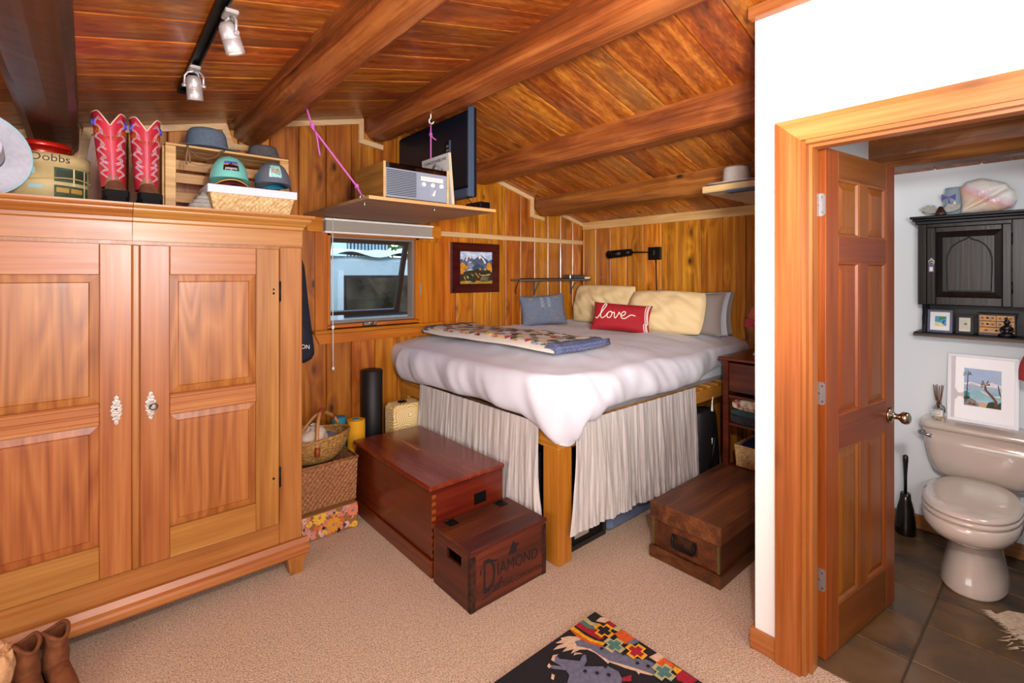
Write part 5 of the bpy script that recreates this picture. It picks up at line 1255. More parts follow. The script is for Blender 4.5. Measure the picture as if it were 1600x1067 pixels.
# stored under the bed
ub = thing('storage_bin', 'translucent blue grey plastic bin under the bed', 'bin', (2.66, 2.05, .001))
obj('bin_body', MB().box(2.33, 2.98, 1.80, 2.3, .001, .30, .03), plain('blue_grey_plastic', '#5d6c86', .35), ub); obj('bin_lid', MB().box(2.31, 3.0, 1.79, 2.32, .301, .33, .01), plain('bin_lid_plastic', '#3c4a60', .4), ub)
fp = thing('leaning_frame', 'dark framed picture stored on edge beside the bed post', 'frame', (2.15, 1.84, .001))
obj('frame_bar', MB().box(1.975, 2.32, 1.82, 1.845, .001, .03, .003).box(1.975, 2.32, 1.82, 1.845, .30, .33, .003).box(1.975, 2.003, 1.82, 1.845, .03, .30).box(2.292, 2.32, 1.82, 1.845, .03, .30), plain('dark_frame', '#1e1a16', .5), fp)
obj('mat_board', MB().box(2.003, 2.292, 1.828, 1.842, .03, .30), M['black'], fp); obj('print', MB().box(2.05, 2.17, 1.8265, 1.8279, .06, .27), plain('sepia_print', '#a89c8c', .6), fp)
sb_ = thing('dark_tote', 'dark blue stuffed bag under the bed beside the post', 'bag', (2.2, 2.4, .001))
obj('bag_body', MB().box(1.99, 2.3, 1.95, 3.0, .001, .56, .06), plain('dark_teal_fabric', '#14222e', .9), sb_)
bb = thing('black_backpack', 'black bag slumped on the floor between bed and nightstand', 'bag', (3.4, 1.86, .001))
def bagf(u, v):
    a = 2*PI*u; k = v; r = (1-.35*k**2)*(1 if k < 1 else 0); return (.17*r*math.cos(a)*(1+.1*N(a, k*3)), .1*r*math.sin(a), .55*math.sin(k*PI/2)+.02*N(a*2, k*4, 3))
obj('bag_body', MB().grid(bagf, 24, 14, cu=True).xf(Matrix.Translation((3.42, 1.80, .001))), plain('black_nylon', '#0b0b0d', .6), bb)
obj('bag_strap', MB().tube([(3.3, 1.69, .1), (3.33, 1.67, .3), (3.38, 1.68, .45)], .012), M['black'], bb)
wc = thing('charger_cable', 'white charging cable with a small white plug beside the nightstand', 'cable', (3.40, 1.72, .35))
obj('cable', MB().tube([(3.46, 1.74, .64), (3.44, 1.735, .60), (3.42, 1.73, .55), (3.41, 1.735, .48), (3.40, 1.73, .42), (3.385, 1.725, .37)], .004).tube([(3.44, 1.735, .62), (3.44, 1.73, .52), (3.415, 1.725, .45), (3.385, 1.725, .38)], .004), M['white'], wc)
obj('plug', MB().prism([(0, -.035), (.028, 0), (.022, .018), (.008, .018), (0, .008), (-.008, .018), (-.022, .018), (-.028, 0)], lambda u, v, d: (3.38+u*.6, 1.72+d-u*.7, .345+v), -.008, .008), M['white'], wc)

# ------------------------------------------------------------------ nightstand
nX, nY0, nY1 = 3.47, 1.08, 1.672
ns = thing('nightstand', 'dark mahogany nightstand with drawer and open shelves', 'nightstand', (3.73, 1.37, 0))
obj('table_top', MB().box(nX-.025, 4.0, nY0-.02, nY1+.025, .92, .945, .006), M['night'], ns)
for xx in (nX, 3.95):
    for yy in (nY0, nY1-.04): obj('leg', MB().box(xx, xx+.04, yy, yy+.04, .001, .9195, .003), M['night'], ns)
for yy in (nY0+.01, nY1-.03): obj('side_panel', MB().box(nX+.0405, 3.9495, yy, yy+.015, .68, .9195), M['night'], ns)
obj('back_panel', MB().box(3.96, 3.975, nY0+.0405, nY1-.0405, .3, .9195), M['night'], ns)
dw = obj('drawer', MB().box(nX+.003, nX+.4, nY0+.043, nY1-.043, .70, .905, .004), M['night'], ns)
obj('drawer_knob', MB().lathe((nX+.003, 1.37, .8), [(.012, 0), (.01, .01), (.016, .02), (.014, .028)], 12, M=Matrix.Rotation(-PI/2, 3, 'Y')), M['blackm'], dw)
for z in (.655, .455, .16): obj('shelf', MB().box(nX+.006, 3.99, nY0+.005, nY1-.041, z-.0, z+.018, .002) if z > .6 else MB().box(nX+.006, 3.955, nY0+.041, nY1-.041, z, z+.018, .002), M['night'], ns)
M['floralw'] = plain('rust_spotted_cloth', '#e2d6c6', .9, var2='#8a4020', vs=22, detail=1)
def folded(name, label, x0, x1, y0, y1, z0, z1, mat):
    t = thing(name, label, 'cloth', ((x0+x1)/2, (y0+y1)/2, z0))
    def f(u, v):
        a = 2*PI*v; return (x0+(x1-x0)*u, (y0+y1)/2+(y1-y0)/2*math.copysign(abs(math.cos(a))**.4, math.cos(a)), (z0+z1)/2+(z1-z0)/2*math.copysign(abs(math.sin(a))**.5, math.sin(a))*(1+.12*N(u*5, v*4, z0*30)))
    mb = MB().grid(f, 14, 24, cv=True); n0 = 24
    mb.f.append(list(range(24))); mb.m.append(0); mb.sm.append(False); mb.f.append(list(range(14*24, 15*24))); mb.m.append(0); mb.sm.append(False)
    obj('cloth_fold', mb, mat, t); return t
folded('folded_cloth', 'cream cloth with rust flowers on top of the nightstand pile', nX+.03, 3.86, nY0+.05, nY1-.055, .574, .645, M['floralw'])
folded('folded_cloth', 'teal folded cloth in the nightstand pile', nX+.02, 3.86, nY0+.05, nY1-.05, .535, .573, plain('teal_knit', '#2c4a4c', .9))
folded('folded_cloth', 'dark plaid folded cloth at the bottom of the nightstand pile', nX+.02, 3.86, nY0+.05, nY1-.05, .475, .534, plain('plaid_wool', '#3a2c34', .9, var2='#1a2a34', vs=40))
nbk = thing('small_basket', 'small tan woven basket on the lowest nightstand shelf', 'basket', (3.64, 1.36, .179))
tapered_basket('woven_body', M['wick_pale'], nbk, nX+.012, 3.84, nY0+.06, nY1-.08, .179, .33, .01, 14, 12, .003, (60, 30))
obj('contents', MB().box(nX+.03, 3.82, nY0+.08, nY1-.1, .22, .325, .01), plain('blue_contents', '#1c2e6a', .7), nbk)
tlp = thing('table_lamp', 'table lamp with ruffled red shade half hidden by the white wall', 'lamp', (3.72, 1.50, .9455))
obj('lamp_base', MB().lathe((3.72, 1.50, .9455), [(.06, 0), (.06, .012), (.03, .018)], 20), M['white'], tlp)
obj('lamp_stem', MB().tube([(3.72, 1.55, .96), (3.72, 1.53, 1.05), (3.72, 1.50, 1.12), (3.72, 1.50, 1.2)], .008).tube([(3.72, 1.46, .96), (3.72, 1.48, 1.05), (3.72, 1.50, 1.12)], .007), plain('grey_stem', '#8a8078', .5, .3), tlp)
M['redshade'] = plain('raspberry_shade', '#a8324a', .7)
obj('lamp_shade', MB().lathe((3.72, 1.50, 1.19), [(.10, 0), (.085, .05), (.06, .11)], 24, caps=False), plain('pale_red_shade', '#b4604c', .7), tlp)
rf_ = MB().grid(lambda u, v: (3.72+(.104+.02*math.sin(u*2*PI*12)*v)*math.cos(2*PI*u), 1.50+(.104+.02*math.sin(u*2*PI*12)*v)*math.sin(2*PI*u), 1.215-.06*v), 96, 4, cu=True)
obj('ruffle', rf_, M['redshade'], tlp)

# ------------------------------------------------------------------ chests on the floor
gc = thing('blanket_chest', 'long glossy red brown wooden blanket chest', 'chest', (1.56, 2.59, .001))
X0, X1, Y0, Y1 = 1.322, 1.785, 2.14, 3.06
obj('chest_body', MB().box(X0, X1, Y0, Y1, .02, .438, .003), M['chesty'], gc)
obj('front_board', MB().box(X0-.002, X1+.002, Y0-.004, Y0-.0002, .09, .438, .001), M['chest'], gc)
dt = MB()
for k in range(9): dt.box(X0-.0035, X0+.02, Y0-.006, Y0-.0042, .1+k*.037, .118+k*.037)
obj('dovetail', dt, wood('pale_dovetail', lin('#5a240a'), lin('#7c3c14'), lin('#8c4c1e'), 'Z', .4, 0), gc)
obj('plinth', MB().box(X0-.014, X1+.004, Y0-.018, Y0-.0062, .001, .088, .004).box(X0-.014, X0-.0025, Y0-.006, Y1+.004, .001, .088, .004), M['chesty'], gc)
obj('lid', MB().box(X0-.024, X1+.006, Y0-.022, Y1+.004, .4385, .465, .008), wood('red_lid_wood', lin('#4c1806'), lin('#702c10'), lin('#823c18'), 'Y', .25, .04, 4, .08, .05, coat=.3), gc)
obj('lid_scratch', MB().add([(1.52, 2.62, .4653), (1.535, 2.62, .4653), (1.54, 3.0, .4653), (1.532, 3.0, .4653)], [(0, 1, 2, 3)]), plain('worn_edge', '#b07040', .5), gc)
obj('lock_plate', MB().box(1.585, 1.665, Y0-.0062, Y0-.0042, .285, .345), M['blackm'], gc)
# bottling crate
bcx = thing('bottling_crate', 'dark lidded bottling crate with black printed lettering', 'crate', (1.545, 1.94, .001))
A0_, A1_, B0, B1, H = 1.306, 1.782, 1.786, 2.098, .283
obj('front_board', MB().box(A0_, A1_, B0, B0+.014, .001, H-.018, .002), M['crate'], bcx); obj('back_board', MB().box(A0_, A1_, B1-.014, B1, .001, H-.018, .002), M['crate'], bcx)
sidew = wood('dark_crate_end', lin('#200a04'), lin('#45190b'), lin('#5e2812'), 'Y', .4, .05, 4, .2, .1)
hole = [(1.905+.045*math.cos(a)*1.0, .205+.02*math.sin(a)) for a in [2*PI*k/16 for k in range(16)]]
for xx in (A0_, A1_-.014):
    e = MB().box(xx, xx+.014, B0+.0142, B1-.0142, .001, .18, .001).box(xx, xx+.014, B0+.0142, B1-.0142, .228, H-.018, .001).box(xx, xx+.014, B0+.0142, 1.86, .18, .228).box(xx, xx+.014, 1.98, B1-.0142, .18, .228)
    e.cyl((xx, 1.862, .204), (xx+.014, 1.862, .204), .0, n=6)
    obj('end_board', e, sidew, bcx)
obj('floor_board', MB().box(A0_+.0142, A1_-.0142, B0+.0142, B1-.0142, .002, .012), M['crate'], bcx)
for i, (ya, yb) in enumerate(((B0-.006, 1.89), (1.8905, 1.995), (1.9955, B1))): obj('lid_board', MB().box(A0_-.002, A1_+.004, ya, yb, H-.0175, H, .002), M['crate'], bcx)
for xx in (1.36, 1.68): obj('lid_hinge', MB().box(xx, xx+.055, 2.03, 2.085, H+.0002, H+.003, .001).cyl((xx, 2.085, H+.004), (xx+.055, 2.085, H+.004), .004, n=8), M['blackm'], bcx)
rst = plain('rusted_strap', '#1c100c', .6, .3, var2='#4a2412', vs=40)
obj('iron_strap', MB().box(A0_-.0012, A0_+.0278, B0-.0014, B0-.0002, .002, .255).box(A0_-.0014, A0_-.0002, B0-.0012, B0+.02, .002, .255), rst, bcx)
obj('iron_strap', MB().box(A1_-.028, A1_+.001, B0-.0014, B0-.0002, .002, .255), rst, bcx)
ink = plain('black_print', '#120808', .7)
def fronttext(txt, size, x, z, sx=1, sz=1, arch=0.0, slope=0.0):
    mb = text_mesh(txt, size, .0003); mb.v = [(x+a*sx, B0-.0006-c, z+b*sz*(1+arch*a)+slope*a) for a, b, c in mb.v]; return obj('lettering', mb, ink, bcx)
frontText = None
frontW = 1.545
frontD = text_mesh('D', .2, .0003); frontD.v = [(1.412+a*.55, B0-.0006-c, .062+b*1.12) for a, b, c in frontD.v]; obj('lettering', frontD, ink, bcx)
frontI = frontText
fm = text_mesh('IAMOND', .085, .0003); fm.v = [(1.592+a*.78, B0-.0006-c, .11+b*(.95-.5*a)-.03*a) for a, b, c in fm.v]; obj('lettering', fm, ink, bcx)
frontBt = text_mesh('BOTTLING CORPORATION', .036, .0003); frontBt.v = [(1.598+a*.72, B0-.0006-c, .042+b*1.1-.03*a) for a, b, c in frontBt.v]; obj('lettering', frontBt, ink, bcx)
hd_ = MB().prism([(1.53, .185), (1.545, .22), (1.562, .245), (1.575, .225), (1.59, .225), (1.6, .215), (1.58, .21), (1.585, .185)], lambda u, v, d: (u, d, v), B0-.001, B0-.0002); obj('printed_emblem', hd_, ink, bcx)
sw = MB().tube([(1.36, B0-.0008, .16), (1.37, B0-.0008, .19), (1.40, B0-.0008, .2), (1.46, B0-.0008, .19)], .003, 4).tube([(1.37, B0-.0008, .04), (1.41, B0-.0008, .045), (1.46, B0-.0008, .06), (1.49, B0-.0008, .1)], .003, 4); obj('printed_flourish', sw, ink, bcx)
# small tool chest
tc = thing('tool_chest', 'low worn brown tool chest with iron drop handle', 'chest', (2.74, 1.33, .001))
tX0, tX1, tY0, tY1 = 2.335, 3.13, 1.14, 1.515
obj('chest_body', MB().box(tX0, tX1, tY0, tY1, .066, .205, .003), M['tool'], tc)
obj('plinth', MB().box(tX0-.018, tX1+.01, tY0-.014, tY1+.012, .001, .066, .004), M['tool'], tc)
obj('lid', MB().box(tX0-.014, tX1+.008, tY0-.012, tY1+.01, .2055, .302, .006), wood('worn_lid_wood', lin('#2e1406'), lin('#64361a'), lin('#865226'), 'X', .42, .05, 4, .25, .06, worn=(lin('#241006'), .75)), tc)
hh_ = MB().box(tX0-.003, tX0-.0005, 1.255, 1.40, .098, .172, .002); hp = obj('handle_plate', hh_, plain('rusty_iron', '#2a1a12', .5, .5, var2='#4a2e1c', vs=30), tc)
obj('drop_handle', MB().tube([(tX0-.008, 1.27, .165), (tX0-.014, 1.265, .125), (tX0-.016, 1.275, .105), (tX0-.016, 1.38, .105), (tX0-.014, 1.39, .125), (tX0-.008, 1.385, .165)], .006), M['blackm'], tc)
obj('corner_bead', MB().box(tX0-.002, tX0+.014, tY0-.002, tY0+.012, .0665, .205).box(tX0-.002, tX0+.014, tY1-.012, tY1+.002, .0665, .205), wood('olive_corner', lin('#3a2c0c'), lin('#5a4a1c'), lin('#6e5c28'), 'Z', .5, 0), tc)

# ------------------------------------------------------------------ baskets, mats, roller
fb = thing('floral_box', 'low box covered in retro orange and pink flowers', 'box', (1.06, 3.07, .001))
obj('box_body', MB().box(.885, 1.252, 2.872, 3.27, .001, .15, .006), plain('olive_brown_print', '#8a6034', .6), fb)
fl = MB(); rq = random.Random(9); fcols = ['#d89018', '#d87a5c', '#c88c84', '#c8602c', '#d8a8a0', '#e4b030']
fmats = [plain('petal_'+c.strip('#'), c, .6) for c in fcols]+[plain('flower_eye', '#a07a70', .6)]
def flower(a, z, r, mi, side, lvl):
    n = 12; pts = []
    for k in range(2*n):
        rr = r*(1 if k % 2 == 0 else .72); q = PI*k/n
        u = a+rr*math.cos(q); v = max(.004, min(.147, z+rr*math.sin(q)))
        if side == 0: u = max(.887, min(1.249, u)); pts.append((u, 2.8715-.0006*lvl, v))
        else: u = max(2.876, min(3.266, u)); pts.append((1.2525+.0006*lvl, u, v))
    fl.add(pts, [tuple(range(2*n))], mi)
spots = [(1.10, .06, .05, 0), (1.22, .11, .045, 1), (1.02, .125, .045, 5), (.94, .05, .04, 2)]
for k in range(90): spots.append((rq.uniform(.87, 1.25), rq.uniform(.01, .14), rq.uniform(.010, .024), rq.randrange(1, 6)))
for i, (a, z, r, mi) in enumerate(spots):
    flower(a, z, r, mi, 0, 1+(3 if i < 4 else (i % 3)*.6)); flower(a, z, r*.25, 6, 0, 5.2)
for i in range(20): flower(rq.uniform(2.88, 3.26), rq.uniform(.02, .13), rq.uniform(.012, .03), rq.randrange(6), 1, 1+(i % 3))
obj('flower_print', fl, fmats, fb, kind='stuff')
sg_ = thing('seagrass_basket', 'square brown woven basket standing on the floral box', 'basket', (1.06, 3.09, .1515))
tapered_basket('woven_body', M['wick_brown'], sg_, .885, 1.268, 2.915, 3.27, .1515, .41, .008, 13, 15, .005, (110, 60))
obj('rim', MB().tube([(.885, 2.915, .41), (1.268, 2.915, .41), (1.268, 3.27, .41), (.885, 3.27, .41)], .008, 8, closed=True), M['wick_brown'], sg_)
rbk = thing('round_basket', 'round straw market basket with leather handles holding laundry', 'basket', (1.06, 3.09, .39))
M['bolga'] = plain('straw_weave', '#b88c4c', .7, var2='#7c5420', vs=50, bump=.3, bs=120, stretch=(1, 1, 3))
def bw_(o):
    def f(u, v):
        a = 2*PI*u; r = (.125+.085*math.sin(v*PI/2)**.8)*o; rib = .003*math.sin(u*2*PI*46)
        return (1.06+(r+rib)*math.cos(a)*1.02, 3.09+(r+rib)*math.sin(a)*.85, .395+.145*v+.02*math.cos(a+.7)*v)
    return f
bz_ = MB().grid(bw_(1), 138, 12, cu=True).grid(bw_(.955), 92, 8, cu=True); bz_.f.append([bz_.f[0][0]+0]+[k*13 for k in range(1, 138)]); bz_.m.append(0); bz_.sm.append(False)
obj('woven_body', bz_, M['bolga'], rbk)
obj('rim', MB().tube([Vector(bw_(.98)(k/48, 1.0)) for k in range(48)], .011, 8, closed=True), M['bolga'], rbk)
M['saddle'] = plain('saddle_leather', '#8a3c18', .4)
hn = MB()
hpts1 = [(1.02, 2.915, .50), (1.03, 2.94, .58), (1.05, 2.98, .66), (1.085, 3.04, .70)]; hpts2 = [(1.085, 3.04, .70), (1.14, 3.09, .665), (1.2, 3.14, .625), (1.235, 3.15, .575)]
obj('handle', MB().tube(bez(hpts1, 6), .011, 8).tube(bez(hpts2, 6), .011, 8), plain('cane_handle', '#b07c44', .5), rbk)
obj('leather_wrap', MB().tube(bez([(1.075, 3.02, .685), (1.09, 3.045, .70), (1.11, 3.065, .69)], 5), .0165, 10).tube([(1.017, 2.905, .47), (1.022, 2.912, .52)], .0155, 10).tube([(1.185, 3.13, .635), (1.2, 3.14, .62)], .0155, 10), M['saddle'], rbk)
obj('handle', MB().tube(bez([(.93, 3.0, .55), (.97, 3.02, .6), (1.03, 3.03, .66), (1.075, 3.035, .69)], 6), .010, 8), plain('cane_handle_dark', '#a06a34', .5), rbk)
ld = thing('crumpled_laundry', 'crumpled cream and grey laundry inside the round basket', 'cloth', (1.05, 3.08, .5))
def crum(cx_, cy_, cz_, rx, ry, rz_, sd):
    def f(u, v):
        a = 2*PI*u; b = PI*v; d = 1+.35*N(math.cos(a)*2+sd, math.sin(a)*2, v*4)+.18*N(math.cos(a)*6+sd, math.sin(a)*6, v*9)
        return (cx_+rx*d*math.cos(a)*math.sin(b), cy_+ry*d*math.sin(a)*math.sin(b), cz_+rz_*d*math.cos(b))
    return f
obj('cream_shirt', MB().grid(crum(1.03, 3.06, .535, .10, .085, .075, 3), 40, 24, cu=True), plain('crumpled_cream', '#c8b4a4', .9), ld)
obj('grey_cloth', MB().grid(crum(1.13, 3.08, .51, .085, .08, .03, 8), 30, 16, cu=True), plain('grey_jersey', '#6a707e', .9), ld)
obj('dark_cloth', MB().grid(crum(1.07, 2.99, .49, .09, .05, .025, 12), 30, 16, cu=True), plain('dark_red_cloth', '#4a2018', .9), ld)
ym = thing('yoga_mat', 'rolled yellow yoga mat standing by the basket', 'mat', (1.405, 3.26, .001))
def spiral(z0, z1, r0, r1, turns, mb, th=.006):
    n = int(turns*28)
    def f(u, v):
        a = u*turns*2*PI; r = r0+(r1-r0)*u; return (1.405+r*math.cos(a), 3.26+r*math.sin(a), z0+(z1-z0)*v)
    mb.grid(f, n, 1); mb.grid(lambda u, v: f(u, 1)[:2]+(z1,) if v < .5 else (1.405+(r0+(r1-r0)*u-th)*math.cos(u*turns*2*PI), 3.26+(r0+(r1-r0)*u-th)*math.sin(u*turns*2*PI), z1), n, 1)
yb_ = MB(); spiral(.001, .535, .012, .062, 6, yb_); obj('mat_roll', yb_, plain('yellow_foam', '#e8a410', .7), ym)
obj('mat_inner', MB().cyl((1.405, 3.26, .01), (1.405, 3.26, .540), .022, n=16), plain('teal_foam', '#2890a8', .7), ym)
bm2 = thing('blue_mat', 'teal blue rolled mat half hidden behind the yellow mat', 'mat', (1.34, 3.40, .001))
obj('mat_roll', MB().lathe((1.34, 3.40, .001), [(.05, 0), (.05, .53), (.02, .532)], 24), plain('teal_blue_foam', '#2a86a4', .7), bm2)
fr_ = thing('foam_roller', 'tall black foam roller standing against the planks', 'roller', (1.59, 3.405, .001))
obj('roller_body', MB().lathe((1.59, 3.405, .001), [(.07, 0), (.077, .006), (.077, .828), (.07, .834), (.03, .834)], 36), plain('black_foam', '#0d0d0f', .55, bump=.15, bs=200), fr_)
yc = thing('patterned_case', 'soft case patterned in yellow and white concentric dots', 'case', (1.80, 3.28, .001))
def dots():
    m, t, b = nt('yellow_ring_print'); L_ = t.links; co = coords(t, (1, 1, 1), False)
    vo = nd(t, 'ShaderNodeTexVoronoi'); vo.inputs['Scale'].default_value = 7; L_.new(co, vo.inputs[0])
    s = mth(t, 'SINE', mth(t, 'MULTIPLY', vo.outputs['Distance'], 62.0))
    c = ramp(t, mth(t, 'ADD', mth(t, 'MULTIPLY', s, .5), .5), [(.42, lin('#e8b83c')), (.58, lin('#ece2c8'))]); L_.new(c, b.inputs['Base Color']); b.inputs['Roughness'].default_value = .8
    return m
obj('case_body', MB().box(1.655, 1.965, 3.17, 3.345, .001, .592, .025), dots(), yc)
obj('case_handle', MB().box(1.73, 1.79, 3.24, 3.28, .593, .604, .004), M['black'], yc)

# ------------------------------------------------------------------ rug
RUG = [('cream',[(1.496,1.411),(1.532,1.394),(1.554,1.37),(1.562,1.349),(1.548,1.351),(1.524,1.358),(1.514,1.335),(1.543,1.292),(1.548,1.231),(1.552,1.202),(1.578,1.154),(1.606,1.097),(1.626,1.048),(1.615,1.053),(1.593,1.089),(1.583,1.087),(1.589,1.103),(1.57,1.137),(1.56,1.165),(1.547,1.196),(1.536,1.196),(1.54,1.224),(1.541,1.264),(1.531,1.296),(1.508,1.316),(1.464,1.325),(1.491,1.334),(1.446,1.354),(1.48,1.36),(1.424,1.386),(1.457,1.389),(1.486,1.38),(1.459,1.405),(1.492,1.4)]),('grey',[(1.524,1.358),(1.555,1.35),(1.577,1.294),(1.598,1.257),(1.618,1.196),(1.635,1.147),(1.667,1.11),(1.676,1.069),(1.626,1.048),(1.606,1.097),(1.578,1.154),(1.552,1.202),(1.548,1.231),(1.543,1.292),(1.514,1.335)]),('red',[(1.595,1.418),(1.635,1.419),(1.626,1.376),(1.655,1.336),(1.63,1.289),(1.609,1.299),(1.6,1.354)]),('teal',[(1.626,1.419),(1.645,1.421),(1.643,1.376),(1.664,1.343),(1.642,1.347),(1.625,1.375)]),('khaki',[(1.647,1.423),(1.672,1.418),(1.666,1.387),(1.682,1.358),(1.656,1.358),(1.645,1.377)]),('yellow',[(1.562,1.421),(1.586,1.421),(1.584,1.354),(1.594,1.307),(1.615,1.27),(1.596,1.268),(1.572,1.316),(1.567,1.368)]),('orange',[(1.56,1.417),(1.565,1.366),(1.57,1.315),(1.595,1.268),(1.585,1.267),(1.563,1.308),(1.551,1.361)]),('red',[(1.7,1.344),(1.735,1.337),(1.733,1.298),(1.699,1.302)]),('khaki',[(1.699,1.302),(1.733,1.298),(1.739,1.272),(1.704,1.273)]),('cream',[(1.683,1.377),(1.717,1.379),(1.739,1.368),(1.733,1.339),(1.702,1.346)]),('orange',[(1.683,1.277),(1.726,1.269),(1.727,1.205),(1.669,1.214)]),('grey',[(1.669,1.214),(1.727,1.205),(1.728,1.181),(1.687,1.189)]),('cream',[(1.683,1.109),(1.73,1.098),(1.726,1.067),(1.685,1.069)]),('orange',[(1.677,1.076),(1.726,1.067),(1.721,1.014),(1.7,1.023),(1.68,1.049)]),('yellow',[(1.699,1.017),(1.721,1.014),(1.723,0.988),(1.689,0.989)]),('red',[(1.683,0.991),(1.723,0.988),(1.723,0.925),(1.68,0.933),(1.665,0.976)]),('grey',[(1.381,1.35),(1.412,1.353),(1.408,1.335),(1.434,1.304),(1.46,1.274),(1.489,1.286),(1.504,1.282),(1.48,1.256),(1.452,1.247),(1.485,1.218),(1.523,1.186),(1.533,1.145),(1.517,1.116),(1.461,1.08),(1.307,1.214),(1.379,1.255),(1.386,1.28),(1.356,1.313),(1.347,1.331),(1.361,1.335),(1.388,1.303),(1.381,1.33)]),('cream',[(1.379,1.352),(1.402,1.364),(1.423,1.352),(1.405,1.353),(1.381,1.338)]),('cream',[(1.345,1.34),(1.362,1.346),(1.357,1.33),(1.343,1.327)]),('cream',[(1.314,1.289),(1.333,1.303),(1.337,1.291),(1.317,1.278)]),('cream',[(1.462,1.309),(1.476,1.315),(1.492,1.302),(1.496,1.289),(1.478,1.303)]),('red',[(1.521,1.116),(1.557,1.101),(1.531,1.085),(1.505,1.107)]),('yellow',[(1.68,1.333),(1.68,1.357),(1.644,1.357),(1.644,1.333),(1.62,1.333),(1.62,1.297),(1.644,1.297),(1.644,1.273),(1.68,1.273),(1.68,1.297),(1.704,1.297),(1.704,1.333)]),('black',[(1.674,1.327),(1.674,1.344),(1.65,1.344),(1.65,1.327),(1.633,1.327),(1.633,1.303),(1.65,1.303),(1.65,1.286),(1.674,1.286),(1.674,1.303),(1.691,1.303),(1.691,1.327)]),('khaki',[(1.646,1.253),(1.646,1.277),(1.61,1.277),(1.61,1.253),(1.586,1.253),(1.586,1.217),(1.61,1.217),(1.61,1.193),(1.646,1.193),(1.646,1.217),(1.67,1.217),(1.67,1.253)]),('teal',[(1.64,1.247),(1.64,1.264),(1.616,1.264),(1.616,1.247),(1.599,1.247),(1.599,1.223),(1.616,1.223),(1.616,1.206),(1.64,1.206),(1.64,1.223),(1.657,1.223),(1.657,1.247)]),('yellow',[(1.685,1.175),(1.685,1.199),(1.649,1.199),(1.649,1.175),(1.625,1.175),(1.625,1.139),(1.649,1.139),(1.649,1.115),(1.685,1.115),(1.685,1.139),(1.709,1.139),(1.709,1.175)]),('red',[(1.679,1.169),(1.679,1.186),(1.655,1.186),(1.655,1.169),(1.638,1.169),(1.638,1.145),(1.655,1.145),(1.655,1.128),(1.679,1.128),(1.679,1.145),(1.696,1.145),(1.696,1.169)]),('khaki',[(1.677,1.046),(1.677,1.07),(1.641,1.07),(1.641,1.046),(1.617,1.046),(1.617,1.01),(1.641,1.01),(1.641,0.986),(1.677,0.986),(1.677,1.01),(1.701,1.01),(1.701,1.046)]),('teal',[(1.671,1.04),(1.671,1.057),(1.647,1.057),(1.647,1.04),(1.63,1.04),(1.63,1.016),(1.647,1.016),(1.647,0.999),(1.671,0.999),(1.671,1.016),(1.688,1.016),(1.688,1.04)]),('black',[(1.625,1.183),(1.621,1.19),(1.613,1.19),(1.609,1.183),(1.613,1.176),(1.621,1.176)]),('black',[(1.581,1.257),(1.577,1.264),(1.569,1.264),(1.565,1.257),(1.569,1.25),(1.577,1.25)]),('black',[(1.646,1.082),(1.642,1.089),(1.634,1.089),(1.63,1.082),(1.634,1.075),(1.642,1.075)]),('black',[(1.627,1.118),(1.623,1.125),(1.615,1.125),(1.611,1.118),(1.615,1.111),(1.623,1.111)]),('black',[(1.443,1.226),(1.439,1.233),(1.431,1.233),(1.427,1.226),(1.431,1.219),(1.439,1.219)]),('black',[(1.471,1.19),(1.467,1.197),(1.459,1.197),(1.455,1.19),(1.459,1.183),(1.467,1.183)]),('black',[(1.497,1.156),(1.493,1.163),(1.485,1.163),(1.481,1.156),(1.485,1.149),(1.493,1.149)]),('black',[(1.518,1.188),(1.514,1.195),(1.506,1.195),(1.502,1.188),(1.506,1.181),(1.514,1.181)])]
rg = thing('dragon_rug', 'black rug with grey clawed beast and bright ribbon border', 'rug', (1.25, .66, .001))
obj('rug_pile', MB().box(.80, 1.734, -.1, 1.424, .001, .014, .004), plain('black_wool', '#160e16', .95, bump=.3, bs=200), rg)
rm = {'cream': '#d8b898', 'grey': '#6a6a80', 'red': '#a01428', 'teal': '#4c7a72', 'khaki': '#b4ac78', 'yellow': '#e8a410', 'orange': '#d85a10', 'black': '#160e16'}
keys = list(rm); rmats = [plain('wool_'+k, rm[k], .95, var=.25, vs=60, bump=.2, bs=200) for k in keys]; rmb = MB()
for i, (c, poly) in enumerate(RUG):
    poly = [(min(1.73, a), min(1.42, b)) for a, b in poly]; zt_ = .0145+.0002*i
    tri = geometry.tessellate_polygon([[Vector((a, b, 0)) for a, b in poly]]); rmb.add([(a, b, zt_) for a, b in poly], [tuple(t) for t in tri], keys.index(c))
obj('rug_motif', rmb, rmats, rg)

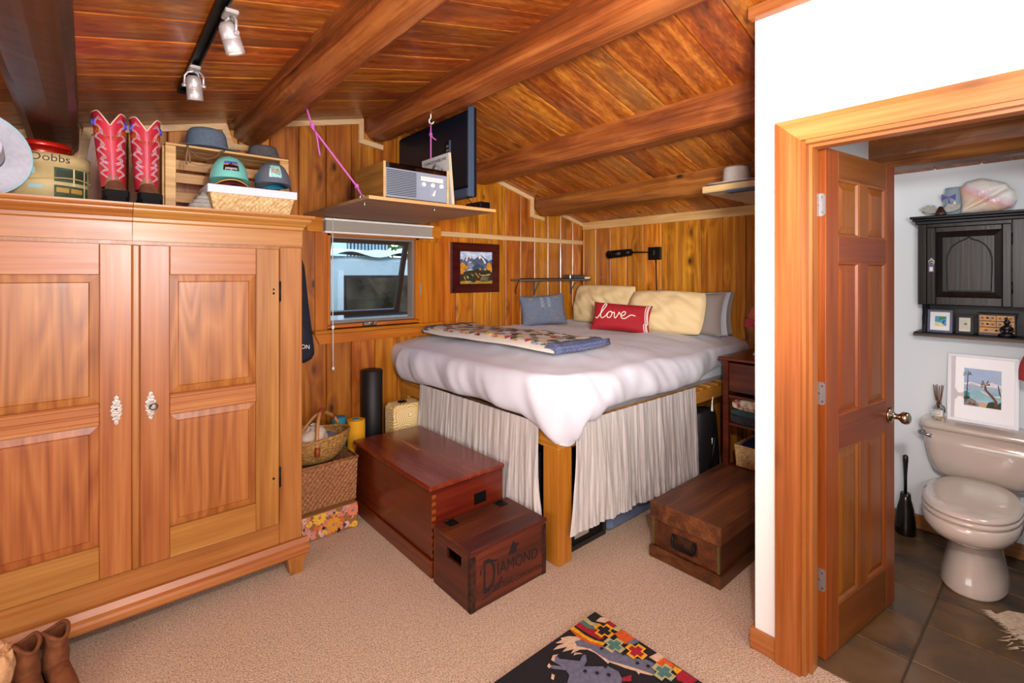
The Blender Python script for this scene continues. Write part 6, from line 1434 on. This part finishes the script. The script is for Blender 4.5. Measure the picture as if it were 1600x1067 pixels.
# ------------------------------------------------------------------ shoes at lower left
M['suede'] = plain('brown_suede', '#7a4420', .85, var=.35, vs=25, bump=.2, bs=80)
M['fleece'] = plain('cream_fleece', '#d8a878', .95, var=.2, vs=60)
def ankle_boot(label, x, y_, rz, h_=.19):
    t = thing('ankle_boot', label, 'boot', (x, y_, .001), rz, group='pair of brown suede boots')
    def f(u, v):
        a = 2*PI*u; k = v; rx = .034+.004*math.sin(k*6)+.003*k; ry = .05+.006*k
        return (rx*math.cos(a)*(1+.1*N(a*1.5, k*5, x*9)), ry*math.sin(a)*(1+.1*N(a*1.5, k*5, 3+x*9))+.06, .06+(h_-.06+.012*math.sin(a*2+1))*k)
    def fi(u, v):
        p = Vector(f(u, 1-v*.6)); c = Vector((0, .06, p.z)); q = c+(p-c)*.86; return tuple(q)
    obj('shaft', MB().grid(f, 30, 12, cu=True).grid(fi, 30, 6, cu=True), M['suede'], t, local=True)
    obj('rolled_cuff', MB().tube([Vector(f(k/30, 1))*.5+Vector(fi(k/30, 0))*.5 for k in range(30)], .007, 6, closed=True), M['suede'], t, local=True)
    sec = []
    for yy, wx, hz in ((.12, .024, .07), (.1, .033, .09), (.04, .036, .1), (-.03, .036, .085), (-.09, .036, .065), (-.13, .028, .05), (-.145, .022, .035)):
        sec.append([(wx*math.cos(a), yy, .014+hz*.5+hz*.5*math.sin(a)) for a in [2*PI*k/16 for k in range(16)]])
    obj('vamp', MB().loft(sec), M['suede'], t, local=True)
    pts = [(-.026, .128), (-.036, .1), (-.034, .03), (-.038, -.06), (-.032, -.125), (-.015, -.152), (.015, -.152), (.032, -.125), (.038, -.06), (.034, .03), (.036, .1), (.026, .128)]
    obj('sole', MB().prism(pts, lambda u, v, d: (u, v, d), 0, .016), plain('dark_sole', '#2a1a12', .7), t, local=True)
ankle_boot('brown suede ankle boot at the right of the pair by the armoire', -.072, 2.44, D(14), .2)
ankle_boot('brown suede ankle boot beside the fleece slipper', -.15, 2.43, D(12), .195)
sl_ = thing('fleece_slipper', 'tan slipper with fluffy cream fleece cuff at lower left', 'slipper', (-.234, 2.43, .001), D(8))
sec = []
for yy, wx, hz in ((.12, .03, .06), (.1, .044, .085), (.03, .048, .10), (-.04, .048, .09), (-.1, .042, .06), (-.135, .02, .03)):
    sec.append([(wx*math.cos(a), yy, .005+hz*.5+hz*.5*math.sin(a)) for a in [2*PI*k/16 for k in range(16)]])
obj('slipper_body', MB().loft(sec), plain('tan_suede', '#9a5c28', .8), sl_, local=True)
fz = MB(); rq = random.Random(3)
def fluff(u, v):
    a = 2*PI*u; b = 2*PI*v; r = .028*(1+.25*N(a*3, b*2, 1)+.2*N(a*9, b*6, 4)); R = .026
    return ((R+r*math.cos(b))*math.cos(a), .06+(R+.03+r*math.cos(b))*math.sin(a), .15+r*2.2*math.sin(b))
obj('fleece_cuff', fz.grid(fluff, 70, 26, cu=True, cv=True), M['fleece'], sl_, local=True)
# ------------------------------------------------------------------ bathroom things
M['china'] = plain('almond_china', '#ccb9ac', .12, coat=.5, spec=.6)
TY = .335
tl_ = thing('toilet', 'almond coloured china toilet with round tank corners', 'toilet', (3.4, TY, 0))
def sec_ell(cx_, rx, ry, z, n=36, sq=2.3, front=1.0):
    out = []
    for k in range(n):
        a = 2*PI*k/n; c, s = math.cos(a), math.sin(a)
        x = math.copysign(abs(c)**(2/sq), c)*rx; y_ = math.copysign(abs(s)**(2/sq), s)*ry
        out.append((cx_+x, TY+y_, z))
    return out
ped = [sec_ell(3.40, .25, .125, .001), sec_ell(3.40, .255, .128, .012), sec_ell(3.41, .245, .118, .06), sec_ell(3.42, .235, .1, .15), sec_ell(3.42, .23, .093, .215), sec_ell(3.40, .25, .1, .245), sec_ell(3.36, .29, .135, .275), sec_ell(3.31, .31, .165, .31), sec_ell(3.29, .318, .178, .345), sec_ell(3.29, .318, .18, .385), sec_ell(3.29, .31, .174, .393)]
obj('bowl', MB().loft(ped), M['china'], tl_)
obj('base_skirting', MB().loft([sec_ell(3.55, .2, .1, .002), sec_ell(3.55, .2, .1, .38)]), M['china'], tl_)
st = [sec_ell(3.285, .30, .176, .396), sec_ell(3.285, .308, .182, .402), sec_ell(3.285, .308, .182, .414), sec_ell(3.285, .3, .175, .42)]; obj('seat', MB().loft(st), M['china'], tl_)
ld_ = [sec_ell(3.285, .297, .174, .4225), sec_ell(3.285, .306, .181, .428), sec_ell(3.285, .304, .179, .438), sec_ell(3.285, .28, .16, .447), sec_ell(3.285, .2, .1, .451), sec_ell(3.285, .05, .03, .452)]; obj('lid', MB().loft(ld_), M['china'], tl_)
def sec_tank(x0, x1, hw, z, r=.05, n=6):
    out = []; pts = [(x0+r, TY+hw-r, 90, 180), (x0+r, TY-hw+r, 180, 270), (x1-.012, TY-hw+.012, 270, 360), (x1-.012, TY+hw-.012, 0, 90)]
    for i, (cx_, cy_, a0, a1) in enumerate(pts):
        rr = r if i < 2 else .012
        for k in range(n+1):
            a = D(a0+(a1-a0)*k/n); out.append((cx_+rr*math.cos(a), cy_+rr*math.sin(a), z))
    return out
tk = [sec_tank(3.66, 3.79, .12, .392, .04), sec_tank(3.635, 3.79, .165, .40, .05), sec_tank(3.615, 3.79, .2, .43, .06), sec_tank(3.605, 3.79, .222, .5, .06), sec_tank(3.6, 3.79, .236, .58, .06), sec_tank(3.598, 3.79, .244, .668, .06)]
obj('tank', MB().loft(tk), M['china'], tl_)
tlid = [sec_tank(3.59, 3.792, .25, .6685, .06), sec_tank(3.582, 3.794, .258, .674, .065), sec_tank(3.582, 3.794, .258, .695, .065), sec_tank(3.592, 3.79, .248, .703, .06), sec_tank(3.606, 3.788, .235, .7045, .055), sec_tank(3.612, 3.786, .23, .7085, .05)]
obj('tank_lid', MB().loft(tlid), M['china'], tl_)
obj('flush_lever', MB().cyl((3.60, TY+.232, .64), (3.578, TY+.244, .64), .013, n=14).tube([(3.578, TY+.244, .64), (3.57, TY+.225, .637), (3.565, TY+.19, .633)], [.008, .007, .009]), M['chrome'], tl_)
# brush
br = thing('toilet_brush', 'toilet brush in a tapered dark steel holder', 'toilet brush', (3.665, .66, .001))
M['gun'] = plain('gunmetal', '#4a4440', .25, .95)
obj('holder', MB().lathe((3.665, .66, .001), [(.048, 0), (.05, .004), (.048, .08), (.04, .15), (.028, .2), (.024, .24)], 28), M['gun'], br)
obj('handle', MB().lathe((3.665, .66, .2415), [(.008, 0), (.008, .1), (.010, .14), (.0135, .19), (.0135, .215), (.008, .224)], 16), M['gun'], br)
# cabinet
cbn = thing('wall_cabinet', 'dark carved wall cabinet with arched door panel and open niche', 'cabinet', (3.71, .385, 1.19))
CF = 3.62; cy0, cy1 = .10, .595
obj('cabinet_body', MB().box(CF+.012, 3.798, cy0, cy1, 1.362, 1.82, .002), M['cabw'], cbn)
cw0, cw1 = .10, .62
obj('cornice', MB().box(CF-.004, 3.798, cy0-.012, cy1+.012, 1.8205, 1.838, .003).box(CF-.016, 3.798, cy0-.024, cy1+.024, 1.8382, 1.852, .004).box(CF-.026, 3.798, cy0-.034, cy1+.034, 1.8522, 1.866, .003), M['cabdark'], cbn)
obj('face_stile', MB().box(CF, CF+.0118, .557, cy1, 1.363, 1.82, .002), M['cabw'], cbn); obj('face_stile', MB().box(CF, CF+.0118, cy0, .2135, 1.363, 1.82, .002), M['cabw'], cbn)
obj('face_rail', MB().box(CF, CF+.0118, .214, .5565, 1.80, 1.82, .002), M['cabw'], cbn)
dcb = obj('cabinet_door', MB().box(CF+.001, CF+.0118, .2155, .5555, 1.364, 1.799, .002), M['cabw'], cbn)
dfr = MB().box(CF-.008, CF+.0008, .516, .5555, 1.364, 1.799, .003).box(CF-.008, CF+.0008, .2155, .25, 1.364, 1.799, .003).box(CF-.008, CF+.0008, .25, .516, 1.77, 1.799, .003).box(CF-.008, CF+.0008, .25, .516, 1.364, 1.41, .003)
obj('door_frame', dfr, M['cabw'], dcb)
pn = MB()
def rg_(i, d): return [(CF-d, .25+i, 1.41+i), (CF-d, .516-i, 1.41+i), (CF-d, .516-i, 1.77-i), (CF-d, .25+i, 1.77-i)]
R = [rg_(0, -.0008), rg_(.03, .010)]; vs = [p for r in R for p in r]; pn.add(vs, [(k, (k+1) % 4, 4+(k+1) % 4, 4+k) for k in range(4)]+[(4, 5, 6, 7)])
obj('bevelled_panel', pn, M['cabw'], dcb)
arch = [(.292, 1.445)]+[(.378-.09*math.cos(a)*1.0, 1.60+.125*math.sin(a)**.9) for a in [PI*k/18 for k in range(19)]]+[(.464, 1.445)]
arch = [(y_, z+(.012 if abs(y_-.378) < .012 else 0)) for y_, z in arch]
obj('arch_panel', MB().prism(arch, lambda u, v, d: (d, u, v), CF-.0145, CF-.0102), M['cabw'], dcb)
obj('arch_moulding', MB().tube([(CF-.0125, a, b) for a, b in arch], .004, 6, closed=True), M['cabdark'], dcb)
for z in (1.72, 1.465): obj('door_hinge', MB().cyl((CF-.004, .2145, z-.03), (CF-.004, .2145, z+.03), .004, n=8), M['black'], cbn)
obj('latch_plate', MB().prism([(.534, 1.63), (.548, 1.612), (.545, 1.59), (.523, 1.59), (.520, 1.612)], lambda u, v, d: (d, u, v), CF-.0105, CF-.0082).lathe((CF-.0105, .534, 1.602), [(.010, 0), (.010, .004), (.004, .008)], 12, M=Matrix.Rotation(-PI/2, 3, 'Y')), M['chrome'], dcb)
tg = obj('hanging_tag', MB().box(CF-.0125, CF-.0105, .522, .547, 1.548, 1.588), plain('purple_tag', '#4a4470', .5), dcb)
obj('tag_picture', MB().box(CF-.0134, CF-.0126, .527, .542, 1.553, 1.577), plain('tag_pale', '#d8c0b8', .5), dcb)
# niche
obj('niche_back', MB().box(3.782, 3.798, cy0, cy1-.02, 1.205, 1.3615), M['cabdark'], cbn)
sd_ = [(3.64, 1.3615), (3.65, 1.32), (3.635, 1.29), (3.64, 1.25), (3.628, 1.205), (3.781, 1.205), (3.781, 1.3615)]
for ya in (cy1-.03, cy0): obj('niche_side', MB().prism(sd_, lambda u, v, d: (u, d, v), ya, ya+.014), M['cabdark'], cbn)
obj('niche_shelf', MB().box(CF, 3.798, cy0-.02, cy1+.02, 1.184, 1.2048, .003), M['cabdark'], cbn)
obj('niche_shelf_edge', MB().box(CF-.004, CF-.0002, cy0-.022, cy1+.022, 1.182, 1.196, .001), wood('worn_brown_edge', lin('#3a2414'), lin('#5a3a22'), lin('#6a4a30'), 'Y', .5, 0), cbn)
NZ = 1.2053
def lean_frame(name, label, y0_, y1_, z0, h_, xf, mats, mat_in, art_layers, border, art_rect, tilt=8, thick=.014, cat='picture', artmat='#3f8fb0'):
    """frame standing on a ledge at z0 facing -X, leaning back"""
    t = thing(name, label, cat, (xf, (y0_+y1_)/2, z0))
    Mt = Matrix.Translation((xf, 0, z0)) @ Matrix.Rotation(D(tilt), 4, 'Y')
    b = border
    for q in ((y0_, y1_, 0, b), (y0_, y1_, h_-b, h_), (y0_, y0_+b, b, h_-b), (y1_-b, y1_, b, h_-b)): obj('frame_bar', MB().box(0, thick, q[0], q[1], q[2], q[3], .001).xf(Mt), mats, t)
    bk_ = obj('mount', MB().box(.006, thick-.001, y0_+b, y1_-b, b, h_-b).xf(Mt), mat_in, t)
    a = art_rect   # (u0,u1,v0,v1) fraction of the frame, u from left as seen
    yl, yr = y1_-(y1_-y0_)*a[0], y1_-(y1_-y0_)*a[1]; zl, zu = h_*a[2], h_*a[3]
    pc = obj('picture', MB().box(.0052, .0059, yr, yl, zl, zu).xf(Mt), plain('art_ground', artmat, .6, var=.15, vs=30), t)
    if art_layers: art(pc, (0, 1, 0, 1), lambda u, v, d: tuple(Mt @ Vector((.0052-d, yl+(yr-yl)*u, zl+(zu-zl)*v))), art_layers, step=.0002)
    return t, Mt
palm = lambda bx, top, lean: [('#5a3020', [(bx, .1), (bx+.03, .1), (bx+lean*.5+.03, .4), (bx+lean+.015, top), (bx+lean-.005, top), (bx+lean*.5, .4)])]+[('#5a5a20', [(bx+lean, top), (bx+lean+.1*math.cos(q)-.01, top+.1*math.sin(q)+.02), (bx+lean+.14*math.cos(q), top+.12*math.sin(q)-.02), (bx+lean+.07*math.cos(q)+.01, top+.04*math.sin(q))]) for q in (0, .6, 1.3, 2.0, 2.7, 3.3)]
beach = [('#2c68b0', [(0, .6), (1, .6), (1, 1), (0, 1)]), ('#d8c4d4', [(.0, .6), (.2, .64), (.4, .6), (.55, .62), (.75, .68), (1, .62), (1, .54), (0, .54)]), ('#8a6a70', [(.05, .55), (.2, .6), (.35, .57), (.4, .54)]), ('#1c5a90', [(0, .4), (1, .42), (1, .55), (0, .55)]), ('#38b4c4', [(0, .2), (1, .16), (1, .42), (0, .4)]), ('#e8e0e4', [(.45, .44), (.6, .4), (.8, .32), (1, .36), (1, .3), (.7, .3), (.5, .38)]), ('#d89848', [(.3, .0), (.4, .14), (.6, .12), (.75, .06), (.8, 0)]), ('#2c3c18', [(0, 0), (0, .22), (.1, .26), (.2, .2), (.32, .16), (.4, .06), (.42, 0)]), ('#34401c', [(.6, 0), (.66, .14), (.78, .18), (.9, .12), (1, .2), (1, 0)]), ('#8a3418', [(.1, .04), (.16, .12), (.22, .06), (.3, .1), (.34, .02)])]+palm(.04, .82, .06)+[('#7a4430', [(.82, .06), (.92, .06), (.9, .2), (.8, .32), (.62, .46), (.6, .6), (.56, .6), (.56, .46), (.7, .32), (.82, .2)])]+[('#6a6424', [(.58, .6), (.58+.12*math.cos(q), .62+.14*math.sin(q)), (.58+.13*math.cos(q), .56+.12*math.sin(q))]) for q in (.2, .9, 1.6, 2.3, 3.0, 3.6)]+[('#6a3c2c', [(.9, .62), (.93, .62), (.97, .45), (1, .34), (1, .28), (.95, .4)])]
fa_, Mt = lean_frame('framed_print', 'white framed tropical beach print standing on the toilet tank', .195, .482, .709, .375, 3.715, plain('white_frame', '#eeeef2', .3), plain('blush_mount', '#e6dcdc', .6), beach, .016, (.245, .765, .25, .80), 6, .014)
obj('glazing', MB().box(.0035, .0042, .211, .466, .016, .359).xf(Mt), glassm('picture_glass', '#ffffff', .0), fa_)
lean_frame('small_print', 'small square palm print in a blue grey frame in the cabinet niche', .452, .562, NZ, .128, 3.668, plain('slate_frame', '#3c4464', .4), plain('ivory_mount', '#e6e2e0', .6), [('#4aa0c8', [(0, 0), (1, 0), (1, 1), (0, 1)]), ('#e0d49a', [(0, 0), (1, 0), (.6, .3), (.2, .4), (0, .45)]), ('#3c8a3c', [(.35, .9), (.6, .95), (1, .9), (.8, .7), (.55, .62), (.4, .5)]), ('#1c3c78', [(.6, .2), (.7, .5), (.6, .55), (.95, .6), (.8, .4), (.85, 0), (.75, .3)])], .012, (.3, .75, .28, .72), 8, .01)
lean_frame('mini_frame', 'tiny black frame around a cream card in the cabinet niche', .364, .440, NZ, .104, 3.668, M['black'], plain('card_cream', '#cfc8b8', .6), [('#6a665e', [(.4, .5), (.6, .7), (.75, .55), (.55, .45)])], .014, (.2, .8, .22, .78), 6, .012, artmat='#cfc8b8')
# six drawer spice chest
sp_ = thing('spice_chest', 'miniature inlaid chest of drawers in the cabinet niche', 'chest', (3.7, .275, NZ))
sx0 = 3.672
obj('chest_body', MB().box(sx0+.002, 3.76, .205, .347, NZ, NZ+.112, .002), plain('grey_inlay', '#4a4240', .5), sp_)
obj('chest_top', MB().box(sx0-.006, 3.765, .198, .354, NZ+.1122, NZ+.118, .001), M['cabdark'], sp_)
inl = plain('amber_inlay', '#c88a3c', .4, var=.3, vs=60)
for r in range(3):
    for c in (((.209, .276), (.278, .343)) if r > 0 else ((.209, .343),)):
        dd_ = obj('drawer', MB().box(sx0-.003, sx0+.0018, c[0], c[1], NZ+.014+r*.033, NZ+.043+r*.033, .001), inl, sp_)
        dm_ = MB()
        for q in (.2, .5, .8):
            yc_ = c[0]+(c[1]-c[0])*q; zc_ = NZ+.0285+r*.033; w__ = .008
            dm_.add([(sx0-.0034, yc_-w__, zc_), (sx0-.0034, yc_, zc_-.007), (sx0-.0034, yc_+w__, zc_), (sx0-.0034, yc_, zc_+.007)], [(0, 1, 2, 3)], 0 if q == .5 else 1)
        obj('inlay_motif', dm_, [M['black'], plain('rust_inlay', '#7a3c14', .5)], dd_)
# seated figurine
bu = thing('seated_figurine', 'small black seated figurine in front of the spice chest', 'figurine', (3.645, .235, NZ))
body = [(.032, 0), (.034, .008), (.028, .016), (.017, .024), (.018, .04), (.022, .05), (.016, .058), (.007, .061), (.007, .066)]
obj('figure_body', MB().lathe((3.645, .235, NZ), body, 20).lathe((3.645, .235, NZ+.064), [(.006, 0), (.012, .007), (.013, .014), (.010, .022), (.006, .026), (.005, .032), (.001, .042)], 16).tube([(3.64, .252, NZ+.05), (3.632, .258, NZ+.035), (3.622, .245, NZ+.024)], .006).tube([(3.64, .218, NZ+.05), (3.632, .212, NZ+.035), (3.622, .225, NZ+.024)], .006).tube([(3.625, .262, NZ+.012), (3.615, .235, NZ+.012), (3.625, .208, NZ+.012)], .009), plain('ebony_resin', '#0a0809', .3), bu)
# shell, moose, jar on top of the cabinet
CT = 1.8665
cs_ = thing('conch_shell', 'large pink and white conch shell on the cabinet', 'shell', (3.66, .30, CT))
outl = [(.418, .006), (.414, .05), (.422, .145), (.395, .178), (.335, .19), (.285, .172), (.24, .15), (.205, .105), (.198, .06), (.215, .02), (.265, .004), (.315, .002), (.37, .0)]
def shell(s):
    def f(u, v):
        n = len(outl); q = u*n; i = int(q) % n; k = q-int(q); p0 = Vector(outl[i]); p1 = Vector(outl[(i+1) % n]); e = p0*(1-k)+p1*k
        c = Vector((.315, .085)); p = c+(e-c)*v
        dd_ = .055*math.sqrt(max(0, 1-v**2.2))
        # lip groove running down towards the right
        g = (p.x-.39)*.55+(p.y-.13)*.83; lineg = math.exp(-(((p.x-.30)*.52+(p.y-.085)*.85)/.014)**2)
        kn = .008*N(p.x*40, p.y*40, 2)+.006*N(p.x*90, p.y*90, 5)
        return (3.67+(-dd_+.028*lineg*(1-v**3)+kn*(1-v) if s < 0 else dd_), p.x, CT+.001+max(.0005, p.y+.005*N(p.x*60, p.y*60, 8)*(v > .8)))
    return f
def shellmat():
    m, t, b = nt('conch_surface'); L_ = t.links
    co = coords(t, (1, 1, 1), False); mp = nd(t, 'ShaderNodeMapping'); mp.inputs['Rotation'].default_value = (D(-32), 0, 0); L_.new(co, mp.inputs[0])
    sp2 = nd(t, 'ShaderNodeSeparateXYZ'); L_.new(mp.outputs[0], sp2.inputs[0])
    n = nd(t, 'ShaderNodeTexNoise'); n.inputs['Scale'].default_value = 22; n.inputs['Detail'].default_value = 6; L_.new(co, n.inputs[0])
    v = mth(t, 'ADD', mth(t, 'MULTIPLY', sp2.outputs[2], 4.0), mth(t, 'MULTIPLY', n.outputs[0], .35))
    c = ramp(t, v, [(.1, lin('#d8cabc')), (.3, lin('#d8b8a0')), (.4, lin('#d8a8a4')), (.48, lin('#dcc4cc')), (.58, lin('#dcd4cc'))]); L_.new(c, b.inputs['Base Color']); b.inputs['Roughness'].default_value = .3
    return m
obj('shell_body', MB().grid(shell(-1), 78, 16, cu=True).grid(shell(1), 52, 8, cu=True), shellmat(), cs_)
ms = thing('moose_ornament', 'brown moose head ornament with wide grey antlers', 'ornament', (3.635, .497, CT))
obj('moose_head', MB().lathe((3.632, .497, CT+.0005), [(.024, 0), (.026, .006), (.022, .02), (.015, .034), (.011, .044), (.006, .05), (.001, .052)], 20), plain('brown_wood_bead', '#3c1c12', .4, var=.3, vs=40), ms)
aw = plain('grey_antler_wood', '#aaa49c', .7, var=.2, vs=60)
for s_ in (-1, 1):
    po = [(0, .018), (.02, .01), (.05, .014), (.07, .028), (.074, .044), (.066, .05), (.058, .045), (.052, .058), (.042, .06), (.036, .05), (.028, .058), (.018, .056), (.014, .044), (.004, .034)]
    obj('antler', MB().prism([(.497+s_*(.01+a), CT+b+.006) for a, b in po], lambda u, v, d: (d, u, v), 3.636+.004*s_, 3.646+.004*s_), aw, ms)
    obj('ear', MB().prism([(.497+s_*a, CT+b) for a, b in ((.012, .036), (.03, .042), (.044, .036), (.03, .03))], lambda u, v, d: (d, u, v), 3.628, 3.633), aw, ms)
jr = thing('glass_jar', 'pale blue glass jar with purple bow behind the moose', 'jar', (3.735, .45, CT))
obj('jar_body', MB().lathe((3.735, .45, CT+.0005), [(.045, 0), (.05, .006), (.05, .12), (.042, .145), (.042, .16)], 24), plain('milky_blue_glass', '#a8bccb', .1, trans=.3), jr)
obj('bow', MB().prism([(0, 0), (.03, .02), (.03, -.015)], lambda u, v, d: (3.683-d, .47+u, CT+.105+v), 0, .006).prism([(0, 0), (-.03, .015), (-.03, -.02)], lambda u, v, d: (3.683-d, .47+u, CT+.105+v), 0, .006).prism([(0, 0), (-.014, -.06), (.002, -.05)], lambda u, v, d: (3.684-d, .47+u, CT+.105+v), 0, .004), plain('purple_ribbon', '#4c3290', .5), jr)
# reed diffuser
rdf = thing('reed_diffuser', 'glass reed diffuser bottle with brown sticks on the tank', 'diffuser', (3.66, .51, .709))
gl2 = glassm('clear_bottle_glass', '#e8ece8', .02)
obj('bottle', MB().lathe((3.66, .51, .709), [(.03, 0), (.032, .003), (.032, .065), (.027, .08), (.014, .088), (.014, .105), (.016, .108)], 24, caps=False), gl2, rdf)
obj('potpourri', MB().lathe((3.66, .51, .7105), [(.028, 0), (.029, .04), (.02, .05), (.002, .052)], 20), plain('amber_potpourri', '#c8933c', .5, var2='#f0e6d4', vs=120), rdf)
obj('bottle_label', MB().grid(lambda u, v: (3.66+.0325*math.cos(PI+.7-1.7*u), .51+.0325*math.sin(PI+.7-1.7*u), .735+.034*v), 10, 1), plain('paper_label', '#e8e2da', .6), rdf)
for wtx, zz in (('PEACE', .757), ('LIGHT', .741)):
    mb = text_mesh(wtx, .0125, 0); mb.v = [(3.66-.0330*math.cos(a/.033-.15), .51-.0330*math.sin(a/.033-.15), zz+b) for a, b, c in mb.v]; obj('lettering', mb, plain('label_ink', '#2a2624', .6), rdf)
rs2 = MB()
for a, b in ((.02, .01), (-.018, .012), (.004, -.02), (-.006, .022), (.014, -.012), (-.022, -.006)): rs2.tube([(3.66-a*.3, .51-b*.3, .73), (3.66+a*.5, .51+b*.5, .82), (3.66+a, .51+b, .905)], .0024, 5)
obj('reed', rs2, plain('brown_reed', '#6a3c1c', .7), rdf)
# red hanging towel, bin, fringe rug
tw = thing('hanging_towel', 'red cloth hanging at the right edge of the bathroom', 'towel', (3.45, .13, 1.02))
def twf(u, v):
    a = 2*PI*u; k = v; return (3.45+.05*math.cos(a)*(.6+.4*math.sin(k*PI*.9)), .125+.058*math.sin(a)*(.35+.65*math.sin(min(1, k*1.3)*PI/2)), 1.18-.16*k+.0)
obj('towel_cloth', MB().grid(twf, 26, 14, cu=True).lathe((3.45, .125, 1.018), [(.05, 0), (.048, .004)], 20), plain('brick_red_cloth', '#a83c34', .9, bump=.1), tw)
obj('towel_hook', MB().tube([(3.45, .125, 1.18), (3.55, .12, 1.2), (3.7, .11, 1.2), (3.799, .11, 1.2)], .008), M['chrome'], tw)
wb_ = thing('waste_bin', 'black waste bin beyond the toilet', 'bin', (3.63, .055, .001))
obj('bin_body', MB().lathe((3.645, .06, .001), [(.1, 0), (.115, .26), (.118, .27), (.11, .27), (.1, .05)], 28, caps=False).lathe((3.645, .06, .002), [(.1, 0), (.1, .004)], 28), plain('black_bin', '#0c0c0c', .5), wb_)
fg = thing('shaggy_mat', 'pale shaggy bath mat corner at the right edge', 'mat', (2.95, .05, .001))
fgm = MB(); rq = random.Random(5)
fgm.prism([(3.06, .24), (3.0, .15), (2.9, .1), (2.8, 0), (2.75, -.3), (3.2, -.35), (3.2, .1), (3.15, .2)], lambda u, v, d: (u, v, d), .002, .012)
for k in range(260):
    t_ = rq.random(); bx, by = (3.09-.27*t_, .25-.26*t_) if k % 2 else (2.95+rq.uniform(-.1, .15), .1+rq.uniform(-.2, .08)); a = rq.uniform(1.6, 3.2)
    fgm.add([(bx, by, .012), (bx+.006, by+.004, .013), (bx+.045*math.cos(a), by+.045*math.sin(a), .008)], [(0, 1, 2)])
obj('shag_pile', fgm, plain('ivory_shag', '#d2b89c', .95, var=.25, vs=60), fg)
